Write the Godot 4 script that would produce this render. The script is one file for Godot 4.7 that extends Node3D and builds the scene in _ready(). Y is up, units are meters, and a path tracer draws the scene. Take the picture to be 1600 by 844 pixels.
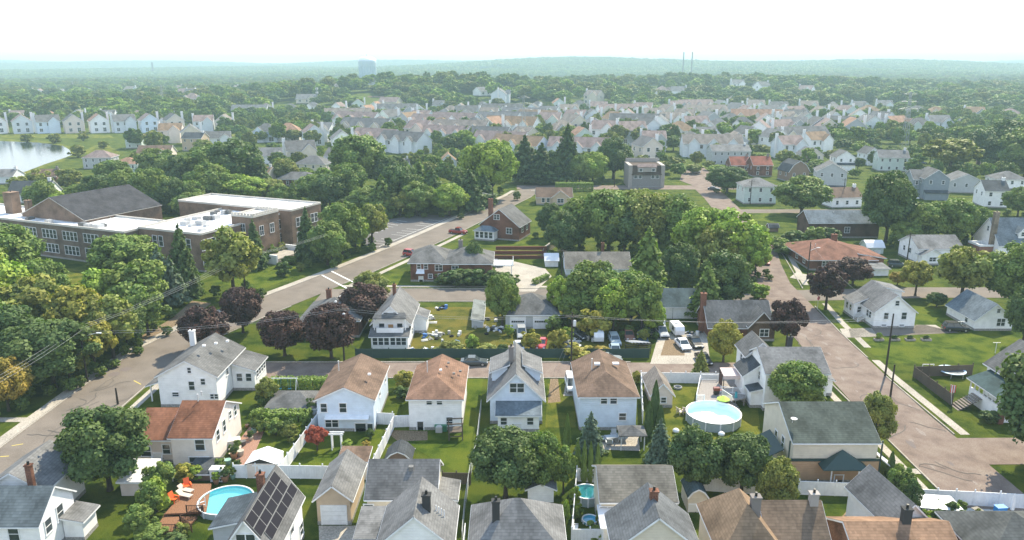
extends Node3D

# ---------------------------------------------------------------- mesh builder
class MB:
	var v := PackedVector3Array()
	var n := PackedVector3Array()
	var t := PackedVector2Array()
	var c := PackedColorArray()
	var i := PackedInt32Array()
	var col := Color(1, 1, 1)
	var tinted := false
	var slope := false   # lay textures along the eaves

	func tri(a: Vector3, b: Vector3, d: Vector3) -> void:
		poly([a, b, d])

	func quad(a: Vector3, b: Vector3, d: Vector3, e: Vector3) -> void:
		poly([a, b, d, e])

	func poly(p: Array) -> void:   # corners run anticlockwise seen from outside
		var m: Vector3 = (p[1] - p[0]).cross(p[2] - p[0])
		if p.size() > 3 and m.length() < 1e-9:
			m = (p[2] - p[0]).cross(p[3] - p[0])
		m = m.normalized()
		if slope and m.y > .2 and m.y < .995:
			var e := Vector3(m.z, 0, -m.x).normalized()
			var g := m.cross(e)
			var s0 := v.size()
			for q: Vector3 in p:
				v.append(q)
				n.append(m)
				t.append(Vector2(q.dot(e), q.dot(g)))
			for k in range(1, p.size() - 1):
				i.append_array([s0, s0 + k + 1, s0 + k])
			return
		var s := v.size()
		var ax := absf(m.x)
		var ay := absf(m.y)
		var az := absf(m.z)
		for q: Vector3 in p:
			v.append(q)
			n.append(m)
			if ay >= ax and ay >= az:
				t.append(Vector2(q.x, q.z))
			elif ax > az:
				t.append(Vector2(q.z, -q.y))
			else:
				t.append(Vector2(q.x, -q.y))
			if tinted:
				c.append(col)
		for k in range(1, p.size() - 1):
			i.append(s)
			i.append(s + k + 1)
			i.append(s + k)

	func box(o: Vector3, z: Vector3, b := Basis.IDENTITY) -> void:
		var h := z * 0.5
		var q := []
		for k in 8:
			q.append(o + b * Vector3(h.x if k & 1 else -h.x, h.y if k & 2 else -h.y, h.z if k & 4 else -h.z))
		quad(q[4], q[5], q[7], q[6])
		quad(q[1], q[0], q[2], q[3])
		quad(q[5], q[1], q[3], q[7])
		quad(q[0], q[4], q[6], q[2])
		quad(q[6], q[7], q[3], q[2])
		quad(q[0], q[1], q[5], q[4])

	func bar(a: Vector3, b: Vector3, w: float, h: float) -> void:
		var d := b - a
		var z := d.normalized()
		var up := Vector3.UP if absf(z.y) < 0.95 else Vector3.RIGHT
		var x := up.cross(z).normalized()
		box((a + b) * 0.5, Vector3(w, h, d.length()), Basis(x, z.cross(x), z))

	func tube(a: Vector3, b: Vector3, r0: float, r1: float, k := 6, caps := true) -> void:
		var z := (b - a).normalized()
		var up := Vector3.UP if absf(z.y) < 0.9 else Vector3.RIGHT
		var x := up.cross(z).normalized()
		var y := z.cross(x)
		var s := v.size()
		for j in k:
			var g := TAU * j / k
			var d := x * cos(g) + y * sin(g)
			for e in 2:
				v.append(a + d * r0 if e == 0 else b + d * r1)
				n.append(d)
				t.append(Vector2(g * r0, 0.0 if e == 0 else (b - a).length()))
				if tinted:
					c.append(col)
		for j in k:
			var p := s + j * 2
			var q := s + ((j + 1) % k) * 2
			for w in [p, p + 1, q, q, p + 1, q + 1]:
				i.append(w)
		if caps:
			var top := []
			var low := []
			for j in k:
				var g := TAU * j / k
				var d := x * cos(g) + y * sin(g)
				top.append(b + d * r1)
				low.push_front(a + d * r0)
			if r1 > 0.001:
				poly(top)
			poly(low)

	func lathe(o: Vector3, pts: Array, k: int) -> void:   # pts are (radius, height) from the bottom up
		var s := v.size()
		for p in pts.size():
			var e0: Vector2 = pts[maxi(p - 1, 0)]
			var e1: Vector2 = pts[mini(p + 1, pts.size() - 1)]
			var g := Vector2(e1.y - e0.y, e0.x - e1.x).normalized()
			for j in k:
				var a := TAU * j / k
				v.append(o + Vector3(cos(a) * pts[p].x, pts[p].y, sin(a) * pts[p].x))
				n.append(Vector3(cos(a) * g.x, g.y, sin(a) * g.x))
				t.append(Vector2(a * maxf(pts[p].x, 0.3), pts[p].y))
				if tinted:
					c.append(col)
		for p in pts.size() - 1:
			for j in k:
				var a := s + p * k + j
				var b := s + p * k + (j + 1) % k
				for w in [a, b, b + k, a, b + k, a + k]:
					i.append(w)

	func slab(p: Array, low: float) -> void:   # a flat polygon (anticlockwise from above) given a thickness downwards
		poly(p)
		var q := []
		for k in p.size():
			var a: Vector3 = p[k]
			var b: Vector3 = p[(k + 1) % p.size()]
			q.push_front(a - Vector3(0, low, 0))
			quad(a - Vector3(0, low, 0), b - Vector3(0, low, 0), b, a)
		poly(q)

	func arrays() -> Array:
		var a := []
		a.resize(Mesh.ARRAY_MAX)
		a[Mesh.ARRAY_VERTEX] = v
		a[Mesh.ARRAY_NORMAL] = n
		a[Mesh.ARRAY_TEX_UV] = t
		if tinted:
			a[Mesh.ARRAY_COLOR] = c
		a[Mesh.ARRAY_INDEX] = i
		return a

	func mesh() -> ArrayMesh:
		var m := ArrayMesh.new()
		m.add_surface_from_arrays(Mesh.PRIMITIVE_TRIANGLES, arrays())
		return m


var taken := {}
var mats := {}
var shapes := {}
var tex := {}
var dice := RandomNumberGenerator.new()


func numbered(s: String) -> String:
	var k: int = taken.get(s, 0)
	taken[s] = k + 1
	return s if k == 0 else "%s_%03d" % [s, k]


func tag(o: Node, label: String, category: String, group := "") -> Node:
	o.set_meta("label", label)
	o.set_meta("category", category)
	if group:
		o.set_meta("group", group)
	return o


func thing(called: String, label: String, category: String, at := Vector3.ZERO, turn := 0.0, group := "") -> Node3D:
	var o := Node3D.new()
	o.name = numbered(called)
	add_child(o)
	o.position = at
	o.rotation.y = turn
	tag(o, label, category, group)
	return o


func put(called: String, m: Mesh, material: Material, parent: Node = self, at := Vector3.ZERO, turn := 0.0) -> MeshInstance3D:
	var o := MeshInstance3D.new()
	o.mesh = m
	o.material_override = material
	o.position = at
	o.rotation.y = turn
	if parent == self:
		o.name = numbered(called)
		add_child(o)
	else:
		var k := 0
		var s := called
		while parent.has_node(NodePath(s)):
			k += 1
			s = "%s_%03d" % [called, k]
		o.name = s
		parent.add_child(o)
	return o


func again(o: Node3D, label: String, at: Vector3, turn := 0.0, group := "") -> Node3D:
	var r: Node3D = o.duplicate()
	r.name = numbered(String(o.name).rstrip("0123456789").trim_suffix("_"))
	add_child(r)
	r.position = at
	r.rotation.y = turn
	r.set_meta("label", label)
	if group:
		r.set_meta("group", group)
	return r


func setting(called: String, m: Mesh, material: Material, parent: Node = self, at := Vector3.ZERO) -> MeshInstance3D:
	var o := put(called, m, material, parent, at)
	if parent == self:
		o.set_meta("kind", "structure")
	return o


# ---------------------------------------------------------------- materials
func lin(r: float, g: float, b: float) -> Color:   # a real-world base colour, stored as sRGB
	return Color(r, g, b).linear_to_srgb()


func noise_tex(key: String, freq: float, oct: int, lo: Color, mid: Color, hi: Color, size := 512, kind := FastNoiseLite.TYPE_SIMPLEX_SMOOTH) -> Texture2D:
	if not tex.has(key):
		var f := FastNoiseLite.new()
		f.noise_type = kind
		f.seed = hash(key) % 1000
		f.frequency = freq
		f.fractal_octaves = oct
		f.fractal_gain = 0.6
		var g := Gradient.new()
		g.offsets = PackedFloat32Array([0.15, 0.5, 0.85])
		g.colors = PackedColorArray([lo, mid, hi])
		var x := NoiseTexture2D.new()
		x.width = size
		x.height = size
		x.seamless = true
		x.noise = f
		x.color_ramp = g
		tex[key] = x
	return tex[key]


func bump_tex(key: String, freq: float, oct: int, size := 512) -> Texture2D:
	return noise_tex(key, freq, oct, Color(0, 0, 0), Color(.5, .5, .5), Color(1, 1, 1), size)


func gray(x: float) -> Color:
	return Color(x, x, x)


func basic(key: String, color: Color, rough := 0.8, metal := 0.0) -> StandardMaterial3D:
	if not mats.has(key):
		var m := StandardMaterial3D.new()
		m.resource_name = key
		m.albedo_color = color
		m.roughness = rough
		m.metallic = metal
		if rough > .7:
			m.metallic_specular = .22
		m.cull_mode = BaseMaterial3D.CULL_DISABLED
		mats[key] = m
	return mats[key]


func worn(key: String, color: Color, texture: Texture2D, metres: float, rough := 0.85, bump: Texture2D = null, depth := 1.0, bump_m := 1.0, coarse: Texture2D = null, coarse_m := 30.0) -> StandardMaterial3D:
	if mats.has(key):
		return mats[key]
	var m := basic(key, color, rough)
	m.albedo_texture = texture
	m.uv1_triplanar = true
	m.uv1_world_triplanar = true
	m.uv1_scale = Vector3.ONE / metres
	if bump:
		m.heightmap_enabled = true
		m.heightmap_texture = bump
		m.heightmap_scale = depth
	if coarse:
		m.detail_enabled = true
		m.detail_albedo = coarse
		m.detail_blend_mode = BaseMaterial3D.BLEND_MODE_MUL
		m.detail_uv_layer = BaseMaterial3D.DETAIL_UV_2
		m.uv2_triplanar = true
		m.uv2_world_triplanar = true
		m.uv2_scale = Vector3.ONE / coarse_m
	return m


func roofing(c: Color) -> Material:
	var key := "roof_" + c.to_html()
	var m := worn(key, c, courses(), 4.8, 0.85, null, 1.0, 1.0, noise_tex("streak", 0.006, 4, gray(.84), gray(.94), gray(1.0)), 14.0)
	m.uv1_triplanar = false
	m.heightmap_enabled = true
	m.heightmap_texture = courses()
	m.heightmap_scale = .8
	return m


func courses() -> Texture2D:   # rows of shingles, sixteen to the tile, each tab a little lighter or darker
	if not tex.has("courses"):
		var r := RandomNumberGenerator.new()
		r.seed = 12
		var im := Image.create(256, 256, false, Image.FORMAT_L8)
		for row in 16:
			var x := 0
			while x < 256:
				var w := r.randi_range(9, 20)
				var f := r.randf_range(.87, 1.0)
				for u in w:
					for v in 16:
						if x + u < 256:
							im.set_pixel(x + u, row * 16 + v, gray((f + r.randf_range(-.04, .0)) * (.84 if v > 13 else 1.0)))
				x += w
		tex["courses"] = ImageTexture.create_from_image(im)
	return tex["courses"]


func siding(c: Color) -> Material:
	var key := "siding_" + c.to_html()
	if mats.has(key):
		return mats[key]
	var m := worn(key, c, faint(), 9.0, 0.6)
	m.heightmap_enabled = true
	m.heightmap_texture = lap_tex()
	m.heightmap_scale = 1.5
	return m


func lap_tex() -> Texture2D:   # the lap of clapboards: a saw tooth repeated every 1/32 of the height
	if not tex.has("lap"):
		var im := Image.create(32, 512, false, Image.FORMAT_L8)
		for y in 512:
			for x in 32:
				im.set_pixel(x, y, gray(float(y % 16) / 15.0))
		tex["lap"] = ImageTexture.create_from_image(im)
	return tex["lap"]


func faint() -> Texture2D:
	return noise_tex("siding", 0.01, 4, gray(.94), gray(.97), gray(1.0))


func pale_roof() -> Material:
	return worn("pale_roof", lin(.68, .68, .68), faint(), 4.0, .6)


func stone() -> Material:
	return worn("stone_trim", lin(.6, .56, .5), faint(), 6.0, .8)


func brick_mat(c: Color) -> Material:
	var key := "brick_" + c.to_html()
	return worn(key, c, noise_tex("brick", 0.05, 5, gray(.62), gray(.82), gray(1.0)), 4.0, 0.9, null, 1.0, 1.0, noise_tex("streak", 0.006, 4, gray(.72), gray(.92), gray(1.0)), 14.0)


func glassy() -> Material:
	var m := basic("window_glass", lin(.035, .045, .05), 0.08)
	m.metallic_specular = 0.6
	return m


func white() -> Material:
	return worn("white_trim", lin(.78, .79, .8), faint(), 6.0, 0.5)


func leafy(key: String, c: Color, back := Color(.42, .5, .14)) -> Material:
	if mats.has(key):
		return mats[key]
	var m := basic(key, c, 0.55)
	m.vertex_color_use_as_albedo = true
	m.backlight_enabled = true
	m.backlight = back
	m.metallic_specular = 0.25
	return m



# ---------------------------------------------------------------- houses
func side_at(side: String, cx: float, cz: float, w: float, d: float, u: float, y: float) -> Transform3D:
	match side:
		"f":
			return Transform3D(Basis.IDENTITY, Vector3(cx + u, y, cz + d / 2))
		"b":
			return Transform3D(Basis(Vector3.UP, PI), Vector3(cx + u, y, cz - d / 2))
		"r":
			return Transform3D(Basis(Vector3.UP, PI / 2), Vector3(cx + w / 2, y, cz + u))
	return Transform3D(Basis(Vector3.UP, -PI / 2), Vector3(cx - w / 2, y, cz + u))


func window_on(root: Node3D, x: Transform3D, w: float, h: float, trim: Material, called := "window") -> Node3D:
	var key := "win%.2f_%.2f" % [w, h]
	if not shapes.has(key):
		var f := MB.new()
		var k := .11
		f.box(Vector3(0, h / 2 + k / 2, .03), Vector3(w + 2 * k + .04, k, .08))
		f.box(Vector3(0, -h / 2 - k / 2, .045), Vector3(w + 2 * k + .1, k, .12))
		for s in [-1, 1]:
			f.box(Vector3(s * (w / 2 + k / 2), 0, .03), Vector3(k, h, .078))
		f.box(Vector3(0, 0, .03), Vector3(w, .06, .05))
		if w > 1.3:
			f.box(Vector3(0, 0, .032), Vector3(.1, h, .052))
		var p := MB.new()
		p.box(Vector3(0, 0, .012), Vector3(w, h, .024))
		shapes[key] = [f.mesh(), p.mesh()]
	var o := put(called, shapes[key][0], trim, root)
	o.transform = x
	put("pane", shapes[key][1], glassy(), o)
	return o


func door_on(root: Node3D, x: Transform3D, w: float, h: float, trim: Material, leaf: Material) -> Node3D:
	var f := MB.new()
	f.box(Vector3(0, h / 2 + .06, .03), Vector3(w + .28, .12, .1))
	for s in [-1, 1]:
		f.box(Vector3(s * (w / 2 + .07), 0, .03), Vector3(.14, h, .098))
	var o := put("door", f.mesh(), trim, root)
	o.transform = x
	var p := MB.new()
	p.box(Vector3(0, 0, .015), Vector3(w, h, .03))
	put("leaf_panel", p.mesh(), leaf, o)
	var g := MB.new()
	g.tube(Vector3(w * .38, 0, .03), Vector3(w * .38, 0, .09), .04, .04, 6)
	put("handle", g.mesh(), basic("dark_metal", lin(.05, .05, .05), .4, .8), o)
	return o


func garage_door_on(root: Node3D, x: Transform3D, w: float, h: float, face: Material, lights: bool) -> Node3D:
	var f := MB.new()
	var rows := 4
	for k in rows:
		f.box(Vector3(0, -h / 2 + (k + .5) * h / rows, .03), Vector3(w, h / rows - .03, .06))
	for s in [-1, 1]:
		f.box(Vector3(s * (w / 2 + .09), .04, .04), Vector3(.18, h + .1, .12))
	f.box(Vector3(0, h / 2 + .09, .042), Vector3(w + .36, .18, .125))
	var o := put("garage_door", f.mesh(), face, root)
	o.transform = x
	if lights:
		var p := MB.new()
		p.box(Vector3.ZERO, Vector3(.36, .34, .03))
		var m := p.mesh()
		for k in 6:
			put("pane", m, glassy(), o, Vector3((k - 2.5) * w / 6.6, h / 2 - h / rows * 1.5, .062))
	return o


func roof_shape(kind: String, w: float, d: float, rise: float, e: float, eg: float) -> Array:   # [top polygons, trim bars] with the eaves line of the wall at y 0
	var across := kind.ends_with("_x")
	var a := d if across else w
	var b := w if across else d
	var k := kind.trim_suffix("_x").trim_suffix("_z")
	var polys := []
	var bars := []
	var s := rise / (a / 2)
	var ye := -e * s
	var xe := a / 2 + e
	var zf := b / 2 + eg
	if k == "gable" or k == "hipf":
		var r := Vector3(0, rise, zf)
		if k == "hipf":
			zf = b / 2 + e
			r = Vector3(0, rise, maxf(b / 2 - a / 2 * .9, -b / 2 + 1.0))
			polys.append([Vector3(-xe, ye, zf), Vector3(xe, ye, zf), r])
			bars.append([Vector3(-xe, ye, zf), Vector3(xe, ye, zf)])
		else:
			bars.append([Vector3(-xe, ye, zf), r])
			bars.append([Vector3(xe, ye, zf), r])
		var q := Vector3(0, rise, -b / 2 - eg)
		polys.append([Vector3(-xe, ye, zf), r, q, Vector3(-xe, ye, q.z)])
		polys.append([r, Vector3(xe, ye, zf), Vector3(xe, ye, q.z), q])
		bars.append([Vector3(-xe, ye, q.z), q])
		bars.append([Vector3(xe, ye, q.z), q])
		bars.append([Vector3(-xe, ye, zf), Vector3(-xe, ye, q.z)])
		bars.append([Vector3(xe, ye, zf), Vector3(xe, ye, q.z)])
	elif k == "salt":   # a long front and a short back slope; ridge along z, high side +x
		pass
	elif k == "gambrel":
		var ym := rise * .62
		var xm := a / 2 * .62
		var bz := -b / 2 - eg
		polys.append([Vector3(-xe, ye, zf), Vector3(-xm, ym, zf), Vector3(-xm, ym, bz), Vector3(-xe, ye, bz)])
		polys.append([Vector3(-xm, ym, zf), Vector3(0, rise, zf), Vector3(0, rise, bz), Vector3(-xm, ym, bz)])
		polys.append([Vector3(0, rise, zf), Vector3(xm, ym, zf), Vector3(xm, ym, bz), Vector3(0, rise, bz)])
		polys.append([Vector3(xm, ym, zf), Vector3(xe, ye, zf), Vector3(xe, ye, bz), Vector3(xm, ym, bz)])
		for z in [zf, bz]:
			for m in [-1, 1]:
				bars.append([Vector3(m * xe, ye, z), Vector3(m * xm, ym, z)])
				bars.append([Vector3(m * xm, ym, z), Vector3(0, rise, z)])
	elif k == "hip":
		zf = b / 2 + e
		var rz := maxf(b / 2 - a / 2, .0)
		var p := Vector3(0, rise, rz)
		var q := Vector3(0, rise, -rz)
		var c := [Vector3(-xe, ye, zf), Vector3(xe, ye, zf), Vector3(xe, ye, -zf), Vector3(-xe, ye, -zf)]
		polys.append([c[0], c[1], p])
		polys.append([c[2], c[3], q])
		if rz > .05:
			polys.append([c[1], c[2], q, p])
			polys.append([c[3], c[0], p, q])
		else:
			polys.append([c[1], c[2], p])
			polys.append([c[3], c[0], p])
		for j in 4:
			bars.append([c[j], c[(j + 1) % 4]])
	if across:
		var t := Basis(Vector3.UP, PI / 2)
		for p: Array in polys + bars:
			for j in p.size():
				p[j] = t * p[j]
	return [polys, bars]


func block(root: Node3D, cx: float, cz: float, w: float, h: float, d: float, o: Dictionary, y0 := 0.0) -> void:
	var kind: String = o.get("roof", "gable_x")
	var rise: float = o.get("rise", 2.2)
	var e: float = o.get("e", .35)
	var eg: float = o.get("eg", .25)
	var wall: Material = o.get("wall", siding(lin(.74, .75, .76)))
	var trim: Material = o.get("trim", white())
	var top: Material = o.get("top", roofing(lin(.2, .2, .2)))
	var b := MB.new()
	var x0 := -w / 2
	var x1 := w / 2
	var z0 := -d / 2
	var z1 := d / 2
	var base := o.get("base", 0.0) as float
	var f := [[Vector3(x0, base, z1), Vector3(x1, base, z1), Vector3(x1, h, z1), Vector3(x0, h, z1)], [Vector3(x1, base, z1), Vector3(x1, base, z0), Vector3(x1, h, z0), Vector3(x1, h, z1)],
		[Vector3(x1, base, z0), Vector3(x0, base, z0), Vector3(x0, h, z0), Vector3(x1, h, z0)], [Vector3(x0, base, z0), Vector3(x0, base, z1), Vector3(x0, h, z1), Vector3(x0, h, z0)]]
	if kind == "gable_z":
		f[0].insert(3, Vector3(0, h + rise, z1))
		f[2].insert(3, Vector3(0, h + rise, z0))
	elif kind == "gable_x":
		f[1].insert(3, Vector3(x1, h + rise, 0))
		f[3].insert(3, Vector3(x0, h + rise, 0))
	elif kind == "hipf_z":
		f[2].insert(3, Vector3(0, h + rise, z0))
	elif kind == "gambrel_z":
		for j in [0, 2]:
			f[j] = f[j].slice(0, 3) + [Vector3((x1 if j == 0 else x0) * .62, h + rise * .62, f[j][0].z), Vector3(0, h + rise, f[j][0].z), Vector3((x0 if j == 0 else x1) * .62, h + rise * .62, f[j][0].z), f[j][3]]
	elif kind == "gambrel_x":
		for j in [1, 3]:
			f[j] = f[j].slice(0, 3) + [Vector3(f[j][0].x, h + rise * .62, (z0 if j == 1 else z1) * .62), Vector3(f[j][0].x, h + rise, 0), Vector3(f[j][0].x, h + rise * .62, (z1 if j == 1 else z0) * .62), f[j][3]]
	elif kind == "shed_f":
		f[2][2].y += rise
		f[2][3].y += rise
		f[1].insert(3, Vector3(x1, h + rise, z0))
		f[1].remove_at(4 - 0 if false else 4)
		f[1] = [Vector3(x1, base, z1), Vector3(x1, base, z0), Vector3(x1, h + rise, z0), Vector3(x1, h, z1)]
		f[3] = [Vector3(x0, base, z0), Vector3(x0, base, z1), Vector3(x0, h, z1), Vector3(x0, h + rise, z0)]
	elif kind == "shed_r":
		f[3][2].y += rise
		f[3][3].y += rise
		f[0][3].y += rise
		f[2][2].y += rise
	elif kind == "shed_l":
		f[1][2].y += rise
		f[1][3].y += rise
		f[0][2].y += rise
		f[2][3].y += rise
	for p in f:
		b.poly(p)
	if base > 0.0:
		b.poly([f[3][0], f[0][1] * Vector3(1, 1, -1), f[0][1], f[0][0]])
	if not o.get("open", false):
		put("wall", b.mesh(), wall, root, Vector3(cx, y0, cz))
	if o.get("foot", true) and base == 0.0:
		var g := MB.new()
		g.box(Vector3(0, .22, 0), Vector3(w + .06, .44, d + .06))
		put("foundation", g.mesh(), o.get("footing", worn("footing", lin(.36, .35, .33), noise_tex("concrete", .03, 4, gray(.75), gray(.88), gray(1)), 5.0)), root, Vector3(cx, y0, cz))
	var r := MB.new()
	r.slope = true
	var tr := MB.new()
	var polys := []
	var bars := []
	if kind.begins_with("shed"):
		var c := [Vector3(x0 - e, 0, z1 + e), Vector3(x1 + e, 0, z1 + e), Vector3(x1 + e, 0, z0 - e), Vector3(x0 - e, 0, z0 - e)]
		for q in 4:
			var v: Vector3 = c[q]
			match kind:
				"shed_f":
					v.y = rise * (z1 - v.z) / d
				"shed_r":
					v.y = rise * (x1 - v.x) / w
				"shed_l":
					v.y = rise * (v.x - x0) / w
			c[q] = v
		polys = [c]
		for q in 4:
			bars.append([c[q], c[(q + 1) % 4]])
	elif kind == "flat":
		var c := [Vector3(x0 + .2, -.3, z1 - .2), Vector3(x1 - .2, -.3, z1 - .2), Vector3(x1 - .2, -.3, z0 + .2), Vector3(x0 + .2, -.3, z0 + .2)]
		polys = [c]
		var q := [Vector3(x0, .05, z1), Vector3(x1, .05, z1), Vector3(x1, .05, z0), Vector3(x0, .05, z0)]
		for j in 4:
			bars.append([q[j], q[(j + 1) % 4]])
	elif kind != "none":
		var m := roof_shape(kind, w, d, rise, e, eg)
		polys = m[0]
		bars = m[1]
	var lift := Vector3(0, .1, 0)
	var ys: float = o.get("ys", 1.0)
	for p: Array in polys:
		var up := []
		for q: Vector3 in p:
			up.append(q + lift)
		r.slab(up, .12)
	for p in bars:
		if kind == "flat":
			tr.bar(p[0], p[1], .3, .5)
		else:
			tr.bar(p[0] + Vector3(0, -.04, 0), p[1] + Vector3(0, -.04, 0), .07, .16)
	if polys:
		var ro := put("roof", r.mesh(), top, root, Vector3(cx, y0 + h, cz))
		put("trim", tr.mesh(), o.get("edge", trim), ro)
	for q: Array in o.get("win", []):
		var y: float = q[2] * ys
		var most := h - .25
		if kind == "gable_z" and q[0] in ["f", "b"]:
			most = h + rise * (1 - (absf(q[1]) + q[3] / 2) / (w / 2)) - .3
		elif kind == "gable_x" and q[0] in ["l", "r"]:
			most = h + rise * (1 - (absf(q[1]) + q[3] / 2) / (d / 2)) - .3
		window_on(root, side_at(q[0], cx, cz, w, d, q[1], y0 + minf(y, most - q[4] / 2)), q[3], q[4], trim)
	for q: Array in o.get("doors", []):
		door_on(root, side_at(q[0], cx, cz, w, d, q[1], y0 + q[2] + .02), q[3], q[4], trim, q[5] if q.size() > 5 else basic("door_white", lin(.7, .7, .68), .5))
	for q: Array in o.get("garage", []):
		garage_door_on(root, side_at(q[0], cx, cz, w, d, q[1], y0 + q[3] / 2 + .03), q[2], q[3], q[4] if q.size() > 4 else white(), q[5] if q.size() > 5 else false)


# front: the middle of the near wall's foot
func house(called: String, label: String, group: String, front: Vector3, w: float, h: float, d: float, o: Dictionary, category := "house") -> Node3D:
	var root := thing(called, label, category, front - Vector3(0, 0, d / 2), o.get("turn", 0.0), group)
	block(root, 0, 0, w, h, d, o)
	return root


func chimney(root: Node3D, x: float, z: float, y0: float, y1: float, m: Material, s := .8) -> void:
	var b := MB.new()
	b.box(Vector3(0, (y0 + y1) / 2, 0), Vector3(s, y1 - y0, s * .8))
	b.box(Vector3(0, y1 + .06, 0), Vector3(s + .14, .14, s * .8 + .14))
	var o := put("chimney", b.mesh(), m, root, Vector3(x, 0, z))
	var f := MB.new()
	f.tube(Vector3(0, y1 + .1, 0), Vector3(0, y1 + .5, 0), .14, .12, 8)
	put("flue", f.mesh(), basic("dark_metal", lin(.05, .05, .05), .4, .8), o)


func vent_pipe(root: Node3D, p: Vector3, h := .7) -> void:
	var b := MB.new()
	b.tube(p - Vector3(0, .2, 0), p + Vector3(0, h, 0), .07, .07, 6)
	b.tube(p + Vector3(0, h, 0), p + Vector3(0, h + .1, 0), .12, .1, 6)
	put("vent_pipe", b.mesh(), basic("pale_metal", lin(.6, .6, .6), .5, .3), root)


func roof_vent(root: Node3D, p: Vector3, m: Material, s := Vector3(.4, .2, .4)) -> void:
	var b := MB.new()
	b.box(p, s)
	put("roof_vent", b.mesh(), m, root)


func railing(root: Node3D, a: Vector3, b: Vector3, m: Material, h := .95) -> void:
	var k := MB.new()
	var up := Vector3(0, h, 0)
	k.bar(a + up, b + up, .08, .06)
	k.bar(a + Vector3(0, .12, 0), b + Vector3(0, .12, 0), .06, .05)
	var n := maxi(1, int(a.distance_to(b) / 1.6))
	for j in n + 1:
		var p := a.lerp(b, float(j) / n)
		k.box(p + up * .54, Vector3(.1, h * 1.08, .1))
	var q := maxi(2, int(a.distance_to(b) / .16))
	for j in q:
		var p := a.lerp(b, (j + .5) / q)
		k.box(p + Vector3(0, h * .5, 0), Vector3(.035, h * .82, .035))
	put("railing", k.mesh(), m, root)


func stairs(root: Node3D, a: Vector3, dir: Vector3, w: float, n: int, m: Material, tall := .18, deep := .28) -> void:   # goes down from a along dir
	var side := dir.cross(Vector3.UP)
	for k in n:
		var b := MB.new()
		var p := a + dir * (deep * (k + .5)) - Vector3(0, tall * (k + 1), 0)
		b.box(Vector3(0, -.06, 0), Vector3(w, .12, deep + .03), Basis(side, Vector3.UP, -dir))
		put("step", b.mesh(), m, root, p)


# ---------------------------------------------------------------- fences, poles
func fence(called: String, label: String, group: String, pts: Array, h: float, m: Material, every := 2.4, solid := true, cap := .25, category := "fence") -> Node3D:
	var root := thing(called, label, category, Vector3(pts[0].x, 0, pts[0].y), 0.0, group)
	var post := MB.new()
	post.box(Vector3(0, (h + cap) / 2, 0), Vector3(.13, h + cap, .13))
	post.lathe(Vector3(0, h + cap, 0), [Vector2(.1, 0), Vector2(.1, .03), Vector2(0, .12)], 4)
	var pm := post.mesh()
	for s in pts.size() - 1:
		var a: Vector2 = pts[s] - pts[0]
		var b: Vector2 = pts[s + 1] - pts[0]
		var n := maxi(1, int(round(a.distance_to(b) / every)))
		var l := a.distance_to(b) / n
		var key := "panel%.1f_%.1f_%s" % [l, h, solid]
		if not shapes.has(key):
			var q := MB.new()
			if solid:
				var boards := int(l / .3)
				for k in boards:
					q.box(Vector3((k + .5) * l / boards - l / 2, h / 2 + .03, 0), Vector3(l / boards - .012, h - .16, .04 + .008 * (k % 2)))
				q.box(Vector3(0, h - .06, 0), Vector3(l - .1, .14, .07))
				q.box(Vector3(0, .09, 0), Vector3(l - .1, .14, .07))
			else:
				q.box(Vector3(0, h / 2, 0), Vector3(l - .02, h - .1, .02))
				q.tube(Vector3(-l / 2, h - .04, 0), Vector3(l / 2, h - .04, 0), .03, .03, 5, false)
			shapes[key] = q.mesh()
		var turn := -(b - a).angle()
		for k in n + 1:
			var p := a.lerp(b, float(k) / n)
			if k < n or s == pts.size() - 2:
				put("post", pm, m, root, Vector3(p.x, 0, p.y), turn)
			if k < n:
				var c := a.lerp(b, (k + .5) / n)
				put("panel", shapes[key], m, root, Vector3(c.x, 0, c.y), turn)
	return root


func pole(label: String, at: Vector3, h: float, cross := true, group := "", lamp := 0.0, box := false) -> Node3D:
	var root := thing("utility_pole", label, "utility pole", at, 0.0, group)
	var b := MB.new()
	b.tube(Vector3.ZERO, Vector3(0, h, 0), .17, .11, 8)
	put("shaft", b.mesh(), worn("pole_wood", lin(.075, .06, .05), noise_tex("bark", .05, 4, gray(.55), gray(.8), gray(1)), 1.5, .9), root)
	var metal := basic("pale_metal", lin(.6, .6, .6), .5, .3)
	if cross:
		var c := MB.new()
		c.box(Vector3(0, h - .6, .14), Vector3(2.2, .12, .1))
		for k in 4:
			c.tube(Vector3(-1.0 + k * .66, h - .54, .14), Vector3(-1.0 + k * .66, h - .36, .14), .05, .04, 6)
		put("crossarm", c.mesh(), basic("crossarm_wood", lin(.13, .11, .09), .9), root)
	if box:
		var c := MB.new()
		c.lathe(Vector3(.38, h - 2.3, 0), [Vector2(0, 0), Vector2(.26, .02), Vector2(.28, .9), Vector2(.1, 1.02), Vector2(0, 1.02)], 10)
		put("transformer", c.mesh(), basic("transformer_gray", lin(.5, .52, .53), .5), root)
	if lamp != 0.0:
		var c := MB.new()
		c.tube(Vector3(0, h - 2.0, 0), Vector3(lamp, h - 1.3, 0), .05, .04, 6)
		put("lamp_arm", c.mesh(), metal, root)
		var g := MB.new()
		g.box(Vector3(lamp + .3 * signf(lamp), h - 1.3, 0), Vector3(.75, .14, .28))
		put("lamp_head", g.mesh(), basic("lamp_head", lin(.6, .62, .62), .4), root)
	return root


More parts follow.
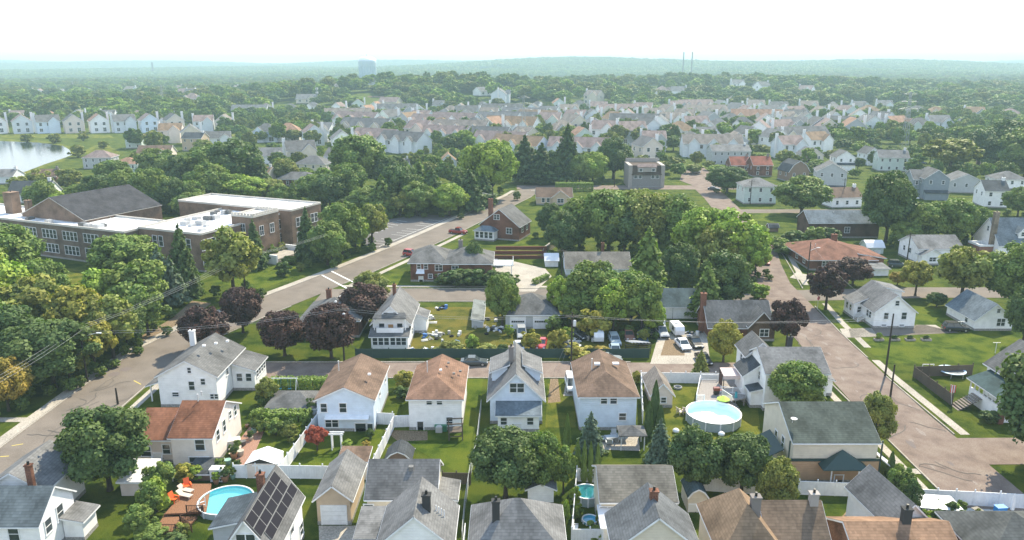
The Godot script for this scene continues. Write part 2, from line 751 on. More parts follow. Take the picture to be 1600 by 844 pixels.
func wire(label: String, a: Vector3, b: Vector3, sag: float, group: String) -> void:
	var m := MB.new()
	var n := 10
	var last := Vector3.ZERO
	for k in range(1, n + 1):
		var q := float(k) / n
		var p := (b - a) * q - Vector3(0, sag * 4.0 * q * (1 - q), 0)
		m.tube(last, p, .015, .015, 4, false)
		last = p
	var o := put("power_line", m.mesh(), basic("wire", lin(.3, .31, .32), .5), self, a)
	tag(o, label, "power line", group)


# ---------------------------------------------------------------- trees
var tree_forms := {}


func leaf(b: MB, p: Vector3, n: Vector3, s: float) -> void:
	var up := Vector3(dice.randf() - .5, dice.randf() - .5, dice.randf() - .5)
	var x := up.cross(n).normalized() * s
	var y := n.cross(x)
	var k := n * s * .25
	var o := b.v.size()
	b.v.append(p - x * .62 - k)
	b.v.append(p - y * .5)
	b.v.append(p + x * .62 - k)
	b.v.append(p + y * .5)
	for j in 4:
		b.n.append(n)
		b.t.append(Vector2(j & 1, j >> 1))
		b.c.append(b.col)
	for j in [0, 2, 1, 0, 3, 2]:
		b.i.append(o + j)


func rand_dir() -> Vector3:
	var y := dice.randf_range(-1, 1)
	var a := dice.randf() * TAU
	var r := sqrt(1 - y * y)
	return Vector3(cos(a) * r, y, sin(a) * r)


# every form is 10 m tall with a crown 8 m across; [trunk, crown]
func broadleaf(key: String, s: int, count: int, size: float, lobes: int, low: float, wide: float, open := 0.0) -> Array:
	if tree_forms.has(key):
		return tree_forms[key]
	dice.seed = s
	var b := MB.new()
	b.tinted = true
	var mid := Vector3(0, (10.0 + low) / 2, 0)
	var rad := Vector3(4.0, (10.0 - low) / 2, 4.0)
	var ball := []
	for k in lobes:
		var y := 1.0 - 2.0 * (k + .5) / lobes
		var a := k * 2.399963 + dice.randf() * .7
		var q := sqrt(1 - y * y)
		var d := Vector3(cos(a) * q, y, sin(a) * q)
		var shrink := 1.0 if y > -.3 else 1.0 + (y + .3) * .35
		var r := dice.randf_range(.17, .40) * wide * shrink
		var c := mid + d * rad * (1.0 - r * .8) * dice.randf_range(.72, 1.06) * shrink
		ball.append([c, r * 4.0, d])
	ball.append([mid + Vector3(0, .3, 0), 2.2, Vector3.UP])
	var total := 0.0
	for q in ball:
		total += q[1] * q[1]
	for q: Array in ball:
		var n := int(count * q[1] * q[1] / total)
		var tone := dice.randf_range(.70, 1.0)
		var warm := dice.randf_range(-.08, .1)
		for k in n:
			var d: Vector3 = (rand_dir() + q[2] * .45 + Vector3(0, .15, 0)).normalized()
			var p: Vector3 = q[0] + d * q[1] * Vector3(1, .85, 1) * (dice.randf_range(.62, 1.08) if dice.randf() < .88 else dice.randf_range(1.0, 1.28))
			if open > 0.0 and dice.randf() < open * .5:
				p = q[0] + d * q[1] * dice.randf_range(.3, 1.2)
			var f := dice.randf_range(.78, 1.0) * tone
			b.col = Color(clampf(f * (1 + warm), 0, 1), f, clampf(f * (1 - warm), 0, 1))
			leaf(b, p, (d + rand_dir() * .75 + Vector3(0, .3, 0)).normalized(), size * dice.randf_range(.65, 1.3))
	var t := MB.new()
	var fork := Vector3(0, low + 1.2, 0)
	t.tube(Vector3.ZERO, Vector3(0, .5, 0), .36, .26, 8)
	t.tube(Vector3(0, .5, 0), fork, .26, .2, 8)
	for k in mini(ball.size() - 1, 9):
		var q: Vector3 = ball[k * (ball.size() - 1) / 9][0]
		var e := fork.lerp(q, .5) + Vector3(0, .4, 0)
		t.tube(fork - Vector3(0, .3, 0), e, .13, .08, 5, false)
		t.tube(e, q, .08, .03, 5, false)
	tree_forms[key] = [t.mesh(), b.mesh()]
	return tree_forms[key]


func conifer(key: String, s: int, layers: int, size: float, low := .6, droop := .25, fill := 1.0) -> Array:
	if tree_forms.has(key):
		return tree_forms[key]
	dice.seed = s
	var b := MB.new()
	b.tinted = true
	for k in layers:
		var q := float(k) / (layers - 1)
		var y := lerpf(low, 9.6, pow(q, .92))
		var r := 4.0 * pow(1.0 - q, .8) * dice.randf_range(.85, 1.05) + .2
		var arms := int(lerpf(13, 4, q))
		var turn := dice.randf() * TAU
		for j in arms:
			var a := turn + TAU * (j + dice.randf_range(-.3, .3)) / arms
			var d := Vector3(cos(a), 0, sin(a))
			var l := r * dice.randf_range(.75, 1.12)
			var f := dice.randf_range(.62, 1.0)
			var n := int(maxf(3, l / size * 4.2 * fill))
			for m in n:
				var g := pow((m + dice.randf()) / n, .6)
				var side := d.cross(Vector3.UP) * dice.randf_range(-1, 1) * (.12 + .26 * l * (1.0 - g * .75))
				var p := Vector3(0, y - l * droop * g * g + dice.randf_range(-.2, .15), 0) + d * l * g + side
				var h := f * dice.randf_range(.8, 1.0)
				b.col = Color(h, h, h)
				leaf(b, p, (Vector3.UP * .8 + d * .55 + rand_dir() * .6).normalized(), size * dice.randf_range(.7, 1.25))
	for k in 14:
		b.col = Color(.9, .9, .9)
		leaf(b, Vector3(0, 9.3 + k * .05, 0), rand_dir(), size * .5)
	var t := MB.new()
	t.tube(Vector3.ZERO, Vector3(0, 9.3, 0), .26, .03, 7)
	tree_forms[key] = [t.mesh(), b.mesh()]
	return tree_forms[key]


func column_form(key: String, s: int, count: int, size: float, blunt := .55) -> Array:   # arborvitae, clipped shrubs, hedges: leaves over one tapered body
	if tree_forms.has(key):
		return tree_forms[key]
	dice.seed = s
	var b := MB.new()
	b.tinted = true
	for k in count:
		var q := dice.randf()
		var a := dice.randf() * TAU
		var bulge := sin(a * 5.0 + q * 9.0) * .08 + sin(a * 3.0 - q * 17.0) * .07
		var r := 4.0 * (pow(1.0 - q, blunt) * minf(1.0, .62 + q * 2.4) + bulge * (1.0 - q))
		var d := Vector3(cos(a), 0, sin(a))
		var h := dice.randf_range(.66, 1.0)
		b.col = Color(h, h, h)
		leaf(b, Vector3(0, q * 9.9 + .1, 0) + d * r * dice.randf_range(.72, 1.04), (d + Vector3(0, .35, 0) + rand_dir() * .5).normalized(), size * dice.randf_range(.7, 1.25))
	var t := MB.new()
	t.tube(Vector3.ZERO, Vector3(0, 8.0, 0), .5, .1, 6)
	tree_forms[key] = [t.mesh(), b.mesh()]
	return tree_forms[key]


func form_of(kind: String, pick: int) -> Array:   # [trunk mesh, crown mesh]
	match kind:
		"fine":
			return broadleaf("fine%d" % (pick % 2), 11 + pick % 2, 16000, .3, 30, .7, 1.0)
		"round":
			return broadleaf("round%d" % (pick % 4), 21 + pick % 4, 12000, .33, [38, 46, 30, 42][pick % 4], [.4, .9, .2, .6][pick % 4], [1.0, .92, 1.12, 1.0][pick % 4])
		"loose":
			return broadleaf("loose%d" % (pick % 3), 41 + pick % 3, 4200, .46, 20 + 3 * (pick % 3), 1.8, .86, .8)
		"tall":
			return broadleaf("tall%d" % (pick % 2), 51 + pick % 2, 4200, .5, 22, 3.6, .8, .5)
		"far":
			return broadleaf("far%d" % (pick % 3), 61 + pick % 3, 2200, .7, 20 + pick % 3 * 5, 1.4, 1.0)
		"bush":
			return broadleaf("bush%d" % (pick % 3), 71 + pick % 3, 1500, .95, 12, -1.2, 1.1)
		"spruce":
			return conifer("spruce%d" % (pick % 3), 81 + pick % 3, 26, .5, .5, .22)
		"pine":
			return conifer("pine%d" % (pick % 2), 91 + pick % 2, 15, .62, 1.2, .05, 1.5)
		"cypress":
			return column_form("cypress%d" % (pick % 2), 95 + pick % 2, 2600, .8)
	return column_form("clipped", 99, 1500, 1.1, .3)


const TONE := {
	"deep": Vector3(.052, .084, .038), "mid": Vector3(.088, .13, .044), "light": Vector3(.13, .19, .042), "yellow": Vector3(.155, .155, .042), "olive": Vector3(.115, .135, .046),
	"purple": Vector3(.034, .020, .023), "blue": Vector3(.075, .11, .1), "dark": Vector3(.042, .068, .034), "rust": Vector3(.2, .13, .04), "red": Vector3(.17, .045, .035), "gold": Vector3(.19, .155, .045),
}


func tone(c: String) -> Material:
	var t: Vector3 = TONE[c]
	return leafy("leaf_" + c, lin(t.x * 2.55, t.y * 2.35, t.z * 1.7), Color(.3, .12, .16) if c == "purple" else Color(.5, .2, .1) if c == "red" else Color(.62, .72, .18))


var picked := 0
var under := []


func tree(kind: String, color: String, x: float, z: float, h: float, r: float, label: String, group := "", called := "tree", category := "tree") -> Node3D:
	picked += 1
	var f := form_of(kind, picked * 7 / 3)
	var o := thing(called, label, category, Vector3(x, 0, z), fmod(picked * 2.399, TAU), group)
	put("trunk", f[0], worn("bark", lin(.1, .08, .065), noise_tex("bark", .05, 4, gray(.55), gray(.8), gray(1)), 1.5, .9), o)
	put("crown" if called != "shrub" else "foliage", f[1], tone(color), o)
	o.scale = Vector3(r / 4.0, h / 10.0, r / 4.0)
	if grove and called == "tree" and z > -330 and kind in ["round", "loose", "fine"]:
		for k in 4:
			var g := picked * 1.7 + k * 1.6
			var q := r * (.5 + .16 * k)
			under.append(Transform3D(Basis(Vector3.UP, g).scaled(Vector3(.3, .17 + .06 * (picked % 3), .3) * (.6 + r * .07)), Vector3(x + cos(g) * q, 0, z + sin(g) * q)))
	return o


var grove := ""
var grown := "tree"
var counted := {}
const NTH := ["first", "second", "third", "fourth", "fifth", "sixth", "seventh", "eighth", "ninth", "tenth", "eleventh", "twelfth", "thirteenth", "fourteenth", "fifteenth", "sixteenth", "seventeenth", "eighteenth", "nineteenth", "twentieth"]
const HUE := {"deep": "dark green", "mid": "green", "light": "light green", "olive": "olive", "yellow": "yellowish", "dark": "very dark", "blue": "bluish", "purple": "purple", "gold": "golden"}
const SORT := {"round": "tree", "fine": "large tree", "loose": "open tree", "spruce": "spruce", "pine": "conifer", "bush": "shrub", "cypress": "cypress", "tall": "tree"}


func say(group: String, called := "tree") -> void:   # the cluster that the trees planted next belong to, from left to right
	grove = group
	grown = called


func grow(kind: String, color: String, x: float, z: float, h: float, r: float) -> void:
	var k: int = counted.get(grove, 0)
	counted[grove] = k + 1
	var nth: String = NTH[k] if k < 20 else "twenty-%s" % NTH[k - 20]
	tree(kind, color, x, z, h, r, "%s %s, %s from the left among the %s" % [HUE[color], SORT[kind], nth, grove], grove, grown, grown)


# ---------------------------------------------------------------- cars
var car_kinds := {}


func car_shape(kind: String) -> Dictionary:
	if car_kinds.has(kind):
		return car_kinds[kind]
	var l := 4.6
	var w := 1.82
	var belt := .95
	var top := 1.45
	var zs := [-2.3, -2.22, -1.5, -1.2, .55, 1.0, 2.0, 2.24, 2.3]
	var ys := [.62, .92, .97, .96, .95, .93, .8, .7, .5]
	var cab := [-1.75, -.95, .15, .95]   # rear foot, rear top, front top, front foot
	if kind == "suv" or kind == "wagon":
		top = 1.75 if kind == "suv" else 1.5
		ys = [.7, 1.02, 1.04, 1.03, 1.02, 1.0, .92, .8, .55]
		cab = [-2.2, -1.85, .1, .95]
	elif kind == "van":
		l = 5.0
		top = 2.0
		ys = [.7, 1.1, 1.12, 1.12, 1.12, 1.1, 1.0, .85, .55]
		cab = [-2.25, -2.1, .6, 1.5]
	elif kind == "pickup":
		top = 1.85
		w = 1.95
		zs = [-2.8, -2.75, -1.5, -1.2, .55, 1.2, 2.4, 2.7, 2.75]
		ys = [.75, 1.12, 1.12, 1.1, 1.1, 1.12, 1.08, .95, .6]
		cab = [-.75, -.55, .6, 1.25]
	var b := MB.new()
	var ring := []
	for k in zs.size():
		var yt: float = ys[k]
		var hw: float = w / 2 * (0.9 if k == 0 or k == zs.size() - 1 else 1.0)
		var yb := .32 if k == 0 or k == zs.size() - 1 else .24
		ring.append([Vector3(-hw * .9, yb, zs[k]), Vector3(-hw, yb + .16, zs[k]), Vector3(-hw, yt - .14, zs[k]), Vector3(-hw * .86, yt, zs[k]), Vector3(hw * .86, yt, zs[k]), Vector3(hw, yt - .14, zs[k]), Vector3(hw, yb + .16, zs[k]), Vector3(hw * .9, yb, zs[k])])
	for k in ring.size() - 1:
		for j in 8:
			var m := (j + 1) % 8
			b.quad(ring[k][j], ring[k][m], ring[k + 1][m], ring[k + 1][j])
	b.poly(ring[ring.size() - 1].duplicate())
	var rev: Array = ring[0].duplicate()
	rev.reverse()
	b.poly(rev)
	var hw := w / 2 * .86
	var tw := w / 2 * .72
	belt = ys[4] - .02
	var lo := [Vector3(-hw, belt, cab[3]), Vector3(hw, belt, cab[3]), Vector3(hw, belt, cab[0]), Vector3(-hw, belt, cab[0])]
	var hi := [Vector3(-tw, top, cab[2]), Vector3(tw, top, cab[2]), Vector3(tw, top, cab[1]), Vector3(-tw, top, cab[1])]
	var g := MB.new()
	for j in 4:
		var m := (j + 1) % 4
		g.quad(lo[j], lo[m], hi[m], hi[j])
	var r := MB.new()
	for j in 4:
		r.bar(lo[j], hi[j], .07, .07)
	for sgn in [-1, 1]:
		r.bar(Vector3(sgn * hw, belt, (cab[0] + cab[3]) * .5), Vector3(sgn * tw, top, (cab[1] + cab[2]) * .5), .08, .05)
	var e := .05
	r.slab([Vector3(-tw - e, top + .05, cab[2] + e), Vector3(tw + e, top + .05, cab[2] + e), Vector3(tw + e, top + .05, cab[1] - e), Vector3(-tw - e, top + .05, cab[1] - e)], .09)
	if kind == "pickup":
		var bed := MB.new()
		bed.box(Vector3(0, ys[2] + .004, -1.75), Vector3(w * .74, .03, 1.7))
		car_kinds["bed"] = bed.mesh()
	var tyre := MB.new()
	tyre.tube(Vector3(-.11, 0, 0), Vector3(.11, 0, 0), .34, .34, 14)
	var rim := MB.new()
	rim.tube(Vector3(-.12, 0, 0), Vector3(.12, 0, 0), .2, .2, 10)
	var lamp := MB.new()
	lamp.box(Vector3.ZERO, Vector3(.36, .16, .1))
	car_kinds[kind] = {"body": b.mesh(), "glass": g.mesh(), "roof": r.mesh(), "tyre": tyre.mesh(), "rim": rim.mesh(), "lamp": lamp.mesh(), "w": w, "f": zs[zs.size() - 1], "r": zs[0], "y": ys[4] - .32}
	return car_kinds[kind]


func car(label: String, kind: String, color: Color, at: Vector3, turn: float, group := "") -> Node3D:
	var k := car_shape(kind)
	var o := thing("pickup_truck" if kind == "pickup" else "van" if kind == "van" else "parked_car", label, "pickup truck" if kind == "pickup" else "van" if kind == "van" else "car", at, turn, group)
	var m := basic("paint_" + color.to_html(), color, .25)
	m.clearcoat_enabled = true
	m.clearcoat = .6
	m.clearcoat_roughness = .08
	put("body", k.body, m, o)
	put("cabin_glass", k.glass, glassy(), o)
	put("cabin_roof", k.roof, m, o)
	if kind == "pickup":
		put("bed_floor", car_kinds["bed"], basic("bed_liner", lin(.03, .03, .03), .8), o)
	for s in [-1, 1]:
		for z in [k.r * .62, k.f * .62]:
			var t := put("wheel", k.tyre, basic("tyre", lin(.02, .02, .02), .9), o, Vector3(s * (k.w / 2 - .1), .34, z))
			put("rim", k.rim, basic("rim_metal", lin(.45, .45, .46), .35, .7), t)
		put("headlight", k.lamp, basic("headlight", lin(.75, .77, .8), .15), o, Vector3(s * k.w * .33, k.y, k.f - .05))
		put("tail_light", k.lamp, basic("tail_light", lin(.4, .02, .02), .2), o, Vector3(s * k.w * .35, k.y + .06, k.r + .05))
	return o


# ---------------------------------------------------------------- flat ground pieces
func sheet(called: String, pts: Array, y: float, m: Material, parent: Node = self) -> MeshInstance3D:
	var b := MB.new()
	var flat := PackedVector2Array(pts)
	var area := 0.0
	for k in flat.size():
		area += flat[k].cross(flat[(k + 1) % flat.size()])
	if area < 0:
		flat.reverse()
	var idx := Geometry2D.triangulate_polygon(flat)
	for p in flat:
		b.v.append(Vector3(p.x, y, p.y))
		b.n.append(Vector3.UP)
		b.t.append(p)
	for k in range(0, idx.size(), 3):
		var a := flat[idx[k]]
		var q := flat[idx[k + 1]]
		var r := flat[idx[k + 2]]
		if (q - a).cross(r - a) > 0:
			b.i.append_array([idx[k], idx[k + 1], idx[k + 2]])
		else:
			b.i.append_array([idx[k], idx[k + 2], idx[k + 1]])
	return setting(called, b.mesh(), m, parent)


func ribbon(called: String, pts: Array, width: float, y: float, m: Material, kind := "structure") -> MeshInstance3D:   # a strip of even width along a line
	var b := MB.new()
	var left := []
	var right := []
	for k in pts.size():
		var d: Vector2 = (pts[mini(k + 1, pts.size() - 1)] - pts[maxi(k - 1, 0)]).normalized()
		var s := Vector2(-d.y, d.x) * width / 2
		left.append(pts[k] + s)
		right.append(pts[k] - s)
	for k in pts.size() - 1:
		b.quad(Vector3(left[k].x, y, left[k].y), Vector3(left[k + 1].x, y, left[k + 1].y), Vector3(right[k + 1].x, y, right[k + 1].y), Vector3(right[k].x, y, right[k].y))
	return setting(called, b.mesh(), m)


func kerb(called: String, pts: Array, m: Material, w := .18, h := .13) -> MeshInstance3D:
	var b := MB.new()
	for k in pts.size() - 1:
		b.bar(Vector3(pts[k].x, h / 2 - .03, pts[k].y), Vector3(pts[k + 1].x, h / 2 - .03, pts[k + 1].y), w, h + .06)
	return setting(called, b.mesh(), m)


func rect(x0: float, x1: float, z0: float, z1: float) -> Array:
	return [Vector2(x0, z0), Vector2(x1, z0), Vector2(x1, z1), Vector2(x0, z1)]



func _ready() -> void:
	var cam := Camera3D.new()
	cam.name = "camera"
	add_child(cam)
	cam.position = Vector3(0, 48, 0)
	cam.rotation_degrees.x = -14.992
	cam.fov = 39.357
	cam.near = .5
	cam.far = 30000
	cam.current = true
	var env := Environment.new()
	env.background_mode = Environment.BG_SKY
	var sm := ProceduralSkyMaterial.new()
	sm.sky_top_color = Color(.50, .63, .80)
	sm.sky_horizon_color = Color(.93, .935, .94)
	sm.sky_curve = .42
	sm.ground_horizon_color = Color(.86, .9, .92)
	sm.ground_bottom_color = Color(.3, .34, .3)
	sm.sun_angle_max = 0.5
	env.sky = Sky.new()
	env.sky.sky_material = sm
	env.background_energy_multiplier = 1.12
	env.tonemap_mode = Environment.TONE_MAPPER_LINEAR
	env.tonemap_exposure = 2.1
	env.fog_enabled = true
	env.fog_density = .00024
	env.fog_light_color = Color(.82, .96, .985)
	env.sdfgi_enabled = true
	env.ssao_enabled = true
	env.ssil_enabled = true
	var we := WorldEnvironment.new()
	we.name = "surroundings"
	we.environment = env
	add_child(we)
	var sun := DirectionalLight3D.new()
	sun.name = "sun"
	sun.light_energy = 1.45
	sun.light_color = Color(1.0, .95, .84)
	sun.light_angular_distance = .5
	sun.shadow_enabled = true
	add_child(sun)
	sun.look_at_from_position(Vector3.ZERO, -Vector3(.343, .745, -.573))

	ground()
	streets()
	far_country()
	school()
	houses_by_the_camera()
	houses_along_the_street()
	houses_on_the_right()
	houses_in_the_middle()
	houses_far_off()
	yards()
	junk_yard()
	near_trees()
	middle_trees()
	far_trees()
	poles_and_wires()
	traffic()



# ---------------------------------------------------------------- the setting
var asphalt: Material
var asphalt_old: Material
var concrete: Material
var lawn: Material
var lawn_bright: Material
var lawn_dry: Material
var weeds: Material
var soil: Material
var paver: Material


func hill(x: float, z: float) -> float:   # height of the far country above the town
	var d := sqrt(x * x + z * z)
	var far := smoothstep(900.0, 6500.0, d)
	var h := 0.0
	h += 24.0 * exp(-pow((x + 120.0) / 230.0, 2) - pow((z + 1060.0) / 170.0, 2))
	h += 20.0 * exp(-pow((x - 330.0) / 420.0, 2) - pow((z + 1350.0) / 230.0, 2))
	h += 62.0 * exp(-pow((x - 1500.0) / 2600.0, 2) - pow((z + 4300.0) / 900.0, 2)) * (.8 + .2 * sin(x / 310.0))
	h += far * (26.0 + 16.0 * sin(x / 700.0 + 1.0) + 12.0 * sin(x / 290.0 + z / 900.0))
	h += 60.0 * exp(-pow((z + 6600.0) / 1000.0, 2)) * (.75 + .2 * sin(x / 1300.0 + 2.0) + .08 * sin(x / 420.0))
	return h


func lawn_mat(key: String, c: Color, coarse := "lawn_coarse") -> Material:
	return worn(key, c, noise_tex("lawn_fine", .06, 5, gray(.55), gray(.8), Color(1, 1, .92)), 3.5, .95, bump_tex("lawn_bump", .09, 4), 6.0, 1.0, noise_tex(coarse, .012, 5, Color(.56, .68, .46), Color(.88, .91, .80), Color(1.0, .97, .85)), 38.0)


func ground() -> void:
	lawn = lawn_mat("lawn", lin(.152, .192, .026))
	lawn_bright = lawn_mat("lawn_bright", lin(.19, .242, .03))
	lawn_dry = lawn_mat("lawn_dry", lin(.27, .275, .05))
	weeds = lawn_mat("weeds", lin(.25, .225, .055), "weed_coarse")
	var rough := noise_tex("concrete", .03, 4, gray(.75), gray(.88), gray(1))
	var patch := noise_tex("patches", .008, 5, gray(.88), gray(.95), gray(1))
	asphalt = worn("asphalt", lin(.225, .192, .162), noise_tex("asphalt", .05, 5, gray(.84), gray(.92), gray(1)), 6.0, .93, null, 1.0, 1.0, patch, 31.0)
	asphalt_old = worn("asphalt_old", lin(.262, .212, .182), noise_tex("asphalt", .05, 5, gray(.84), gray(.92), gray(1)), 6.0, .93, null, 1.0, 1.0, noise_tex("worn_road", .014, 6, Color(.82, .80, .80), Color(.93, .91, .90), Color(1.0, 1.0, .99)), 27.0)
	concrete = worn("concrete", lin(.50, .455, .39), rough, 5.0, .9, null, 1.0, 1.0, patch, 23.0)
	soil = worn("soil", lin(.30, .22, .14), noise_tex("soil", .04, 5, gray(.6), gray(.8), gray(1)), 6.0, .95)
	paver = worn("paver_brick", lin(.46, .27, .2), noise_tex("soil", .04, 5, gray(.6), gray(.8), gray(1)), 3.0, .9)
	# the ground: one sheet out to the horizon, near part level, far part rolling
	var b := MB.new()
	var rows := [20.0, -60.0, -150.0, -260.0, -400.0, -560.0, -700.0]
	var z := -700.0
	while z > -8200.0:
		z *= 1.055
		rows.append(z)
	var cols := 90
	for r in rows.size():
		for k in cols + 1:
			var half := 260.0 + absf(rows[r]) * .95
			var x := lerpf(-half, half, float(k) / cols)
			b.v.append(Vector3(x, hill(x, rows[r]) - .02, rows[r]))
			b.n.append(Vector3.UP)
			b.t.append(Vector2(x, rows[r]))
	for r in rows.size() - 1:
		for k in cols:
			var a := r * (cols + 1) + k
			var q := a + cols + 1
			b.i.append_array([a, q, a + 1, a + 1, q, q + 1])
	setting("ground", b.mesh(), lawn)
	# the pond on the left
	var water := basic("pond_water", lin(.02, .035, .04), .04)
	water.metallic_specular = .75
	water.heightmap_enabled = true
	water.uv1_triplanar = true
	water.uv1_world_triplanar = true
	water.uv1_scale = Vector3.ONE / 9.0
	water.heightmap_texture = bump_tex("ripple", .03, 3)
	water.heightmap_scale = .5
	sheet("pond_water", [Vector2(-240.35, -317.05), Vector2(-241.44, -330.09), Vector2(-232.47, -342.13), Vector2(-233.12, -361.85), Vector2(-241.17, -391.83), Vector2(-246.69, -417.66), Vector2(-251.38, -433.48), Vector2(-268.64, -461.38), Vector2(-285.93, -484.7), Vector2(-314.29, -505.97), Vector2(-347.19, -517.29), Vector2(-384.57, -514.99)], .05, water)
	sheet("pond_bank", [Vector2(-235.38, -306.63), Vector2(-227.16, -334.01), Vector2(-227.59, -353.92), Vector2(-235.14, -383.89), Vector2(-240.17, -408.69), Vector2(-249.93, -436.79), Vector2(-273.1, -472.76), Vector2(-289.87, -493), Vector2(-323.98, -521.96), Vector2(-359.76, -536.48), Vector2(-402.9, -534.01)], .02, lawn_dry)
	# meadows that show between the far trees
	for p in [[[Vector2(-361.39, -538.98), Vector2(-280.08, -538.98), Vector2(-298.15, -565.26), Vector2(-385.95, -576.48)], "meadow"], [[Vector2(-256.1, -454.08), Vector2(-221.23, -402.91), Vector2(-226.21, -440.15), Vector2(-274.16, -510.44)], "meadow"], [[Vector2(-207.05, -493), Vector2(-176.68, -468.91), Vector2(-214.83, -600.3), Vector2(-225.96, -559.81)], "meadow"], [[Vector2(-286.68, -765.38), Vector2(-242.4, -727.41), Vector2(-269.75, -854.32), Vector2(-327.38, -879.82)], "meadow"], [[Vector2(24.85, -619.46), Vector2(37.27, -619.46), Vector2(42.76, -692.98), Vector2(31.2, -692.98)], "meadow"]]:
		sheet(p[1], p[0], .03, lawn_dry)
	# lots: mown lawns that differ a little
	sheet("lawn", rect(62.5, 118, -150, -118.5), .004, lawn_bright)
	sheet("lawn", rect(65.2, 84, -110, -92.5), .004, lawn)
	sheet("lawn", rect(65.2, 110, -84.5, -66), .004, lawn_bright)
	sheet("lawn", [Vector2(-18.03, -94.58), Vector2(-5.02, -81.4), Vector2(-4.56, -113.87), Vector2(-6.35, -120.85), Vector2(-13.34, -105.24)], .004, lawn_bright)
	sheet("lawn", [Vector2(-27.32, -84.74), Vector2(-17.18, -84.74), Vector2(-17.68, -95.16), Vector2(-27.41, -95.16)], .004, lawn_bright)
	sheet("lawn", [Vector2(-34.19, -84.74), Vector2(-27.96, -84.74), Vector2(-28.13, -98.73), Vector2(-35.12, -94.39)], .004, lawn_bright)
	sheet("lawn", [Vector2(18.29, -91.09), Vector2(33.18, -91.09), Vector2(38.22, -110.02), Vector2(24.54, -112.05)], .004, lawn_dry)
	sheet("lawn", [Vector2(4.6, -95.16), Vector2(8.84, -95.16), Vector2(9.86, -110.02), Vector2(5.63, -110.02)], .004, lawn_dry)
	sheet("lawn", [Vector2(-57.75, -79.96), Vector2(-56.43, -82.89), Vector2(-39.23, -75.89), Vector2(-31.65, -69.4), Vector2(-42.56, -63.6)], .004, lawn)
	sheet("lawn", [Vector2(18.85, -69.4), Vector2(23.95, -78.56), Vector2(39.37, -77.88), Vector2(33.67, -69.4)], .004, lawn)
	sheet("lawn", [Vector2(-17.99, -124.48), Vector2(23.61, -124.48), Vector2(26.72, -150.32), Vector2(-19.27, -149.45)], .004, weeds)
	sheet("lawn", [Vector2(-29.79, -164.64), Vector2(-14.53, -164.64), Vector2(-24.69, -175.66), Vector2(-29.01, -175.66)], .004, lawn_bright)
	sheet("lawn", [Vector2(-3.47, -199.39), Vector2(12.34, -196.46), Vector2(15.69, -215.35), Vector2(5.73, -220.61)], .004, lawn_bright)
	sheet("lawn", [Vector2(-56.95, -161.08), Vector2(-49.07, -177.43), Vector2(-57.53, -190.84), Vector2(-69.92, -168.89)], .004, lawn_bright)
	sheet("lawn", [Vector2(-41.63, -192.22), Vector2(-34.35, -210.31), Vector2(-40.14, -220.61), Vector2(-45.42, -204.72)], .004, lawn_bright)
	sheet("lawn", [Vector2(-112.12, -181.7), Vector2(-98.77, -175.66), Vector2(-93.83, -165.68), Vector2(-102.31, -165.68)], .004, lawn_dry)
	sheet("lawn", [Vector2(79.01, -241.13), Vector2(90.01, -235.92), Vector2(97.62, -255.74), Vector2(83.55, -255.74)], .004, lawn_bright)
	sheet("lawn", [Vector2(-50.94, -125.42), Vector2(-30.51, -120.26), Vector2(-28.81, -133.77), Vector2(-47.93, -141.21)], .004, lawn)
	sheet("bare_soil", [Vector2(-69.08, -128.97), Vector2(-67.44, -142), Vector2(-68.26, -153.91), Vector2(-63.46, -152.1), Vector2(-63.27, -139.28), Vector2(-66.18, -127.01)], .008, soil)
	sheet("bare_soil", [Vector2(5.31, -102.99), Vector2(7.23, -103.43), Vector2(7.36, -112.05), Vector2(6.13, -112.05)], .008, soil)
	sheet("bare_soil", [Vector2(33.13, -70.07), Vector2(37.38, -74.61), Vector2(38.69, -72.76), Vector2(35.4, -68.73)], .008, soil)
	sheet("bare_soil", [Vector2(-17.56, -94.39), Vector2(-11.55, -94.02), Vector2(-11.27, -91.44), Vector2(-15.15, -91.09)], .008, soil)


func shifted(line: Array, by: float) -> Array:   # a line moved sideways, positive to its right
	var out := []
	for k in line.size():
		var d: Vector2 = (line[mini(k + 1, line.size() - 1)] - line[maxi(k - 1, 0)]).normalized()
		out.append(line[k] + Vector2(-d.y, d.x) * by)
	return out


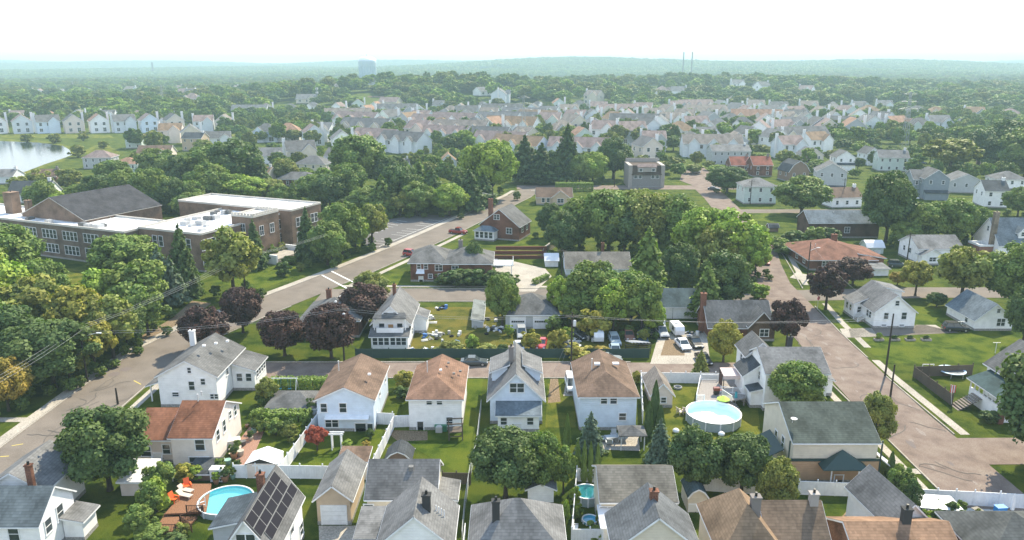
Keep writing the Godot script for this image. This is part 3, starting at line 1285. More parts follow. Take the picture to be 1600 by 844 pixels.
func streets() -> void:
	var a := [Vector2(-62, -30), Vector2(-62, -80), Vector2(-62, -112), Vector2(-61.3, -124), Vector2(-58.4, -135), Vector2(-53, -147), Vector2(-46, -162), Vector2(-38.6, -178.5), Vector2(-29.6, -200), Vector2(-20.6, -224), Vector2(-11.5, -250), Vector2(-2, -276), Vector2(3, -290), Vector2(6, -301), Vector2(12, -310)]
	var d := [Vector2(55, -40), Vector2(55, -100), Vector2(56, -120), Vector2(57.6, -145), Vector2(59.5, -168), Vector2(63.5, -186), Vector2(68, -203), Vector2(73, -240), Vector2(78, -285), Vector2(80, -312)]
	var c := [Vector2(-58, -115.7), Vector2(52, -115.7)]
	var b := [Vector2(-42, -158), Vector2(60, -158)]
	var e := [Vector2(60, -157.5), Vector2(90, -160), Vector2(150, -160)]
	var f := [Vector2(58, -88.5), Vector2(130, -89.5)]
	var g := [Vector2(2, -312), Vector2(40, -312), Vector2(120, -312)]
	var k := [Vector2(72, -258), Vector2(150, -258)]
	ribbon("road", a, 9.6, .02, asphalt)
	ribbon("road", d, 9.4, .024, asphalt_old)
	ribbon("road", c, 6.4, .016, asphalt_old)
	ribbon("road", b, 9.4, .016, asphalt)
	ribbon("road", e, 8.0, .016, asphalt)
	ribbon("road", f, 7.0, .016, asphalt_old)
	ribbon("road", g, 11.0, .016, asphalt_old)
	ribbon("road", k, 7.0, .016, asphalt)
	sheet("parking_apron", [Vector2(73.97, -332.04), Vector2(79.4, -300.04), Vector2(90.65, -320.67), Vector2(95.56, -376.26), Vector2(84.29, -371.34)], .03, asphalt_old)
	# kerbs, verges and pavements along the avenue and the side streets
	kerb("kerb", shifted(a, -4.9).slice(0, 13), concrete)
	ribbon("pavement", shifted(a, -6.0).slice(0, 14), 1.7, .05, concrete)
	kerb("kerb", shifted(a, 4.9).slice(0, 3) + [Vector2(-56.6, -111)], concrete)
	kerb("kerb", [Vector2(-55.6, -121), Vector2(-53.6, -132.5), Vector2(-48.5, -145), Vector2(-46, -150)], concrete)
	kerb("kerb", shifted(a, 4.9).slice(8, 13), concrete)
	kerb("kerb", [Vector2(-38.6, -167), Vector2(-34.1, -176.5), Vector2(-25.1, -198)], concrete)
	ribbon("pavement", [Vector2(-55.2, -70), Vector2(-55.2, -80), Vector2(-55.4, -111)], 1.3, .012, concrete)
	ribbon("pavement", [Vector2(-36.8, -166), Vector2(-32, -176), Vector2(-23, -198.5), Vector2(-14, -222)], 1.4, .012, concrete)
	ribbon("pavement", [Vector2(-38.5, -165.2), Vector2(-5, -164.6), Vector2(12, -164.6)], 1.3, .012, concrete)
	kerb("kerb", [Vector2(-37, -162.9), Vector2(-4, -162.9), Vector2(54, -162.9)], concrete)
	kerb("kerb", [Vector2(-41, -153.2), Vector2(-4, -153.2), Vector2(52, -153.2)], concrete)
	ribbon("pavement", [Vector2(61.8, -120), Vector2(61.4, -113), Vector2(61.4, -93)], 1.3, .012, concrete)
	kerb("kerb", [Vector2(60.2, -113.5), Vector2(59.9, -93)], concrete)
	ribbon("pavement", [Vector2(66, -152), Vector2(64.4, -140), Vector2(63.2, -126)], 1.2, .012, concrete)
	kerb("kerb", [Vector2(63.1, -150), Vector2(61.6, -134), Vector2(60.9, -121)], concrete)
	kerb("kerb", [Vector2(50.2, -111), Vector2(50.2, -70)], concrete)
	ribbon("pavement", [Vector2(48.6, -111), Vector2(48.6, -74)], 1.1, .012, concrete)
	kerb("kerb", [Vector2(-55, -112.3), Vector2(50, -112.3)], concrete)
	kerb("kerb", [Vector2(-55, -119.1), Vector2(20, -119.1)], concrete)
	kerb("kerb", [Vector2(65.4, -163), Vector2(71, -190), Vector2(74, -205)], concrete)
	ribbon("pavement", [Vector2(67.2, -166), Vector2(72.6, -190), Vector2(76, -205)], 1.3, .012, concrete)
	# driveways
	for p in [[[Vector2(-57.2, -86.5), Vector2(-46, -87.5), Vector2(-46, -92.5), Vector2(-57.2, -91.5)], asphalt, "driveway"], [[Vector2(62.41, -130.99), Vector2(84.02, -133.77), Vector2(79.73, -138.15), Vector2(64.06, -135.93)], asphalt, "driveway"], [[Vector2(61.23, -130.99), Vector2(67.67, -131.67), Vector2(68.62, -136.29), Vector2(62.36, -135.93)], concrete, "driveway"],
			[[Vector2(74.66, -133.06), Vector2(81.86, -133.77), Vector2(81.83, -138.15), Vector2(78.12, -138.15)], concrete, "driveway"],
			[[Vector2(-3.87, -184.23), Vector2(0, -188.15), Vector2(8.23, -180.46), Vector2(9.45, -173.35), Vector2(5.11, -160.58), Vector2(1.7, -160.58), Vector2(1.17, -165.68), Vector2(-4.57, -173.35)], concrete, "driveway"], [[Vector2(23.18, -118.25), Vector2(29.84, -118.25), Vector2(35.05, -133.77), Vector2(27.61, -133.77)], concrete, "driveway"], [[Vector2(29.84, -118.25), Vector2(33.27, -118.25), Vector2(36.49, -133.77), Vector2(35.05, -133.77)], concrete, "driveway"],
			[[Vector2(25.62, -122.04), Vector2(29.81, -122.04), Vector2(31.41, -130.31), Vector2(28.13, -130.31)], soil, "driveway_soil"], [[Vector2(7.75, -105.47), Vector2(10.07, -105.47), Vector2(10.71, -110.52), Vector2(8.48, -110.52)], concrete, "driveway"], [[Vector2(-20.96, -71.93), Vector2(-16.66, -71.93), Vector2(-13.48, -65.57), Vector2(-19.01, -64.57)], concrete, "driveway"], [[Vector2(65.75, -172.21), Vector2(68.73, -168.89), Vector2(71.86, -173.92), Vector2(68.95, -176.84)], concrete, "driveway"],
			[[Vector2(48.19, -83.96), Vector2(50.4, -83.96), Vector2(50.32, -82.74), Vector2(48.2, -82.74)], concrete, "driveway"]]:
		sheet(p[2], p[0], .034 if p[2] == "driveway" else .04, p[1])
	ribbon("path", [Vector2(-67.6, -97.5), Vector2(-85, -97.5)], 1.4, .012, concrete)
	ribbon("path", [Vector2(-11.44, -164.12), Vector2(-12.16, -170.54)], 1.6, .02, concrete)
	sheet("garden_path", [Vector2(-34.02, -82.89), Vector2(-32.61, -82.89), Vector2(-33.82, -93.64), Vector2(-36.33, -96.72), Vector2(-36.42, -91.09)], .02, paver)
	# the school's parking lot beside the avenue, with its painted bays
	sheet("parking_lot", [Vector2(-36.4, -200), Vector2(-29, -217), Vector2(-21.8, -236.5), Vector2(-17.6, -249.5), Vector2(-31, -252), Vector2(-40, -244), Vector2(-46, -226), Vector2(-42, -208)], .026, worn("asphalt_lot", lin(.15, .14, .135), noise_tex("asphalt", .05, 5, gray(.84), gray(.92), gray(1)), 6.0, .93))
	var paint := worn("road_paint", lin(.72, .72, .7), noise_tex("asphalt", .05, 5, gray(.84), gray(.92), gray(1)), 2.0, .8)
	var yellow := worn("road_paint_yellow", lin(.62, .5, .12), noise_tex("asphalt", .05, 5, gray(.84), gray(.92), gray(1)), 2.0, .8)
	var u := Vector2(.358, -.934)
	var v := Vector2(-.934, -.358)
	for j in 15:
		var o := Vector2(-36, -204) + u * (j * 3.0)
		if j % 5 != 4:
			ribbon("bay_line", [o + v * .6, o + v * 5.6], .16, .031, paint)
	for j in 10:
		var o := Vector2(-43.5, -214) + u * (j * 3.0)
		ribbon("bay_line", [o, o + v * 4.4 + u * 1.2], .16, .031, paint)
	ribbon("bay_line", [Vector2(-36, -204) + v * 1.0, Vector2(-36, -204) + v * 1.0 + u * 44.0], .16, .0345, paint)
	# the crossing at the school and the stop line of the side street
	ribbon("crossing_line", [Vector2(-45.55, -174.5), Vector2(-36.37, -162.08)], .45, .03, paint)
	ribbon("crossing_line", [Vector2(-44.07, -178.03), Vector2(-34.78, -165.68)], .45, .03, paint)
	ribbon("stop_line", [Vector2(-38.39, -153.45), Vector2(-36.19, -162.58)], .4, .03, paint)
	for p in [[Vector2(-65.75, -89.86), Vector2(-64.56, -90.38)], [Vector2(-65.38, -86.98), Vector2(-64.34, -87.15)], [Vector2(-60.92, -87.98), Vector2(-59.33, -87.81)], [Vector2(-60.06, -111.28), Vector2(-58.22, -109.78)]]:
		ribbon("painted_line", p, .16, .03, yellow)
	ribbon("painted_line", [Vector2(7.78, -304.13), Vector2(11.94, -304.13)], .3, .03, paint)
	for p in [Vector3(-63.72, 0, -116.02), Vector3(-64.53, 0, -113.87)]:
		var q := MB.new()
		q.tube(Vector3(0, 0, 0), Vector3(0, .006, 0), .9, .9, 14)
		setting("road_patch", q.mesh(), worn("road_tar", lin(.19, .16, .15), noise_tex("asphalt", .05, 5, gray(.84), gray(.92), gray(1)), 3.0, .9), self, p + Vector3(0, .022, 0))
	var seed_was := dice.seed
	dice.seed = 5
	for j in 30:
		var t := dice.randf()
		var o := Vector2(lerpf(52, 59, dice.randf()), lerpf(-78, -150, t))
		var pts := []
		var n := 9
		var r := dice.randf_range(.15, .5)
		for q in n:
			pts.append(o + Vector2(cos(TAU * q / n) * r * dice.randf_range(.5, 1.2), sin(TAU * q / n) * r * dice.randf_range(.7, 3.4)))
		sheet("road_patch", pts, .028 + .0006 * j, worn("road_chip", lin(.37, .31, .275), noise_tex("soil", .04, 5, gray(.6), gray(.8), gray(1)), 3.0, .9) if j % 3 else worn("road_tar", lin(.19, .16, .15), noise_tex("asphalt", .05, 5, gray(.84), gray(.92), gray(1)), 3.0, .9))
	# tar-sealed cracks
	for j in 34:
		var o := Vector2(dice.randf_range(51, 59), dice.randf_range(-150, -76)) if j % 2 else Vector2(dice.randf_range(-66, -58), dice.randf_range(-112, -76))
		var pts := [o]
		var way := dice.randf() * TAU
		for q in 7:
			way += dice.randf_range(-.6, .6)
			var n: Vector2 = pts[q] + Vector2(cos(way), sin(way)) * .8
			n.x = clampf(n.x, 50.8, 59.2) if j % 2 else clampf(n.x, -66.4, -57.6)
			pts.append(n)
		ribbon("crack_seal", pts, .11, .05 + .0004 * j, basic("tar", lin(.1, .092, .085), .8))
	dice.seed = seed_was


func far_country() -> void:
	# a fluted water tower on the wooded rise
	var steel := basic("tower_paint", lin(.52, .64, .68), .5)
	var o := thing("water_tower", "large pale blue fluted water tower standing above the woods on the horizon", "water tower", Vector3(-209, hill(-209, -1130) + 1.5, -1130))
	var b := MB.new()
	b.lathe(Vector3.ZERO, [Vector2(11.6, 0), Vector2(11.6, 27), Vector2(12.4, 30)], 40)
	for k in 20:
		var g := TAU * k / 20
		b.tube(Vector3(cos(g) * 11.7, 0, sin(g) * 11.7), Vector3(cos(g) * 12.0, 30, sin(g) * 12.0), .8, .8, 6)
	put("fluted_shaft", b.mesh(), steel, o)
	var q := MB.new()
	q.lathe(Vector3(0, 30, 0), [Vector2(12.4, 0), Vector2(12.9, 4), Vector2(12.9, 7.5), Vector2(11.6, 10.5), Vector2(7, 12.8), Vector2(0, 13.6)], 40)
	put("tank", q.mesh(), steel, o)
	q = MB.new()
	q.lathe(Vector3(0, 37.6, 0), [Vector2(12.95, 0), Vector2(11.7, 3.0), Vector2(7.05, 5.3), Vector2(0, 6.1)], 40)
	put("dome_cap", q.mesh(), basic("dome_white", lin(.85, .87, .88), .4), o)
	var r := MB.new()
	r.tube(Vector3(0, 43.4, 0), Vector3(0, 46, 0), .8, .6, 8)
	put("roof_hatch", r.mesh(), steel, o)
	# two tall chimneys far behind
	for k in 2:
		var s := MB.new()
		s.tube(Vector3.ZERO, Vector3(0, 99 - hill(570, -2600), 0), 2.6, 2.0, 12)
		var c := put("smokestack", s.mesh(), basic("stack", lin(.12, .10, .10), .8), self, Vector3(569 + 28.5 * k, hill(570, -2600), -2600))
		tag(c, ["left one of two tall thin smokestacks on the hazy horizon", "right one of two tall thin smokestacks on the hazy horizon"][k], "smokestack", "pair of smokestacks on the horizon")
	var s := MB.new()
	s.tube(Vector3.ZERO, Vector3(0, 62, 0), 4.5, 3.5, 10)
	tag(put("smokestack", s.mesh(), basic("stack", lin(.12, .10, .10), .8), self, Vector3(-1545, hill(-1545, -3360), -3360)), "short dark smokestack alone on the left part of the horizon", "smokestack")
	for p in [[Vector3(1558.98, 0, -4200), "small pale water tower on the ridge beside the smokestacks"], [Vector3(2459.49, 0, -4200), "tiny mushroom water tower on the hazy ridge at far right"]]:
		var t := thing("water_tank", p[1], "water tower", p[0] + Vector3(0, hill(p[0].x, p[0].z), 0))
		var m := MB.new()
		m.lathe(Vector3.ZERO, [Vector2(2, 0), Vector2(1.6, 14), Vector2(9, 20), Vector2(10, 26), Vector2(7, 31), Vector2(0, 33)], 16)
		put("tank", m.mesh(), steel, t)
	# steel lattice pylons
	for p in [[Vector3(-228.13, 0, -906.87), 26.0, "steel mast with aerials beside the houses below the water tower", true], [Vector3(7.71, 0, -510.44), 30.0, "grey lattice pylon rising over the houses at the centre", false], [Vector3(-143.34, 0, -1154.49), 24.0, "thin lattice pylon among trees right of the water tower", false], [Vector3(241.36, 0, -468.91), 34.0, "lattice pylon over the houses at right with wide crossarms", false], [Vector3(-386.17, 0, -854.32), 30.0, "lattice pylon in front of the far woods above the lake", false], [Vector3(-738.89, 0, -1306.75), 26.0, "hazy lattice pylon in the far woods left of the lake houses", false]]:
		lattice(p[2], p[0], p[1], p[3])
	# long pale sheds among the far woods
	dice.seed = 31
	for p in [[Vector3(-1663.78, 24.65, -4006.64), 40, 1], [Vector3(-1644.34, 26.88, -4128.35), 26, 0], [Vector3(-3072.39, 30.96, -4630.16), 20, 1], [Vector3(-2832.8, 22.03, -4915.74), 30, 1], [Vector3(1471.15, 25.36, -3185.24), 40, 1], [Vector3(1674.06, 29.74, -3348.13), 30, 0], [Vector3(799.01, 43.96, -3626.26), 26, 1], [Vector3(-84.66, 14.24, -2854.23), 14, 1], [Vector3(-37.95, 17.33, -2985.26), 12, 1], [Vector3(-851.19, 1.3, -1304.42), 8, 1], [Vector3(-760.69, 1.07, -1278.65), 12, 1], [Vector3(-702.42, 1.01, -1285.05), 6, 1], [Vector3(-430.92, 3.25, -981.64), 12, 1], [Vector3(-363.03, 3.35, -901.84), 8, 0], [Vector3(657.04, 7.02, -1174.71), 8, 1], [Vector3(-1287.89, 1.55, -2338.01), 8, 1], [Vector3(-2518.98, 19.37, -5404.36), 12, 1]]:
		var at: Vector3 = p[0]
		var m := MB.new()
		var w: float = p[1] * at.length() / 1180.0
		m.box(Vector3(0, 5, 0), Vector3(w, 10, w * .5))
		m.slab([Vector3(-w / 2 - .5, 10.1, w * .27), Vector3(w / 2 + .5, 10.1, w * .27), Vector3(w / 2 + .5, 14, 0), Vector3(-w / 2 - .5, 14, 0)], .3)
		m.slab([Vector3(-w / 2 - .5, 14, 0), Vector3(w / 2 + .5, 14, 0), Vector3(w / 2 + .5, 10.1, -w * .27), Vector3(-w / 2 - .5, 10.1, -w * .27)], .3)
		tag(put("distant_building", m.mesh(), basic("far_white", lin(.74, .74, .72), .6) if p[2] else basic("far_tan", lin(.5, .44, .38), .8), self, at), "long pale building glimpsed among the far hazy woods", "building", "buildings in the far woods")


func lattice(label: String, at: Vector3, h: float, mast: bool) -> void:
	var o := thing("lattice_pylon", label, "pylon", at)
	var m := basic("galvanised", lin(.34, .36, .37), .5, .4)
	var b := MB.new()
	var w := 2.6 if not mast else .9
	var last := w
	for k in 8:
		var y0 := h * k / 8.0
		var y1 := h * (k + 1) / 8.0
		var w0 := lerpf(w, .5, k / 8.0)
		var w1 := lerpf(w, .5, (k + 1) / 8.0)
		for j in 4:
			var g := TAU * (j + .5) / 4
			var n := TAU * (j + 1.5) / 4
			var a := Vector3(cos(g) * w0, y0, sin(g) * w0)
			b.tube(a, Vector3(cos(g) * w1, y1, sin(g) * w1), .11, .11, 4, false)
			b.tube(a, Vector3(cos(n) * w1, y1, sin(n) * w1), .06, .06, 4, false)
			b.tube(Vector3(cos(n) * w0, y0, sin(n) * w0), Vector3(cos(g) * w1, y1, sin(g) * w1), .06, .06, 4, false)
	put("lattice", b.mesh(), m, o)
	if not mast:
		for k in 3:
			var c := MB.new()
			var y := h * (.7 + k * .13)
			var l := 6.5 - k * 1.2
			c.tube(Vector3(-l, y, 0), Vector3(l, y, 0), .1, .1, 4)
			c.tube(Vector3(-l, y, 0), Vector3(0, y + 1.4, 0), .07, .07, 4)
			c.tube(Vector3(l, y, 0), Vector3(0, y + 1.4, 0), .07, .07, 4)
			put("crossarm", c.mesh(), m, o)
	else:
		var c := MB.new()
		c.box(Vector3.ZERO, Vector3(.3, 2.2, .3))
		for k in 12:
			var g := TAU * k / 6
			put("aerial", c.mesh(), basic("far_white", lin(.74, .74, .72), .6), o, Vector3(cos(g) * 1.3, h - 1.5 - 4.5 * (k / 6), sin(g) * 1.3))


func school() -> void:
	var o := thing("school_building", "long brick school with white flat roofs, dark gym roof and a square entrance tower", "school", Vector3(-76, 0, -178), deg_to_rad(-23))
	var brick := brick_mat(lin(.41, .28, .205))
	var dull := brick_mat(lin(.33, .255, .2))
	var membrane := worn("white_membrane", lin(.8, .8, .8), noise_tex("streak", 0.006, 4, gray(.72), gray(.92), gray(1.0)), 18.0, .6)
	var stone := stone()
	var front := []
	for k in 9:
		for s in 4:
			for y in [2.6, 6.4]:
				front.append(["f", -32.0 + k * 7.6 + s * 1.35, y, 1.15, 2.2])
	block(o, -54, -2.75, 70, 9, 14.5, {"roof": "flat", "wall": dull, "top": membrane, "edge": stone, "win": front, "doors": [["f", 26.0, 0, 1.8, 2.6, basic("door_dark", lin(.06, .06, .06), .5)]]})
	var east := []
	for k in 5:
		for s in 3:
			for y in [2.8, 6.6]:
				east.append(["r", 16.5 - k * 6.6 + s * 1.5 - (6.6 if k > 1 else 0.0), y, 1.3, 2.5])
	block(o, -8.65, -19.85, 20.5, 9.4, 40.3, {"roof": "flat", "wall": brick, "top": membrane, "edge": stone, "win": east + [["f", 6, 6.6, 1.3, 2.5], ["f", 4, 6.6, 1.3, 2.5], ["f", -3, 6.6, 1.3, 2.5], ["f", -5, 6.6, 1.3, 2.5]]})
	block(o, -14.75, -34.7, 40.5, 10.6, 13, {"roof": "flat", "wall": brick, "top": membrane, "edge": stone, "win": [["r", -4, 7, 1.3, 2.4], ["r", -2.4, 7, 1.3, 2.4], ["r", 2.4, 7, 1.3, 2.4], ["r", 4, 7, 1.3, 2.4], ["r", -4, 3, 1.3, 2.4], ["r", 4, 3, 1.3, 2.4]]})
	block(o, 2.2, -18, 7, 11.5, 9.6, {"roof": "flat", "wall": brick, "top": membrane, "edge": stone, "win": [["r", -2, 7.5, 1.4, 2.4], ["r", 2, 7.5, 1.4, 2.4], ["f", 0, 8.5, 1.4, 2.0]], "doors": [["r", 0, 0, 2.2, 3.0, basic("door_dark", lin(.06, .06, .06), .5)]]})
	for k in 7:
		for z in [-13.3, -22.7]:
			var m := MB.new()
			m.box(Vector3(0, 0, 0), Vector3(.6, .7, .35))
			put("merlon", m.mesh(), stone, o, Vector3(-.9 + k * 1.03, 12.0, z))
	for k in 9:
		var m := MB.new()
		m.box(Vector3(0, 0, 0), Vector3(.35, .7, .6))
		put("merlon", m.mesh(), stone, o, Vector3(5.6, 12.0, -13.9 - k * 1.03))
	# the gymnasium behind the front wing
	block(o, -51, -13, 24, 9.6, 25, {"roof": "gable_z", "rise": 5.2, "e": .3, "eg": .1, "wall": brick, "top": roofing(lin(.075, .075, .085)), "edge": stone})
	chimney(o, -62, -2, 0, 13.0, brick, 1.6)
	chimney(o, -70, -3, 0, 14.6, brick, 3.2)
	# plant on the flat roofs
	dice.seed = 77
	var gray_metal := basic("plant_gray", lin(.5, .5, .5), .5, .3)
	for k in 22:
		var m := MB.new()
		var s := Vector3(dice.randf_range(.8, 2.4), dice.randf_range(.5, 1.3), dice.randf_range(.8, 2.0))
		m.box(Vector3(0, s.y / 2, 0), s)
		m.box(Vector3(0, s.y + .05, 0), Vector3(s.x * .7, .1, s.z * .7))
		var p := Vector3(dice.randf_range(-60, -22), 8.72, dice.randf_range(0, 3)) if k < 7 else Vector3(dice.randf_range(-17, -2), 9.12, dice.randf_range(-26, -2))
		put("roof_unit", m.mesh(), gray_metal if k % 3 else basic("plant_dark", lin(.12, .12, .12), .6), o, p)
	for k in 12:
		vent_pipe(o, Vector3(dice.randf_range(-36, -20), 8.9, dice.randf_range(-9, 3)), .6)
	# white steps and walls before the entrance
	var m := MB.new()
	m.box(Vector3(9, .6, -18), Vector3(7, 1.2, 9))
	m.box(Vector3(13.2, .35, -18), Vector3(1.4, .7, 8))
	put("entrance_terrace", m.mesh(), concrete, o)
	for z in [-12.5, -23.5]:
		var w := MB.new()
		w.box(Vector3(9, 1.2, z), Vector3(8, 2.4, .5))
		put("terrace_wall", w.mesh(), white(), o)



const SHADE := {"white": Vector3(.87, .87, .865), "pale": Vector3(.66, .70, .74), "blue": Vector3(.66, .75, .86), "cream": Vector3(.66, .59, .48), "tan": Vector3(.52, .40, .28), "beige": Vector3(.72, .62, .55), "gray": Vector3(.42, .44, .45), "slate": Vector3(.22, .26, .29), "mint": Vector3(.56, .64, .60), "brown": Vector3(.22, .15, .11)}
const TOP := {"gray": Vector3(.18, .18, .178), "pale": Vector3(.24, .24, .24), "brown": Vector3(.225, .155, .115), "rust": Vector3(.30, .135, .08), "tan": Vector3(.33, .23, .15), "dark": Vector3(.095, .105, .115), "green": Vector3(.105, .125, .108), "blue": Vector3(.19, .23, .26), "red": Vector3(.33, .12, .085), "pink": Vector3(.33, .255, .235), "teal": Vector3(.075, .12, .125), "steel": Vector3(.2, .2, .2), "orange": Vector3(.42, .26, .18), "buff": Vector3(.31, .27, .235)}


func wall_of(k: String) -> Material:
	var c: Vector3 = SHADE[k]
	return siding(lin(c.x, c.y, c.z))


func top_of(k: String) -> Material:
	var c: Vector3 = TOP[k]
	return roofing(lin(c.x, c.y, c.z))


func redbrick() -> Material:
	return brick_mat(lin(.33, .16, .11))


func houses_by_the_camera() -> void:
	# bottom left: white house
	var o := house("white_house", "white house at the bottom left corner with grey roof and brick chimney", "", Vector3(-51.17, 0, -65.78), 8.37, 4.39, 6.0, {"roof": "gable_x", "rise": 2.3, "wall": wall_of("white"), "top": roofing(lin(.17, .20, .21)), "win": [["f", 1.6, 3.2, 1.0, 1.5], ["f", -3, 3.2, 1.0, 1.5], ["r", -.5, 3.4, 1.0, 1.6], ["r", 1.6, 3.2, 1.0, 1.5], ["r", -1.8, 1.0, 1.0, .8]]})
	block(o, -2.0, -6.4, 6.5, 4.6, 7, {"roof": "gable_z", "rise": 2.0, "wall": wall_of("white"), "top": top_of("pale")})
	block(o, 5.3, -1.8, 2.0, 2.4, 2.6, {"roof": "shed_r", "rise": .4, "wall": wall_of("white"), "top": top_of("pale")})
	chimney(o, .3, -2.6, 4.5, 7.6, redbrick(), .6)
	# shed under the big maple
	o = house("garden_shed", "cream garden shed with pale flat roof beside the big maple", "", Vector3(-43.97, 0, -77.88), 2.67, 1.91, 3.8, {"roof": "shed_f", "rise": .5, "wall": wall_of("beige"), "top": pale_roof(), "e": .3, "foot": false, "doors": [["r", 0, 0, 1.2, 1.9]]}, "shed")
	# house with solar panels
	o = house("solar_house", "white house with grey roof covered by two rows of solar panels", "", Vector3(-24.38, 0, -60.41), 4.71, 5, 9.6, {"roof": "gable_z", "rise": 3.3, "wall": wall_of("white"), "top": top_of("steel"), "win": [["f", 0, 6.2, 1.7, 1.5], ["r", -1, 3.6, 1.0, 1.4], ["r", 2.2, 3.6, 1.0, 1.4], ["r", 4, 3.2, 1.0, 1.4], ["r", -4, 1.4, 1.0, 1.4]]})
	var w: float = 5.0
	var info := [Vector3(-24.38, 0, -60.41), 4.71, 5]
	w = info[1]
	var slope := atan2(3.3, w / 2)
	var face := Basis(Vector3.BACK, -slope)
	var cell := basic("solar_cell", lin(.022, .02, .026), .45)
	cell.metallic_specular = .15
	var frame := basic("solar_frame", lin(.2, .2, .2), .5, .3)
	var pm := MB.new()
	pm.box(Vector3.ZERO, Vector3(1.02, .04, 1.66))
	var fm := MB.new()
	for s in [-1, 1]:
		fm.box(Vector3(s * .53, 0, 0), Vector3(.05, .06, 1.74))
		fm.box(Vector3(0, .001, s * .845), Vector3(1.1, .06, .05))
	var sl := Vector2(w / 2, 3.3).length()
	for r in 4:
		for k in 6:
			if r < 2 and k == 5 or r >= 2 and k == 0:
				continue
			var q := .75 + r * 1.14
			var p := Vector3(cos(slope) * q, 5.0 + 3.3 - sin(slope) * q + .2, 4.0 - k * 1.74 + (0.0 if r < 2 else .84))
			if q > sl - .2:
				continue
			var f := put("solar_panel", fm.mesh() if not shapes.has("pvf") else shapes["pvf"], frame, o, p)
			f.basis = face
			shapes["pvf"] = f.mesh
			var c := put("cells", pm.mesh() if not shapes.has("pvc") else shapes["pvc"], cell, f, Vector3(0, .012, 0))
			shapes["pvc"] = c.mesh
	chimney(o, -.5, -1.6, 5.5, 9.2, redbrick(), .7)
	block(o, -w / 2 - 1.7, -4.6, 4.0, 3.0, 5.0, {"roof": "shed_l", "rise": .9, "e": .3, "wall": wall_of("gray"), "top": roofing(lin(.10, .125, .15))})
	# tan garage with white door
	o = house("tan_garage", "small tan garage with white overhead door and pale gable roof", "", Vector3(-19.28, 0, -72.16), 3.62, 3.29, 7.6, {"roof": "gable_z", "rise": 1.5, "e": .4, "wall": wall_of("tan"), "top": top_of("pale"), "garage": [["f", 0, 2.5, 2.2, white(), false]]}, "garage")
	# two grey roofs, one before the other
	o = house("gray_roof_house", "house with plain grey roof behind the white fence, beige gable to the right", "", Vector3(-11.47, 0, -69.32), 7.08, 5.2, 6.6, {"roof": "gable_x", "rise": 2.4, "wall": wall_of("cream"), "top": top_of("steel"), "win": [["r", 0, 5.4, .8, 1.2], ["r", 1.2, 3.2, 1.0, 1.4], ["f", -3.4, 3.6, .9, 1.3]]})
	roof_vent(o, Vector3(.8, 7.1, .9), basic("plant_dark", lin(.12, .12, .12), .6), Vector3(.5, .5, .5))
	block(o, 4.6, -.6, 1.6, 3.6, 3.4, {"roof": "shed_r", "rise": .3, "wall": wall_of("white"), "top": top_of("pale")})
	o = house("gray_gable_house", "house with long grey gable roof and black chimney at bottom centre", "", Vector3(-8.88, 0, -60.14), 6.55, 6, 6.4, {"roof": "gable_z", "rise": 2.9, "wall": wall_of("white"), "top": top_of("pale"), "win": [["r", 1, 3, 1.0, 1.4], ["r", -1, 3, 1.0, 1.4]]})
	chimney(o, .9, .9, 7, 9.6, basic("black_chimney", lin(.05, .05, .05), .8), .75)
	for k in 4:
		var b := MB.new()
		b.tube(Vector3(0, 0, 0), Vector3(0, .9, 0), .05, .05, 5)
		put("roof_ladder_rail", b.mesh(), white(), o, Vector3(1.7 + k * .25, 7.2 - k * .17, .2))
	block(o, -4.6, -1.2, 2.4, 5.0, 4.0, {"roof": "shed_f", "rise": .5, "wall": wall_of("white"), "top": top_of("pale")})
	railing(o, Vector3(4.2, 3.0, 3), Vector3(4.2, 3.0, -3), white())
	# pale blue grey roof at bottom centre
	o = house("blue_gray_roof_house", "house with pale grey green hip roof and small dark chimney at bottom edge", "", Vector3(0.5, 0, -59.76), 8.57, 5.2, 8.0, {"roof": "hip_x", "rise": 3.2, "wall": wall_of("pale"), "top": top_of("pale")})
	chimney(o, -2.0, 1.4, 6.5, 9.0, basic("black_chimney", lin(.05, .05, .05), .8), .7)
	# grey brown roof with the grey gable in front
	o = house("flat_gray_roof_house", "wide house with plain greenish grey roof below the twin round trees", "", Vector3(13.18, 0, -69.69), 7.72, 4.6, 7.0, {"roof": "gable_x", "rise": 1.9, "wall": wall_of("cream"), "top": roofing(lin(.225, .21, .18)), "win": [["f", -3.2, 3.0, 1.6, 1.5], ["f", -1.2, 3.0, 1.6, 1.5]]})
	block(o, -2.6, 4.8, 2.6, 3.2, 2.8, {"roof": "shed_f", "rise": .4, "wall": wall_of("white"), "top": pale_roof()})
	o = house("slate_gable_house", "house with smooth dark grey gable roof and low brick chimney, bottom right of centre", "", Vector3(13.35, 0, -60.42), 7.64, 5.4, 5.6, {"roof": "gable_z", "rise": 3.2, "wall": wall_of("cream"), "top": roofing(lin(.17, .18, .19))})
	chimney(o, .1, -.4, 7.4, 9.3, redbrick(), .75)
	# brown hip roof
	o = house("brown_hip_house", "house with patchy brown hip roof and grey chimney at the bottom", "", Vector3(22.04, 0, -59.76), 5.6, 5.2, 8.4, {"roof": "hip_z", "rise": 3.3, "wall": wall_of("cream"), "top": top_of("tan"), "win": [["l", 1, 3, 1.0, 1.4]]})
	block(o, 5.0, -1.2, 5.6, 5.2, 5.4, {"roof": "gable_x", "rise": 2.1, "wall": wall_of("cream"), "top": roofing(lin(.26, .19, .135))})
	chimney(o, .8, 1.2, 7.2, 9.2, basic("gray_chimney", lin(.2, .18, .17), .9), .85)
	chimney(o, 7.2, -1.0, 6, 8.2, basic("stone_chimney", lin(.34, .31, .29), .9), .8)
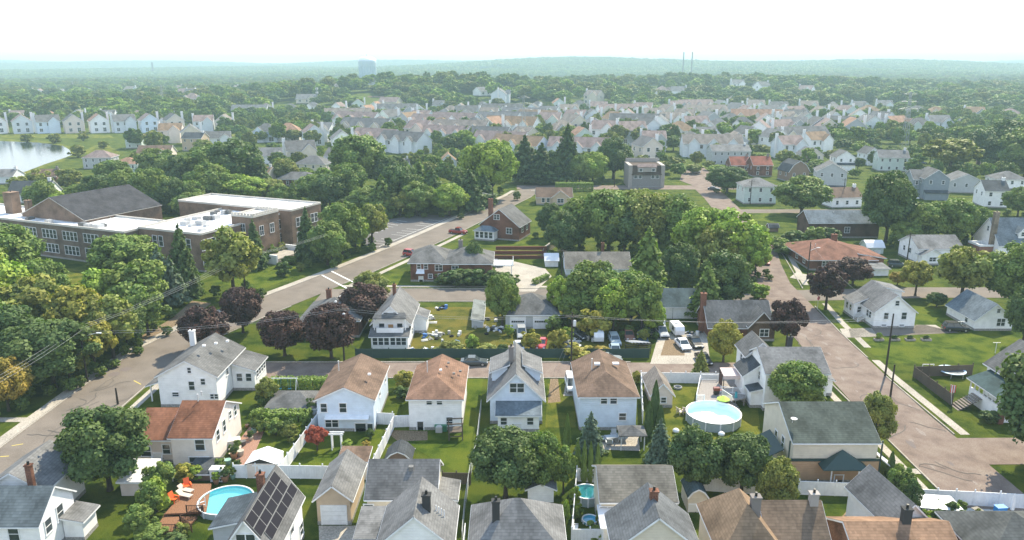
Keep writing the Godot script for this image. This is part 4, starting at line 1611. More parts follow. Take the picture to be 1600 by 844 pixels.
	# small white building with grey gable roof by the corner
	o = house("white_garage", "small white outbuilding with steep grey gable roof beside the long white fence", "", Vector3(39.34, 0, -66.18), 4.4, 4.12, 7.4, {"roof": "gable_z", "rise": 2.2, "wall": wall_of("white"), "top": top_of("steel"), "win": [["l", .4, 2.0, .8, 1.2]], "turn": .12}, "garage")
	# brown roof right of it
	o = house("tan_roof_house", "low house with orange brown roof and dark chimney at the bottom right", "", Vector3(36.57, 0, -59.47), 9.62, 4.2, 7.6, {"roof": "gable_x", "rise": 2.0, "wall": brick_mat(lin(.36, .2, .14)), "top": roofing(lin(.36, .225, .145))})
	block(o, 1.0, 4.6, 4.6, 4.2, 4.0, {"roof": "gable_z", "rise": 1.8, "wall": wall_of("tan"), "top": roofing(lin(.36, .225, .145))})
	chimney(o, .9, 0, 5.5, 7.6, basic("black_chimney", lin(.05, .05, .05), .8), .8)
	o = house("dark_roof_house", "house with dark grey roof and red brick wall in the bottom right corner", "", Vector3(47.91, 0, -59.84), 8.31, 4.6, 7.6, {"roof": "hip_z", "rise": 2.4, "e": .6, "wall": redbrick(), "top": roofing(lin(.13, .135, .13))})


func houses_along_the_street() -> void:
	# white two-storey house beside the avenue
	var o := house("white_corner_house", "white two-storey house with grey gable roof beside the avenue", "", Vector3(-47.16, 0, -101.68), 8.44, 4.94, 11.5, {"roof": "gable_z", "rise": 2.3, "ys": .8, "wall": wall_of("white"), "top": top_of("gray"), "win": [["f", .6, 4.2, .8, 1.3], ["f", 2.3, 5.0, .6, .9], ["f", -1.9, 2.5, .9, .6], ["f", 3.4, 2.1, .5, .7], ["f", 4.0, 2.1, .5, .7], ["f", .5, 7.2, .5, .8], ["r", -3, 5.2, .9, 1.4], ["r", 1.5, 5.2, .9, 1.4]]})
	block(o, 6.0, -2.8, 3.4, 3.4, 5.4, {"roof": "shed_r", "rise": 1.1, "wall": wall_of("white"), "top": top_of("gray"), "win": [["f", -.6, 2.2, .8, 1.2], ["f", .8, 2.2, .8, 1.2], ["r", -1.9, 2.3, .8, 1.1], ["r", -.8, 2.3, .8, 1.1], ["r", .3, 2.3, .8, 1.1], ["r", 1.4, 2.3, .8, 1.1]]})
	block(o, -5.4, 1.0, 2.4, 2.7, 6.0, {"roof": "shed_l", "rise": .8, "open": true, "foot": false, "wall": wall_of("white"), "top": top_of("gray")})
	for z in [-1.8, 1.0, 3.8]:
		var b := MB.new()
		b.box(Vector3(-6.4, 1.3, z), Vector3(.16, 2.6, .16))
		put("porch_post", b.mesh(), white(), o)
	chimney(o, -3.2, -4.8, 5.6, 8.0, basic("white_chimney", lin(.7, .7, .7), .7), .8)
	for k in 3:
		roof_vent(o, Vector3(1.4 + k * .9, 8.15 - k * .46, 2 - k * 2.2), white(), Vector3(.4, .25, .4))
	# beige house with the rust brown roofs
	o = house("rust_roof_house", "beige house with rust brown roof and lower wing, white sunlit side wall", "", Vector3(-39.44, 0, -84.27), 5.09, 4.29, 9.6, {"roof": "gable_x", "rise": 2.5, "ys": .8, "wall": siding(lin(.8, .72, .66)), "top": top_of("rust"), "win": [["f", 1.0, 4.2, 1.1, 1.6], ["f", 0, .95, 1.0, 1.4], ["f", 1.35, .95, 1.0, 1.4], ["r", 3, 4.4, .9, 1.4], ["r", .8, 4.6, .8, 1.6], ["r", -1.4, 5.2, .7, 1.0], ["r", -3.2, 5.4, .8, 1.4]], "doors": [["f", 2.5, 0, .8, 1.9]]})
	block(o, -5.2, -.6, 4.6, 3.4, 8.4, {"roof": "gable_x", "rise": 2.1, "wall": wall_of("beige"), "top": top_of("rust"), "win": [["f", -1.2, 1.6, 1.2, 1.3], ["f", 1.4, 1.9, .9, 1.2]], "doors": [["f", .2, .3, .9, 2.0]]})
	vent_pipe(o, Vector3(-.4, 7.3, .8), .7)
	vent_pipe(o, Vector3(-.35, 7.6, -.3), .3)
	stairs(o, Vector3(-5.0, .9, 3.7), Vector3(.3, 0, .95).normalized(), 1.4, 4, concrete)
	railing(o, Vector3(-5.6, .2, 3.8), Vector3(-5.2, 0, 5.2), white())
	railing(o, Vector3(-4.4, .2, 3.7), Vector3(-3.9, 0, 5.0), white())
	# grey-roofed garage beside the swing set
	o = house("gray_garage", "low garage with grey hip roof behind shrubs beside the pale blue house", "", Vector3(-31.4, 0, -98.32), 6.73, 1.58, 5.4, {"roof": "hip_x", "rise": 1.1, "wall": wall_of("pale"), "top": top_of("gray"), "win": [["f", 1.5, 1.4, .8, .8]]}, "garage")
	# pale blue house
	o = house("pale_blue_house", "pale blue two-storey house with brown gable roof and patio doors", "", Vector3(-22.61, 0, -94.02), 7.61, 4.75, 12.0, {"roof": "gable_z", "rise": 1.75, "ys": .76, "wall": wall_of("blue"), "top": top_of("brown"), "win": [["f", -2.9, 4.6, .8, 1.2], ["f", -.3, 4.6, .9, 1.3], ["f", -2.4, 1.7, .8, 1.3], ["f", -1.5, 1.7, .8, 1.3], ["r", 1.0, 4.6, .8, 1.2], ["r", -4.0, 4.6, .8, 1.2]], "doors": [["f", 2.0, .1, 1.5, 2.1, glassy()], ["f", 3.2, .1, .8, 2.0, glassy()]]})
	var side := MB.new()
	side.box(Vector3(4.05 + .4, 2.9, 0), Vector3(.02, 5.6, 11.9))
	var aw := MB.new()
	aw.slab([Vector3(-2.8, 2.15, 6.8), Vector3(3.2, 2.15, 6.8), Vector3(3.2, 2.35, 6.0), Vector3(-2.8, 2.35, 6.0)], .1)
	put("patio_awning", aw.mesh(), white(), o)
	vent_pipe(o, Vector3(-2.0, 6.6, 0), 1.2)
	roof_vent(o, Vector3(2.6, 6.5, 1.5), white())
	# white house with the hip roof
	o = house("white_hip_house", "plain white two-storey house with rusty brown hip roof and big lawn", "", Vector3(-10.45, 0, -94.39), 7.2, 4.76, 11.5, {"roof": "hipf_z", "rise": 1.7, "wall": wall_of("white"), "top": roofing(lin(.30, .18, .125)), "win": [["f", -.8, 4.6, .7, .7], ["f", .6, 4.6, .7, .7], ["f", 1.9, 1.3, .8, 1.2], ["r", 2, 4.6, .8, 1.1], ["r", -2, 4.6, .8, 1.1]], "doors": [["f", -2.1, .3, .8, 1.9, basic("door_dark", lin(.06, .06, .06), .5)]]})
	vent_pipe(o, Vector3(-1.6, 6.3, 0), 1.4)
	for p in [[1.2, -2.5], [2.2, 0.5], [3.0, -1.2], [.4, 1.0]]:
		roof_vent(o, Vector3(p[0], 5.2 + 1.7 - p[0] * .42 + .15, p[1]), white() if p[0] < 1 else basic("plant_dark", lin(.12, .12, .12), .6), Vector3(.35, .2, .35))
	var ac := MB.new()
	ac.box(Vector3(.5, .45, 6.3), Vector3(.9, .8, .8))
	ac.tube(Vector3(.5, .86, 6.3), Vector3(.5, .89, 6.3), .35, .35, 12)
	put("air_conditioner", ac.mesh(), basic("plant_gray", lin(.5, .5, .5), .5, .3), o)
	# dormer house
	o = house("dormer_house", "pale blue house with grey gable roof, side dormers and low rear annex", "", Vector3(0.58, 0, -96.32), 7.24, 3.88, 12.0, {"roof": "gable_z", "rise": 3.6, "e": .45, "wall": wall_of("blue"), "top": top_of("pale"), "win": [["f", -.4, 5.4, .9, 1.3], ["f", .6, 5.4, .9, 1.3]]})
	for s in [-1, 1]:
		block(o, s * 2.35, -.8, 2.2, 6.1, 5.0, {"roof": "shed_r" if s > 0 else "shed_l", "rise": .9, "base": 4.6, "foot": false, "wall": wall_of("blue"), "top": top_of("pale"), "win": [["r" if s > 0 else "l", 0, 5.6, .9, .9], ["r" if s > 0 else "l", 1.5, 5.6, .9, .9]]})
	block(o, .3, 7.2, 5.6, 2.6, 2.6, {"roof": "shed_f", "rise": .8, "wall": wall_of("white"), "top": top_of("blue"), "win": [["f", -2, 1.6, .8, 1.0], ["f", 1.6, 1.6, .8, 1.0]], "doors": [["f", -.2, .2, .9, 1.9]]})
	chimney(o, -.7, .6, 7, 9.3, basic("gray_chimney", lin(.2, .18, .17), .9), .7)
	# blue house with the brown hip roof
	o = house("blue_hip_house", "blue two-storey house with brown hip roof beside the grey spruce", "", Vector3(13.08, 0, -94.39), 7.73, 5.14, 12.0, {"roof": "hipf_z", "rise": 1.9, "wall": wall_of("blue"), "top": top_of("brown"), "win": [["f", -.6, 4.9, .8, .95], ["f", .7, 4.9, .85, .95], ["f", 2.0, 2.0, .9, 1.0]]})
	vent_pipe(o, Vector3(-1.7, 6.6, 0), 1.4)
	roof_vent(o, Vector3(-.9, 7.1, -.5), white(), Vector3(.8, .3, .5))
	roof_vent(o, Vector3(1.9, 6.75, -1.5), white(), Vector3(.9, .2, .6))
	# small garage with the pale gable
	o = house("pale_gable_garage", "small taupe garage with pale gable front behind the tall arborvitae", "", Vector3(21.9, 0, -101.46), 2.99, 2.23, 6.4, {"roof": "gable_z", "rise": 1.6, "wall": wall_of("beige"), "top": top_of("buff"), "win": [["f", .2, 1.2, .7, .8]]}, "garage")
	# white house with the deck
	o = house("white_deck_house", "white two-storey house with weathered grey roof beside the pool deck", "", Vector3(40.79, 0, -100.4), 8.9, 5.98, 8.4, {"roof": "gable_x", "rise": 2.2, "wall": wall_of("white"), "top": top_of("pale"), "win": [["l", 1.5, 4.4, .8, 1.2], ["l", -1.5, 4.4, .8, 1.2], ["f", 3.0, 4.2, .9, 1.2], ["f", -2.6, 4.4, .9, 1.2]]})
	block(o, -3.0, -5.0, 4.4, 6.0, 5.0, {"roof": "gable_z", "rise": 2.0, "wall": wall_of("white"), "top": top_of("gray"), "win": [["l", 0, 4.6, .8, 1.2]]})
	block(o, -5.5, -.8, 2.2, 4.4, 4.0, {"roof": "shed_l", "rise": 1.6, "wall": wall_of("white"), "top": top_of("dark")})
	block(o, -5.2, 2.2, 1.7, 2.7, 2.0, {"roof": "shed_l", "rise": .4, "wall": wall_of("white"), "top": top_of("dark")})
	block(o, 6.2, -2.5, 2.8, 2.6, 3.0, {"roof": "shed_r", "rise": .8, "wall": wall_of("white"), "top": top_of("pale"), "e": .3})
	chimney(o, .6, -1.2, 7.2, 9.3, basic("black_chimney", lin(.05, .05, .05), .8), .6)
	# commercial building with the green grey roof
	o = house("green_roof_building", "large tan building with wide greenish grey roof and dark green door canopy", "", Vector3(38.21, 0, -80.68), 9.95, 5.49, 10.5, {"roof": "gable_x", "rise": 2.6, "e": .3, "wall": wall_of("cream"), "top": top_of("green"), "win": [["l", 2.0, 3.6, .8, 1.6], ["l", -.4, 3.2, .8, 1.6]], "doors": [["f", .8, 0, .95, 2.1, basic("door_white", lin(.7, .7, .68), .5)]]})
	var teal := basic("green_trim", lin(.02, .047, .043), .6)
	var band := MB.new()
	band.box(Vector3(0, 3.1, 5.3), Vector3(10.95, .35, .1))
	put("trim_band", band.mesh(), teal, o)
	var wain := MB.new()
	wain.box(Vector3(0, 1.68, 5.27), Vector3(10.85, 2.46, .06))
	put("lower_siding", wain.mesh(), siding(lin(.46, .29, .17)), o)
	for s in [-1, 1]:
		var q := MB.new()
		q.box(Vector3(s * 5.45, 2.9, 5.29), Vector3(.16, 5.4, .12))
		put("corner_trim", q.mesh(), teal, o)
	var can := MB.new()
	can.slab([Vector3(-1.9, 2.7, 7.0), Vector3(3.5, 2.7, 7.0), Vector3(.8, 4.5, 5.4)], .1)
	can.slab([Vector3(3.5, 2.7, 7.0), Vector3(3.5, 2.7, 5.35), Vector3(.8, 4.5, 5.4)], .1)
	can.slab([Vector3(-1.9, 2.7, 5.35), Vector3(-1.9, 2.7, 7.0), Vector3(.8, 4.5, 5.4)], .1)
	put("door_canopy", can.mesh(), teal, o)
	for s in [-.8, 2.4]:
		var q := MB.new()
		q.box(Vector3(s, 1.3, 6.7), Vector3(.12, 2.7, .12))
		put("canopy_post", q.mesh(), white(), o)
	var q := MB.new()
	q.slab([Vector3(-8.0, 2.2, 3.6), Vector3(-5.4, 3.6, 3.6), Vector3(-5.4, 3.6, -1.6), Vector3(-8.0, 2.2, -1.6)], .12)
	put("lean_to_roof", q.mesh(), teal, o)
	var ramp := MB.new()
	ramp.slab([Vector3(5.5, 3.3, 5.1), Vector3(8.4, 1.0, 5.1), Vector3(8.4, 1.0, 1.6), Vector3(5.5, 3.3, 1.6)], .15)
	put("side_awning", ramp.mesh(), pale_roof(), o)
	for p in [[-3.6, 5.2], [4.2, 5.2]]:
		pass
	dish(o, Vector3(-4.6, 6.9, 3.2))
	# the tall old white house above the street
	o = house("old_white_house", "tall old white house with glazed porch and balcony beside the cluttered yard", "", Vector3(-21.43, 0, -126.37), 6.38, 4.57, 12.0, {"roof": "gable_z", "rise": 3.0, "e": .5, "ys": .88, "wall": wall_of("white"), "top": top_of("pale"), "win": [["f", 0, 6.6, .7, 1.0], ["r", 3, 4.6, .8, 1.4], ["r", 0, 4.6, .8, 1.4], ["r", -3, 4.6, .8, 1.4], ["r", 2.0, 1.8, .8, 1.4], ["r", -2.0, 1.8, .8, 1.4], ["f", -1.6, 4.2, .9, 1.4], ["f", 1.6, 4.2, .9, 1.4]], "doors": [["f", 0, 3.2, .9, 2.0, basic("door_tan", lin(.4, .22, .08), .6)]]})
	block(o, 0, 7.0, 6.4, 2.8, 2.2, {"roof": "shed_f", "rise": .7, "wall": wall_of("white"), "top": top_of("gray"), "win": [["f", -2.5, 1.8, .8, 1.3], ["f", -1.5, 1.8, .8, 1.3], ["f", -.5, 1.8, .8, 1.3], ["f", .6, 1.8, .8, 1.3], ["f", 1.6, 1.8, .8, 1.3], ["f", 2.5, 1.8, .8, 1.3]]})
	var bal := MB.new()
	bal.box(Vector3(0, 3.5, 7.3), Vector3(4.6, 1.0, .12))
	for s in [-1, 1]:
		bal.box(Vector3(s * 2.3, 3.5, 6.7), Vector3(.12, 1.0, 1.2))
	put("balcony", bal.mesh(), wall_of("white"), o)
	var hood := MB.new()
	hood.slab([Vector3(-3.0, 5.7, 7.2), Vector3(3.0, 5.7, 7.2), Vector3(2.6, 6.4, 6.0), Vector3(-2.6, 6.4, 6.0)], .12)
	put("porch_hood", hood.mesh(), top_of("gray"), o)
	for s in [-1, 1]:
		var b := MB.new()
		b.box(Vector3(s * 2.7, 4.6, 7.0), Vector3(.16, 2.2, .16))
		put("porch_post", b.mesh(), white(), o)
	block(o, 4.3, -3.4, 2.2, 3.0, 4.0, {"roof": "shed_r", "rise": .8, "wall": wall_of("white"), "top": top_of("pale")})
	chimney(o, -.5, -2.6, 6, 9.0, redbrick(), .6)
	# low house under the purple maples
	o = house("maple_shaded_house", "low house with grey roof half hidden by the purple maples", "", Vector3(-33.52, 0, -131.21), 10.78, 3.4, 11.0, {"roof": "hip_z", "rise": 2.6, "wall": redbrick(), "top": top_of("gray")})
	chimney(o, -1.6, -2, 4, 6.9, redbrick(), .9)
	for p in [[.6, 2.0], [1.6, 0], [2.2, -2.0]]:
		roof_vent(o, Vector3(p[0], 6.1 - p[0] * .45, p[1]), white(), Vector3(.35, .25, .35))
	# double garage
	o = house("double_garage", "grey hip-roofed double garage with two white doors in the cluttered yard", "", Vector3(3.71, 0, -135.93), 9.87, 3.07, 9.5, {"roof": "hip_x", "rise": 2.6, "e": .4, "wall": wall_of("gray"), "top": top_of("gray"), "garage": [["f", -2.6, 2.7, 2.3, white(), true], ["f", 1.8, 2.7, 2.3, white(), true]]}, "garage")
	# long shed roof in the yard
	o = house("long_shed", "long narrow grey shed with flat roof in the cluttered yard", "", Vector3(-6.61, 0, -136.66), 2.2, 1.29, 12.5, {"roof": "shed_r", "rise": .4, "e": .15, "wall": wall_of("gray"), "top": roofing(lin(.24, .26, .25)), "foot": false}, "shed")
	# triple garage and the brick cape
	o = house("triple_garage", "teal-roofed garage with three white doors behind the parked trailers", "", Vector3(32.96, 0, -142), 7.61, 2.66, 8.0, {"roof": "gable_x", "rise": 2.4, "wall": wall_of("gray"), "top": roofing(lin(.10, .14, .15)), "garage": [["f", -2.7, 2.5, 2.1, white(), false], ["f", .3, 2.5, 2.1, white(), false], ["f", 3.0, 2.3, 2.1, white(), false]]}, "garage")
	o = house("brick_cape_house", "brick house with grey gable roof and tall side chimney behind a yellow green tree", "", Vector3(41.72, 0, -130.31), 11.72, 2.48, 8.5, {"roof": "gable_x", "rise": 3.6, "wall": redbrick(), "top": top_of("gray"), "win": [["l", 0, 4.4, .8, 1.1]]})
	block(o, 3.6, 3.0, 4.6, 3.0, 4.6, {"roof": "gable_z", "rise": 2.6, "wall": brick_mat(lin(.25, .17, .12)), "top": top_of("gray"), "win": [["f", .4, 1.6, 1.5, 1.3]]})
	chimney(o, -6.2, .6, 0, 7.6, redbrick(), 1.0)


func dish(root: Node3D, p: Vector3) -> void:
	var b := MB.new()
	b.tube(p, p + Vector3(0, .5, .1), .04, .04, 5)
	b.lathe(p + Vector3(.1, .5, .2), [Vector2(0, 0), Vector2(.25, .05), Vector2(.4, .14)], 12)
	put("satellite_dish", b.mesh(), basic("pale_metal", lin(.6, .6, .6), .5, .3), root)


func houses_on_the_right() -> void:
	# white cape with the driveway
	var o := house("white_cape_house", "white cape house with pale roof on the corner lot, seen from its plain gable end", "", Vector3(72.77, 0, -136.29), 7.81, 3.34, 10.5, {"roof": "gable_z", "rise": 3.2, "e": .3, "wall": wall_of("white"), "top": top_of("pale"), "win": [["f", 1.7, 2.5, .9, 1.3], ["f", -1.7, 2.5, .8, 1.2], ["f", .1, 5.0, .7, .9], ["f", -1.9, .6, .8, .3], ["f", 1.5, .6, .8, .3], ["l", 3.6, 2.2, .8, 1.2], ["l", 2.5, 2.2, .8, 1.2], ["l", -1.6, 2.2, .9, 1.3], ["l", -3.2, 2.2, .9, 1.3]], "doors": [["l", .8, .4, .9, 2.0]]})
	block(o, 2.4, -3.2, 3.2, 5.6, 4.6, {"roof": "shed_r", "rise": .7, "wall": wall_of("white"), "top": top_of("pale"), "base": 2.0, "foot": false})
	block(o, -4.2, -2.6, 2.2, 3.2, 4.4, {"roof": "shed_l", "rise": 1.0, "wall": wall_of("white"), "top": top_of("pale"), "win": [["f", 0, 1.9, .8, 1.2], ["l", -.8, 1.9, .9, 1.2], ["l", .8, 1.9, .9, 1.2]]})
	stairs(o, Vector3(-3.9, 1.0, 1.0), Vector3(-1, 0, 0), 1.6, 5, concrete)
	railing(o, Vector3(-3.8, .9, 1.9), Vector3(-5.4, .1, 1.9), white())
	railing(o, Vector3(-3.8, .9, .1), Vector3(-5.4, .1, .1), white())
	# second white cape, behind the parked black car
	o = house("white_gable_cottage", "white cottage with grey blue roof beside the parked black car", "", Vector3(90.8, 0, -134.84), 7.01, 2.29, 9.5, {"roof": "gable_z", "rise": 3.0, "wall": wall_of("white"), "top": top_of("blue"), "win": [["f", 1.3, 1.7, 1.5, 1.4], ["f", .5, 4.0, .6, .7], ["l", 2, 1.6, .8, 1.2]]})
	# victorian at right edge
	o = house("white_porch_house", "white house with dark roof, glazed corner porch and front steps beside the trampoline", "", Vector3(75.6, 0, -95.6), 8.6, 5.6, 10.0, {"roof": "gable_z", "rise": 3.4, "e": .6, "wall": wall_of("white"), "top": top_of("gray"), "win": [["l", 2.6, 5.0, .9, 1.4], ["l", -1.6, 5.0, .9, 1.4], ["f", -1.6, 4.6, .9, 1.4], ["f", 1.6, 4.6, .9, 1.4]]})
	block(o, -3.0, 1.2, 2.6, 6.6, 3.2, {"roof": "gable_x", "rise": 1.9, "base": 5.6, "foot": false, "wall": wall_of("white"), "top": top_of("gray"), "win": [["l", -.5, 7.2, .5, .9], ["l", .5, 7.2, .5, .9]]})
	block(o, -6.0, .4, 3.2, 3.6, 7.6, {"roof": "shed_l", "rise": 1.2, "open": true, "foot": false, "wall": wall_of("white"), "top": top_of("teal")})
	var knee := MB.new()
	knee.box(Vector3(-7.5, 1.2, .4), Vector3(.2, 2.2, 7.4))
	knee.box(Vector3(-6.0, 1.2, 4.1), Vector3(3.0, 2.2, .2))
	put("porch_wall", knee.mesh(), wall_of("white"), o)
	var mull := MB.new()
	for k in 8:
		mull.box(Vector3(-7.5, 2.95, -3.2 + k * 1.03), Vector3(.14, 1.4, .14))
	for k in 3:
		mull.box(Vector3(-7.2 + k * 1.2, 2.95, 4.1), Vector3(.14, 1.4, .14))
	put("porch_frame", mull.mesh(), white(), o)
	var pier := MB.new()
	pier.box(Vector3(-7.5, 1.0, 4.3), Vector3(.7, 2.2, .5))
	put("brick_pier", pier.mesh(), redbrick(), o)
	stairs(o, Vector3(-7.7, 2.0, -1.0), Vector3(-1, 0, .0), 2.2, 9, worn("step_stone", lin(.3, .25, .22), noise_tex("concrete", .03, 4, gray(.75), gray(.88), gray(1)), 5.0, .9), .22, .36)
	# red brown ranch on the corner
	o = house("red_roof_ranch", "long low ranch house with broad red brown hip roof on the corner", "", Vector3(80.67, 0, -178.92), 15.63, 3, 17.0, {"roof": "hip_z", "rise": 2.9, "e": .8, "wall": redbrick(), "top": roofing(lin(.27, .135, .095)), "win": [["l", 5, 1.7, 1.4, 1.3], ["l", 0, 1.7, 1.4, 1.3], ["f", -4, 1.7, 1.4, 1.2]]})
	chimney(o, 1.6, -1.0, 3.6, 6.9, redbrick(), 1.3)
	block(o, 8.0, 1.0, 6.0, 2.8, 12.0, {"roof": "shed_r", "rise": 1.0, "e": .5, "wall": redbrick(), "top": roofing(lin(.27, .135, .095))})
	vent_pipe(o, Vector3(-4.2, 4.3, 2), .8)
	# brick ranch with the grey roof
	o = house("gray_roof_ranch", "low brick ranch with pale grey gable roof in front of the big dark tree", "", Vector3(96.58, 0, -215.35), 20.55, 4.75, 9.0, {"roof": "gable_x", "rise": 2.6, "e": .5, "wall": brick_mat(lin(.2, .13, .10)), "top": top_of("blue"), "win": [["f", 1.0, 2.4, 1.4, 1.6]], "turn": .0})
	for p in [[-6, 0], [-2, 1], [1, .4], [4, .8]]:
		vent_pipe(o, Vector3(p[0], 6.5, p[1]), .5)
	# white ranch behind the street tree
	o = house("white_ranch", "white ranch house with pale grey roof behind the corner tree", "", Vector3(108.31, 0, -185.52), 11.37, 4, 9.5, {"roof": "gable_x", "rise": 2.4, "wall": wall_of("white"), "top": top_of("pale"), "win": [["f", 1.0, 1.6, 2.0, 1.2], ["l", 1, 2.6, .9, 1.2], ["l", -2, 2.6, .9, 1.2]]})
	block(o, -2.6, 5.0, 5.6, 2.6, 2.6, {"roof": "gable_z", "rise": 1.4, "wall": wall_of("white"), "top": top_of("pale"), "win": [["f", 0, 1.5, 1.6, 1.0]]})
	# tall white gable with chimney at the right edge
	o = house("blue_roof_house", "white house with steep blue grey roof, dormer and tall tan chimney at right edge", "", Vector3(137.49, 0, -192.22), 20.48, 3.44, 11.0, {"roof": "gable_x", "rise": 6.0, "wall": wall_of("white"), "top": top_of("blue"), "win": [["l", 2, 3.4, .8, 1.4], ["l", 0, 6.6, .7, 1.2]]})
	chimney(o, -10.6, 3.0, 0, 11.5, brick_mat(lin(.42, .34, .26)), 1.2)
	block(o, -3.6, 2.6, 2.2, 6.4, 3.4, {"roof": "gable_z", "rise": 1.2, "base": 3.6, "foot": false, "wall": wall_of("white"), "top": top_of("blue"), "win": [["f", 0, 5.9, .9, 1.0]]})
	block(o, -12.2, 1.0, 3.6, 2.6, 5.0, {"roof": "flat", "wall": worn("deck_red", lin(.4, .2, .16), noise_tex("soil", .04, 5, gray(.6), gray(.8), gray(1)), 3.0, .8), "top": pale_roof()})
	# sheds
	o = house("curved_roof_shed", "small pale shed with white curved roof behind the red brown ranch", "", Vector3(96.82, 0, -195.74), 4.44, 1.93, 4.0, {"roof": "gambrel_x", "rise": 1.4, "wall": wall_of("mint"), "top": pale_roof(), "doors": [["f", .6, 0, 1.4, 1.8]], "foot": false}, "shed")
	o = house("brown_shed", "tiny brown shed with dark rounded roof on the lawn by the upper street", "", Vector3(79.39, 0, -224.26), 2.72, 1.39, 2.6, {"roof": "gambrel_x", "rise": .9, "wall": wall_of("brown"), "top": top_of("dark"), "foot": false}, "shed")
	o = house("white_lean_to", "low white outbuilding at the end of the red brown ranch", "", Vector3(88.22, 0, -173.92), 3.36, 1.74, 4.0, {"roof": "shed_f", "rise": .3, "wall": wall_of("white"), "top": top_of("pale"), "foot": false}, "shed")


func houses_in_the_middle() -> void:
	var o := house("brick_hip_house", "red brick house with grey hip roofs on the corner by the hedge", "", Vector3(-19.34, 0, -168.89), 8.33, 4.76, 12.0, {"roof": "hip_x", "rise": 2.6, "e": .6, "wall": redbrick(), "top": top_of("gray"), "win": [["f", -2.2, 3.6, .8, 1.1], ["f", -.6, 3.6, .8, 1.1], ["f", 2.4, 3.3, 1.6, 1.3], ["f", .4, 1.3, .9, .9], ["f", 2.8, 1.3, 1.1, 1.0]], "doors": [["f", -1.8, .2, .9, 2.0]]})
	block(o, 9.0, 1.0, 11.0, 4.7, 11.0, {"roof": "hip_x", "rise": 2.5, "e": .6, "wall": redbrick(), "top": top_of("gray"), "win": [["f", -2.8, 3.2, 1.4, 1.3]]})
	var ho := MB.new()
	ho.slab([Vector3(-2.8, 2.3, 7.4), Vector3(-.8, 2.3, 7.4), Vector3(-1.0, 3.0, 6.0), Vector3(-2.6, 3.0, 6.0)], .1)
	put("door_hood", ho.mesh(), white(), o)
	chimney(o, 7.0, -2.0, 5.5, 8.0, basic("gray_chimney", lin(.2, .18, .17), .9), 1.0)
	var dk := MB.new()
	dk.box(Vector3(16.6, 3.4, 2.0), Vector3(6.2, .25, 5.0))
	for s in [14.0, 19.2]:
		dk.box(Vector3(s, 1.7, 4.2), Vector3(.2, 3.4, .2))
	put("deck", dk.mesh(), white(), o)
	railing(o, Vector3(13.6, 3.5, 4.5), Vector3(19.6, 3.5, 4.5), white())
	railing(o, Vector3(19.6, 3.5, 4.5), Vector3(19.6, 3.5, -.4), white())
	# brick gambrel
	o = house("brick_gable_house", "red brick house with bluish steep roof and white sun porch above the corner", "", Vector3(-1.94, 0, -212.8), 12.01, 4.33, 10.0, {"roof": "gable_z", "rise": 4.6, "wall": redbrick(), "top": top_of("gray"), "win": [["f", -.8, 6.6, 1.6, 1.4], ["f", 3.0, 2.8, 1.6, 1.6], ["r", 2, 2.8, 1.2, 1.4], ["r", -2, 2.8, 1.2, 1.4]], "turn": -.35})
	block(o, -3.6, 6.0, 6.0, 3.0, 3.4, {"roof": "hip_x", "rise": 1.0, "wall": wall_of("white"), "top": top_of("blue"), "win": [["f", -2.2, 1.7, 1.0, 1.7], ["f", -.8, 1.7, 1.0, 1.7], ["f", .6, 1.7, 1.0, 1.7], ["f", 2.0, 1.7, 1.0, 1.7]]})
	chimney(o, -5.0, -1.0, 4, 10.6, redbrick(), 1.2)
	# tan cottage beyond
	o = house("tan_gable_cottage", "tan house with brown cross gables beside the hedge at the bend of the avenue", "", Vector3(15.33, 0, -270.8), 13, 2.81, 8.5, {"roof": "gable_x", "rise": 2.8, "wall": wall_of("tan"), "top": top_of("brown"), "win": [["f", -4, 1.7, 1.0, 1.4], ["f", -2.2, 1.7, 1.0, 1.4]]})
	block(o, 2.2, 3.6, 6.0, 3.0, 3.0, {"roof": "gable_z", "rise": 2.3, "wall": wall_of("tan"), "top": top_of("brown"), "win": [["f", 0, 1.6, 2.2, 1.4]]})
	# ranch behind the dark trees
	o = house("gray_ranch", "low house with long brownish grey roof behind the big trees beside the apron", "", Vector3(20.5, 0, -173.35), 15.4, 2.05, 9.5, {"roof": "gable_x", "rise": 2.8, "wall": wall_of("pale"), "top": roofing(lin(.25, .23, .2)), "win": [["f", 1.0, 1.6, 1.0, 1.6], ["f", 2.6, 1.6, 1.0, 1.6]]})
	chimney(o, 1.6, -1.2, 4, 6.8, redbrick(), .7)
	o = house("hidden_roof_house", "low grey roof glimpsed among the trees beside the yellow green grove", "", Vector3(40.55, 0, -173.35), 6.1, 1.89, 9.0, {"roof": "gable_z", "rise": 3.0, "wall": wall_of("pale"), "top": top_of("steel")})
	o = house("small_white_shed", "small white rounded shed beside the apron behind the retaining wall", "", Vector3(9.91, 0, -182.33), 3.2, 1.65, 5.0, {"roof": "gambrel_x", "rise": 1.2, "wall": wall_of("white"), "top": pale_roof(), "foot": false}, "shed")
	# mansard shop by the upper street
	o = house("mansard_building", "grey block building with brown mansard front and rooftop screen by the upper street", "", Vector3(55.67, 0, -311.76), 13.02, 5.59, 14.0, {"roof": "flat", "wall": worn("block_gray", lin(.30, .285, .275), noise_tex("concrete", .03, 4, gray(.75), gray(.88), gray(1)), 5.0, .9), "top": top_of("steel"), "win": [["f", -4.5, 4.4, 1.2, 1.3], ["f", -2.6, 4.4, 1.2, 1.3], ["f", 2.6, 4.4, 1.2, 1.3], ["f", 4.5, 4.4, 1.2, 1.3]]})
	var ms := MB.new()
	ms.slab([Vector3(-6.2, 5.4, 7.4), Vector3(6.2, 5.4, 7.4), Vector3(6.2, 9.0, 6.0), Vector3(-6.2, 9.0, 6.0)], .2)
	ms.box(Vector3(0, 7.1, 0), Vector3(12.4, 3.8, 12))
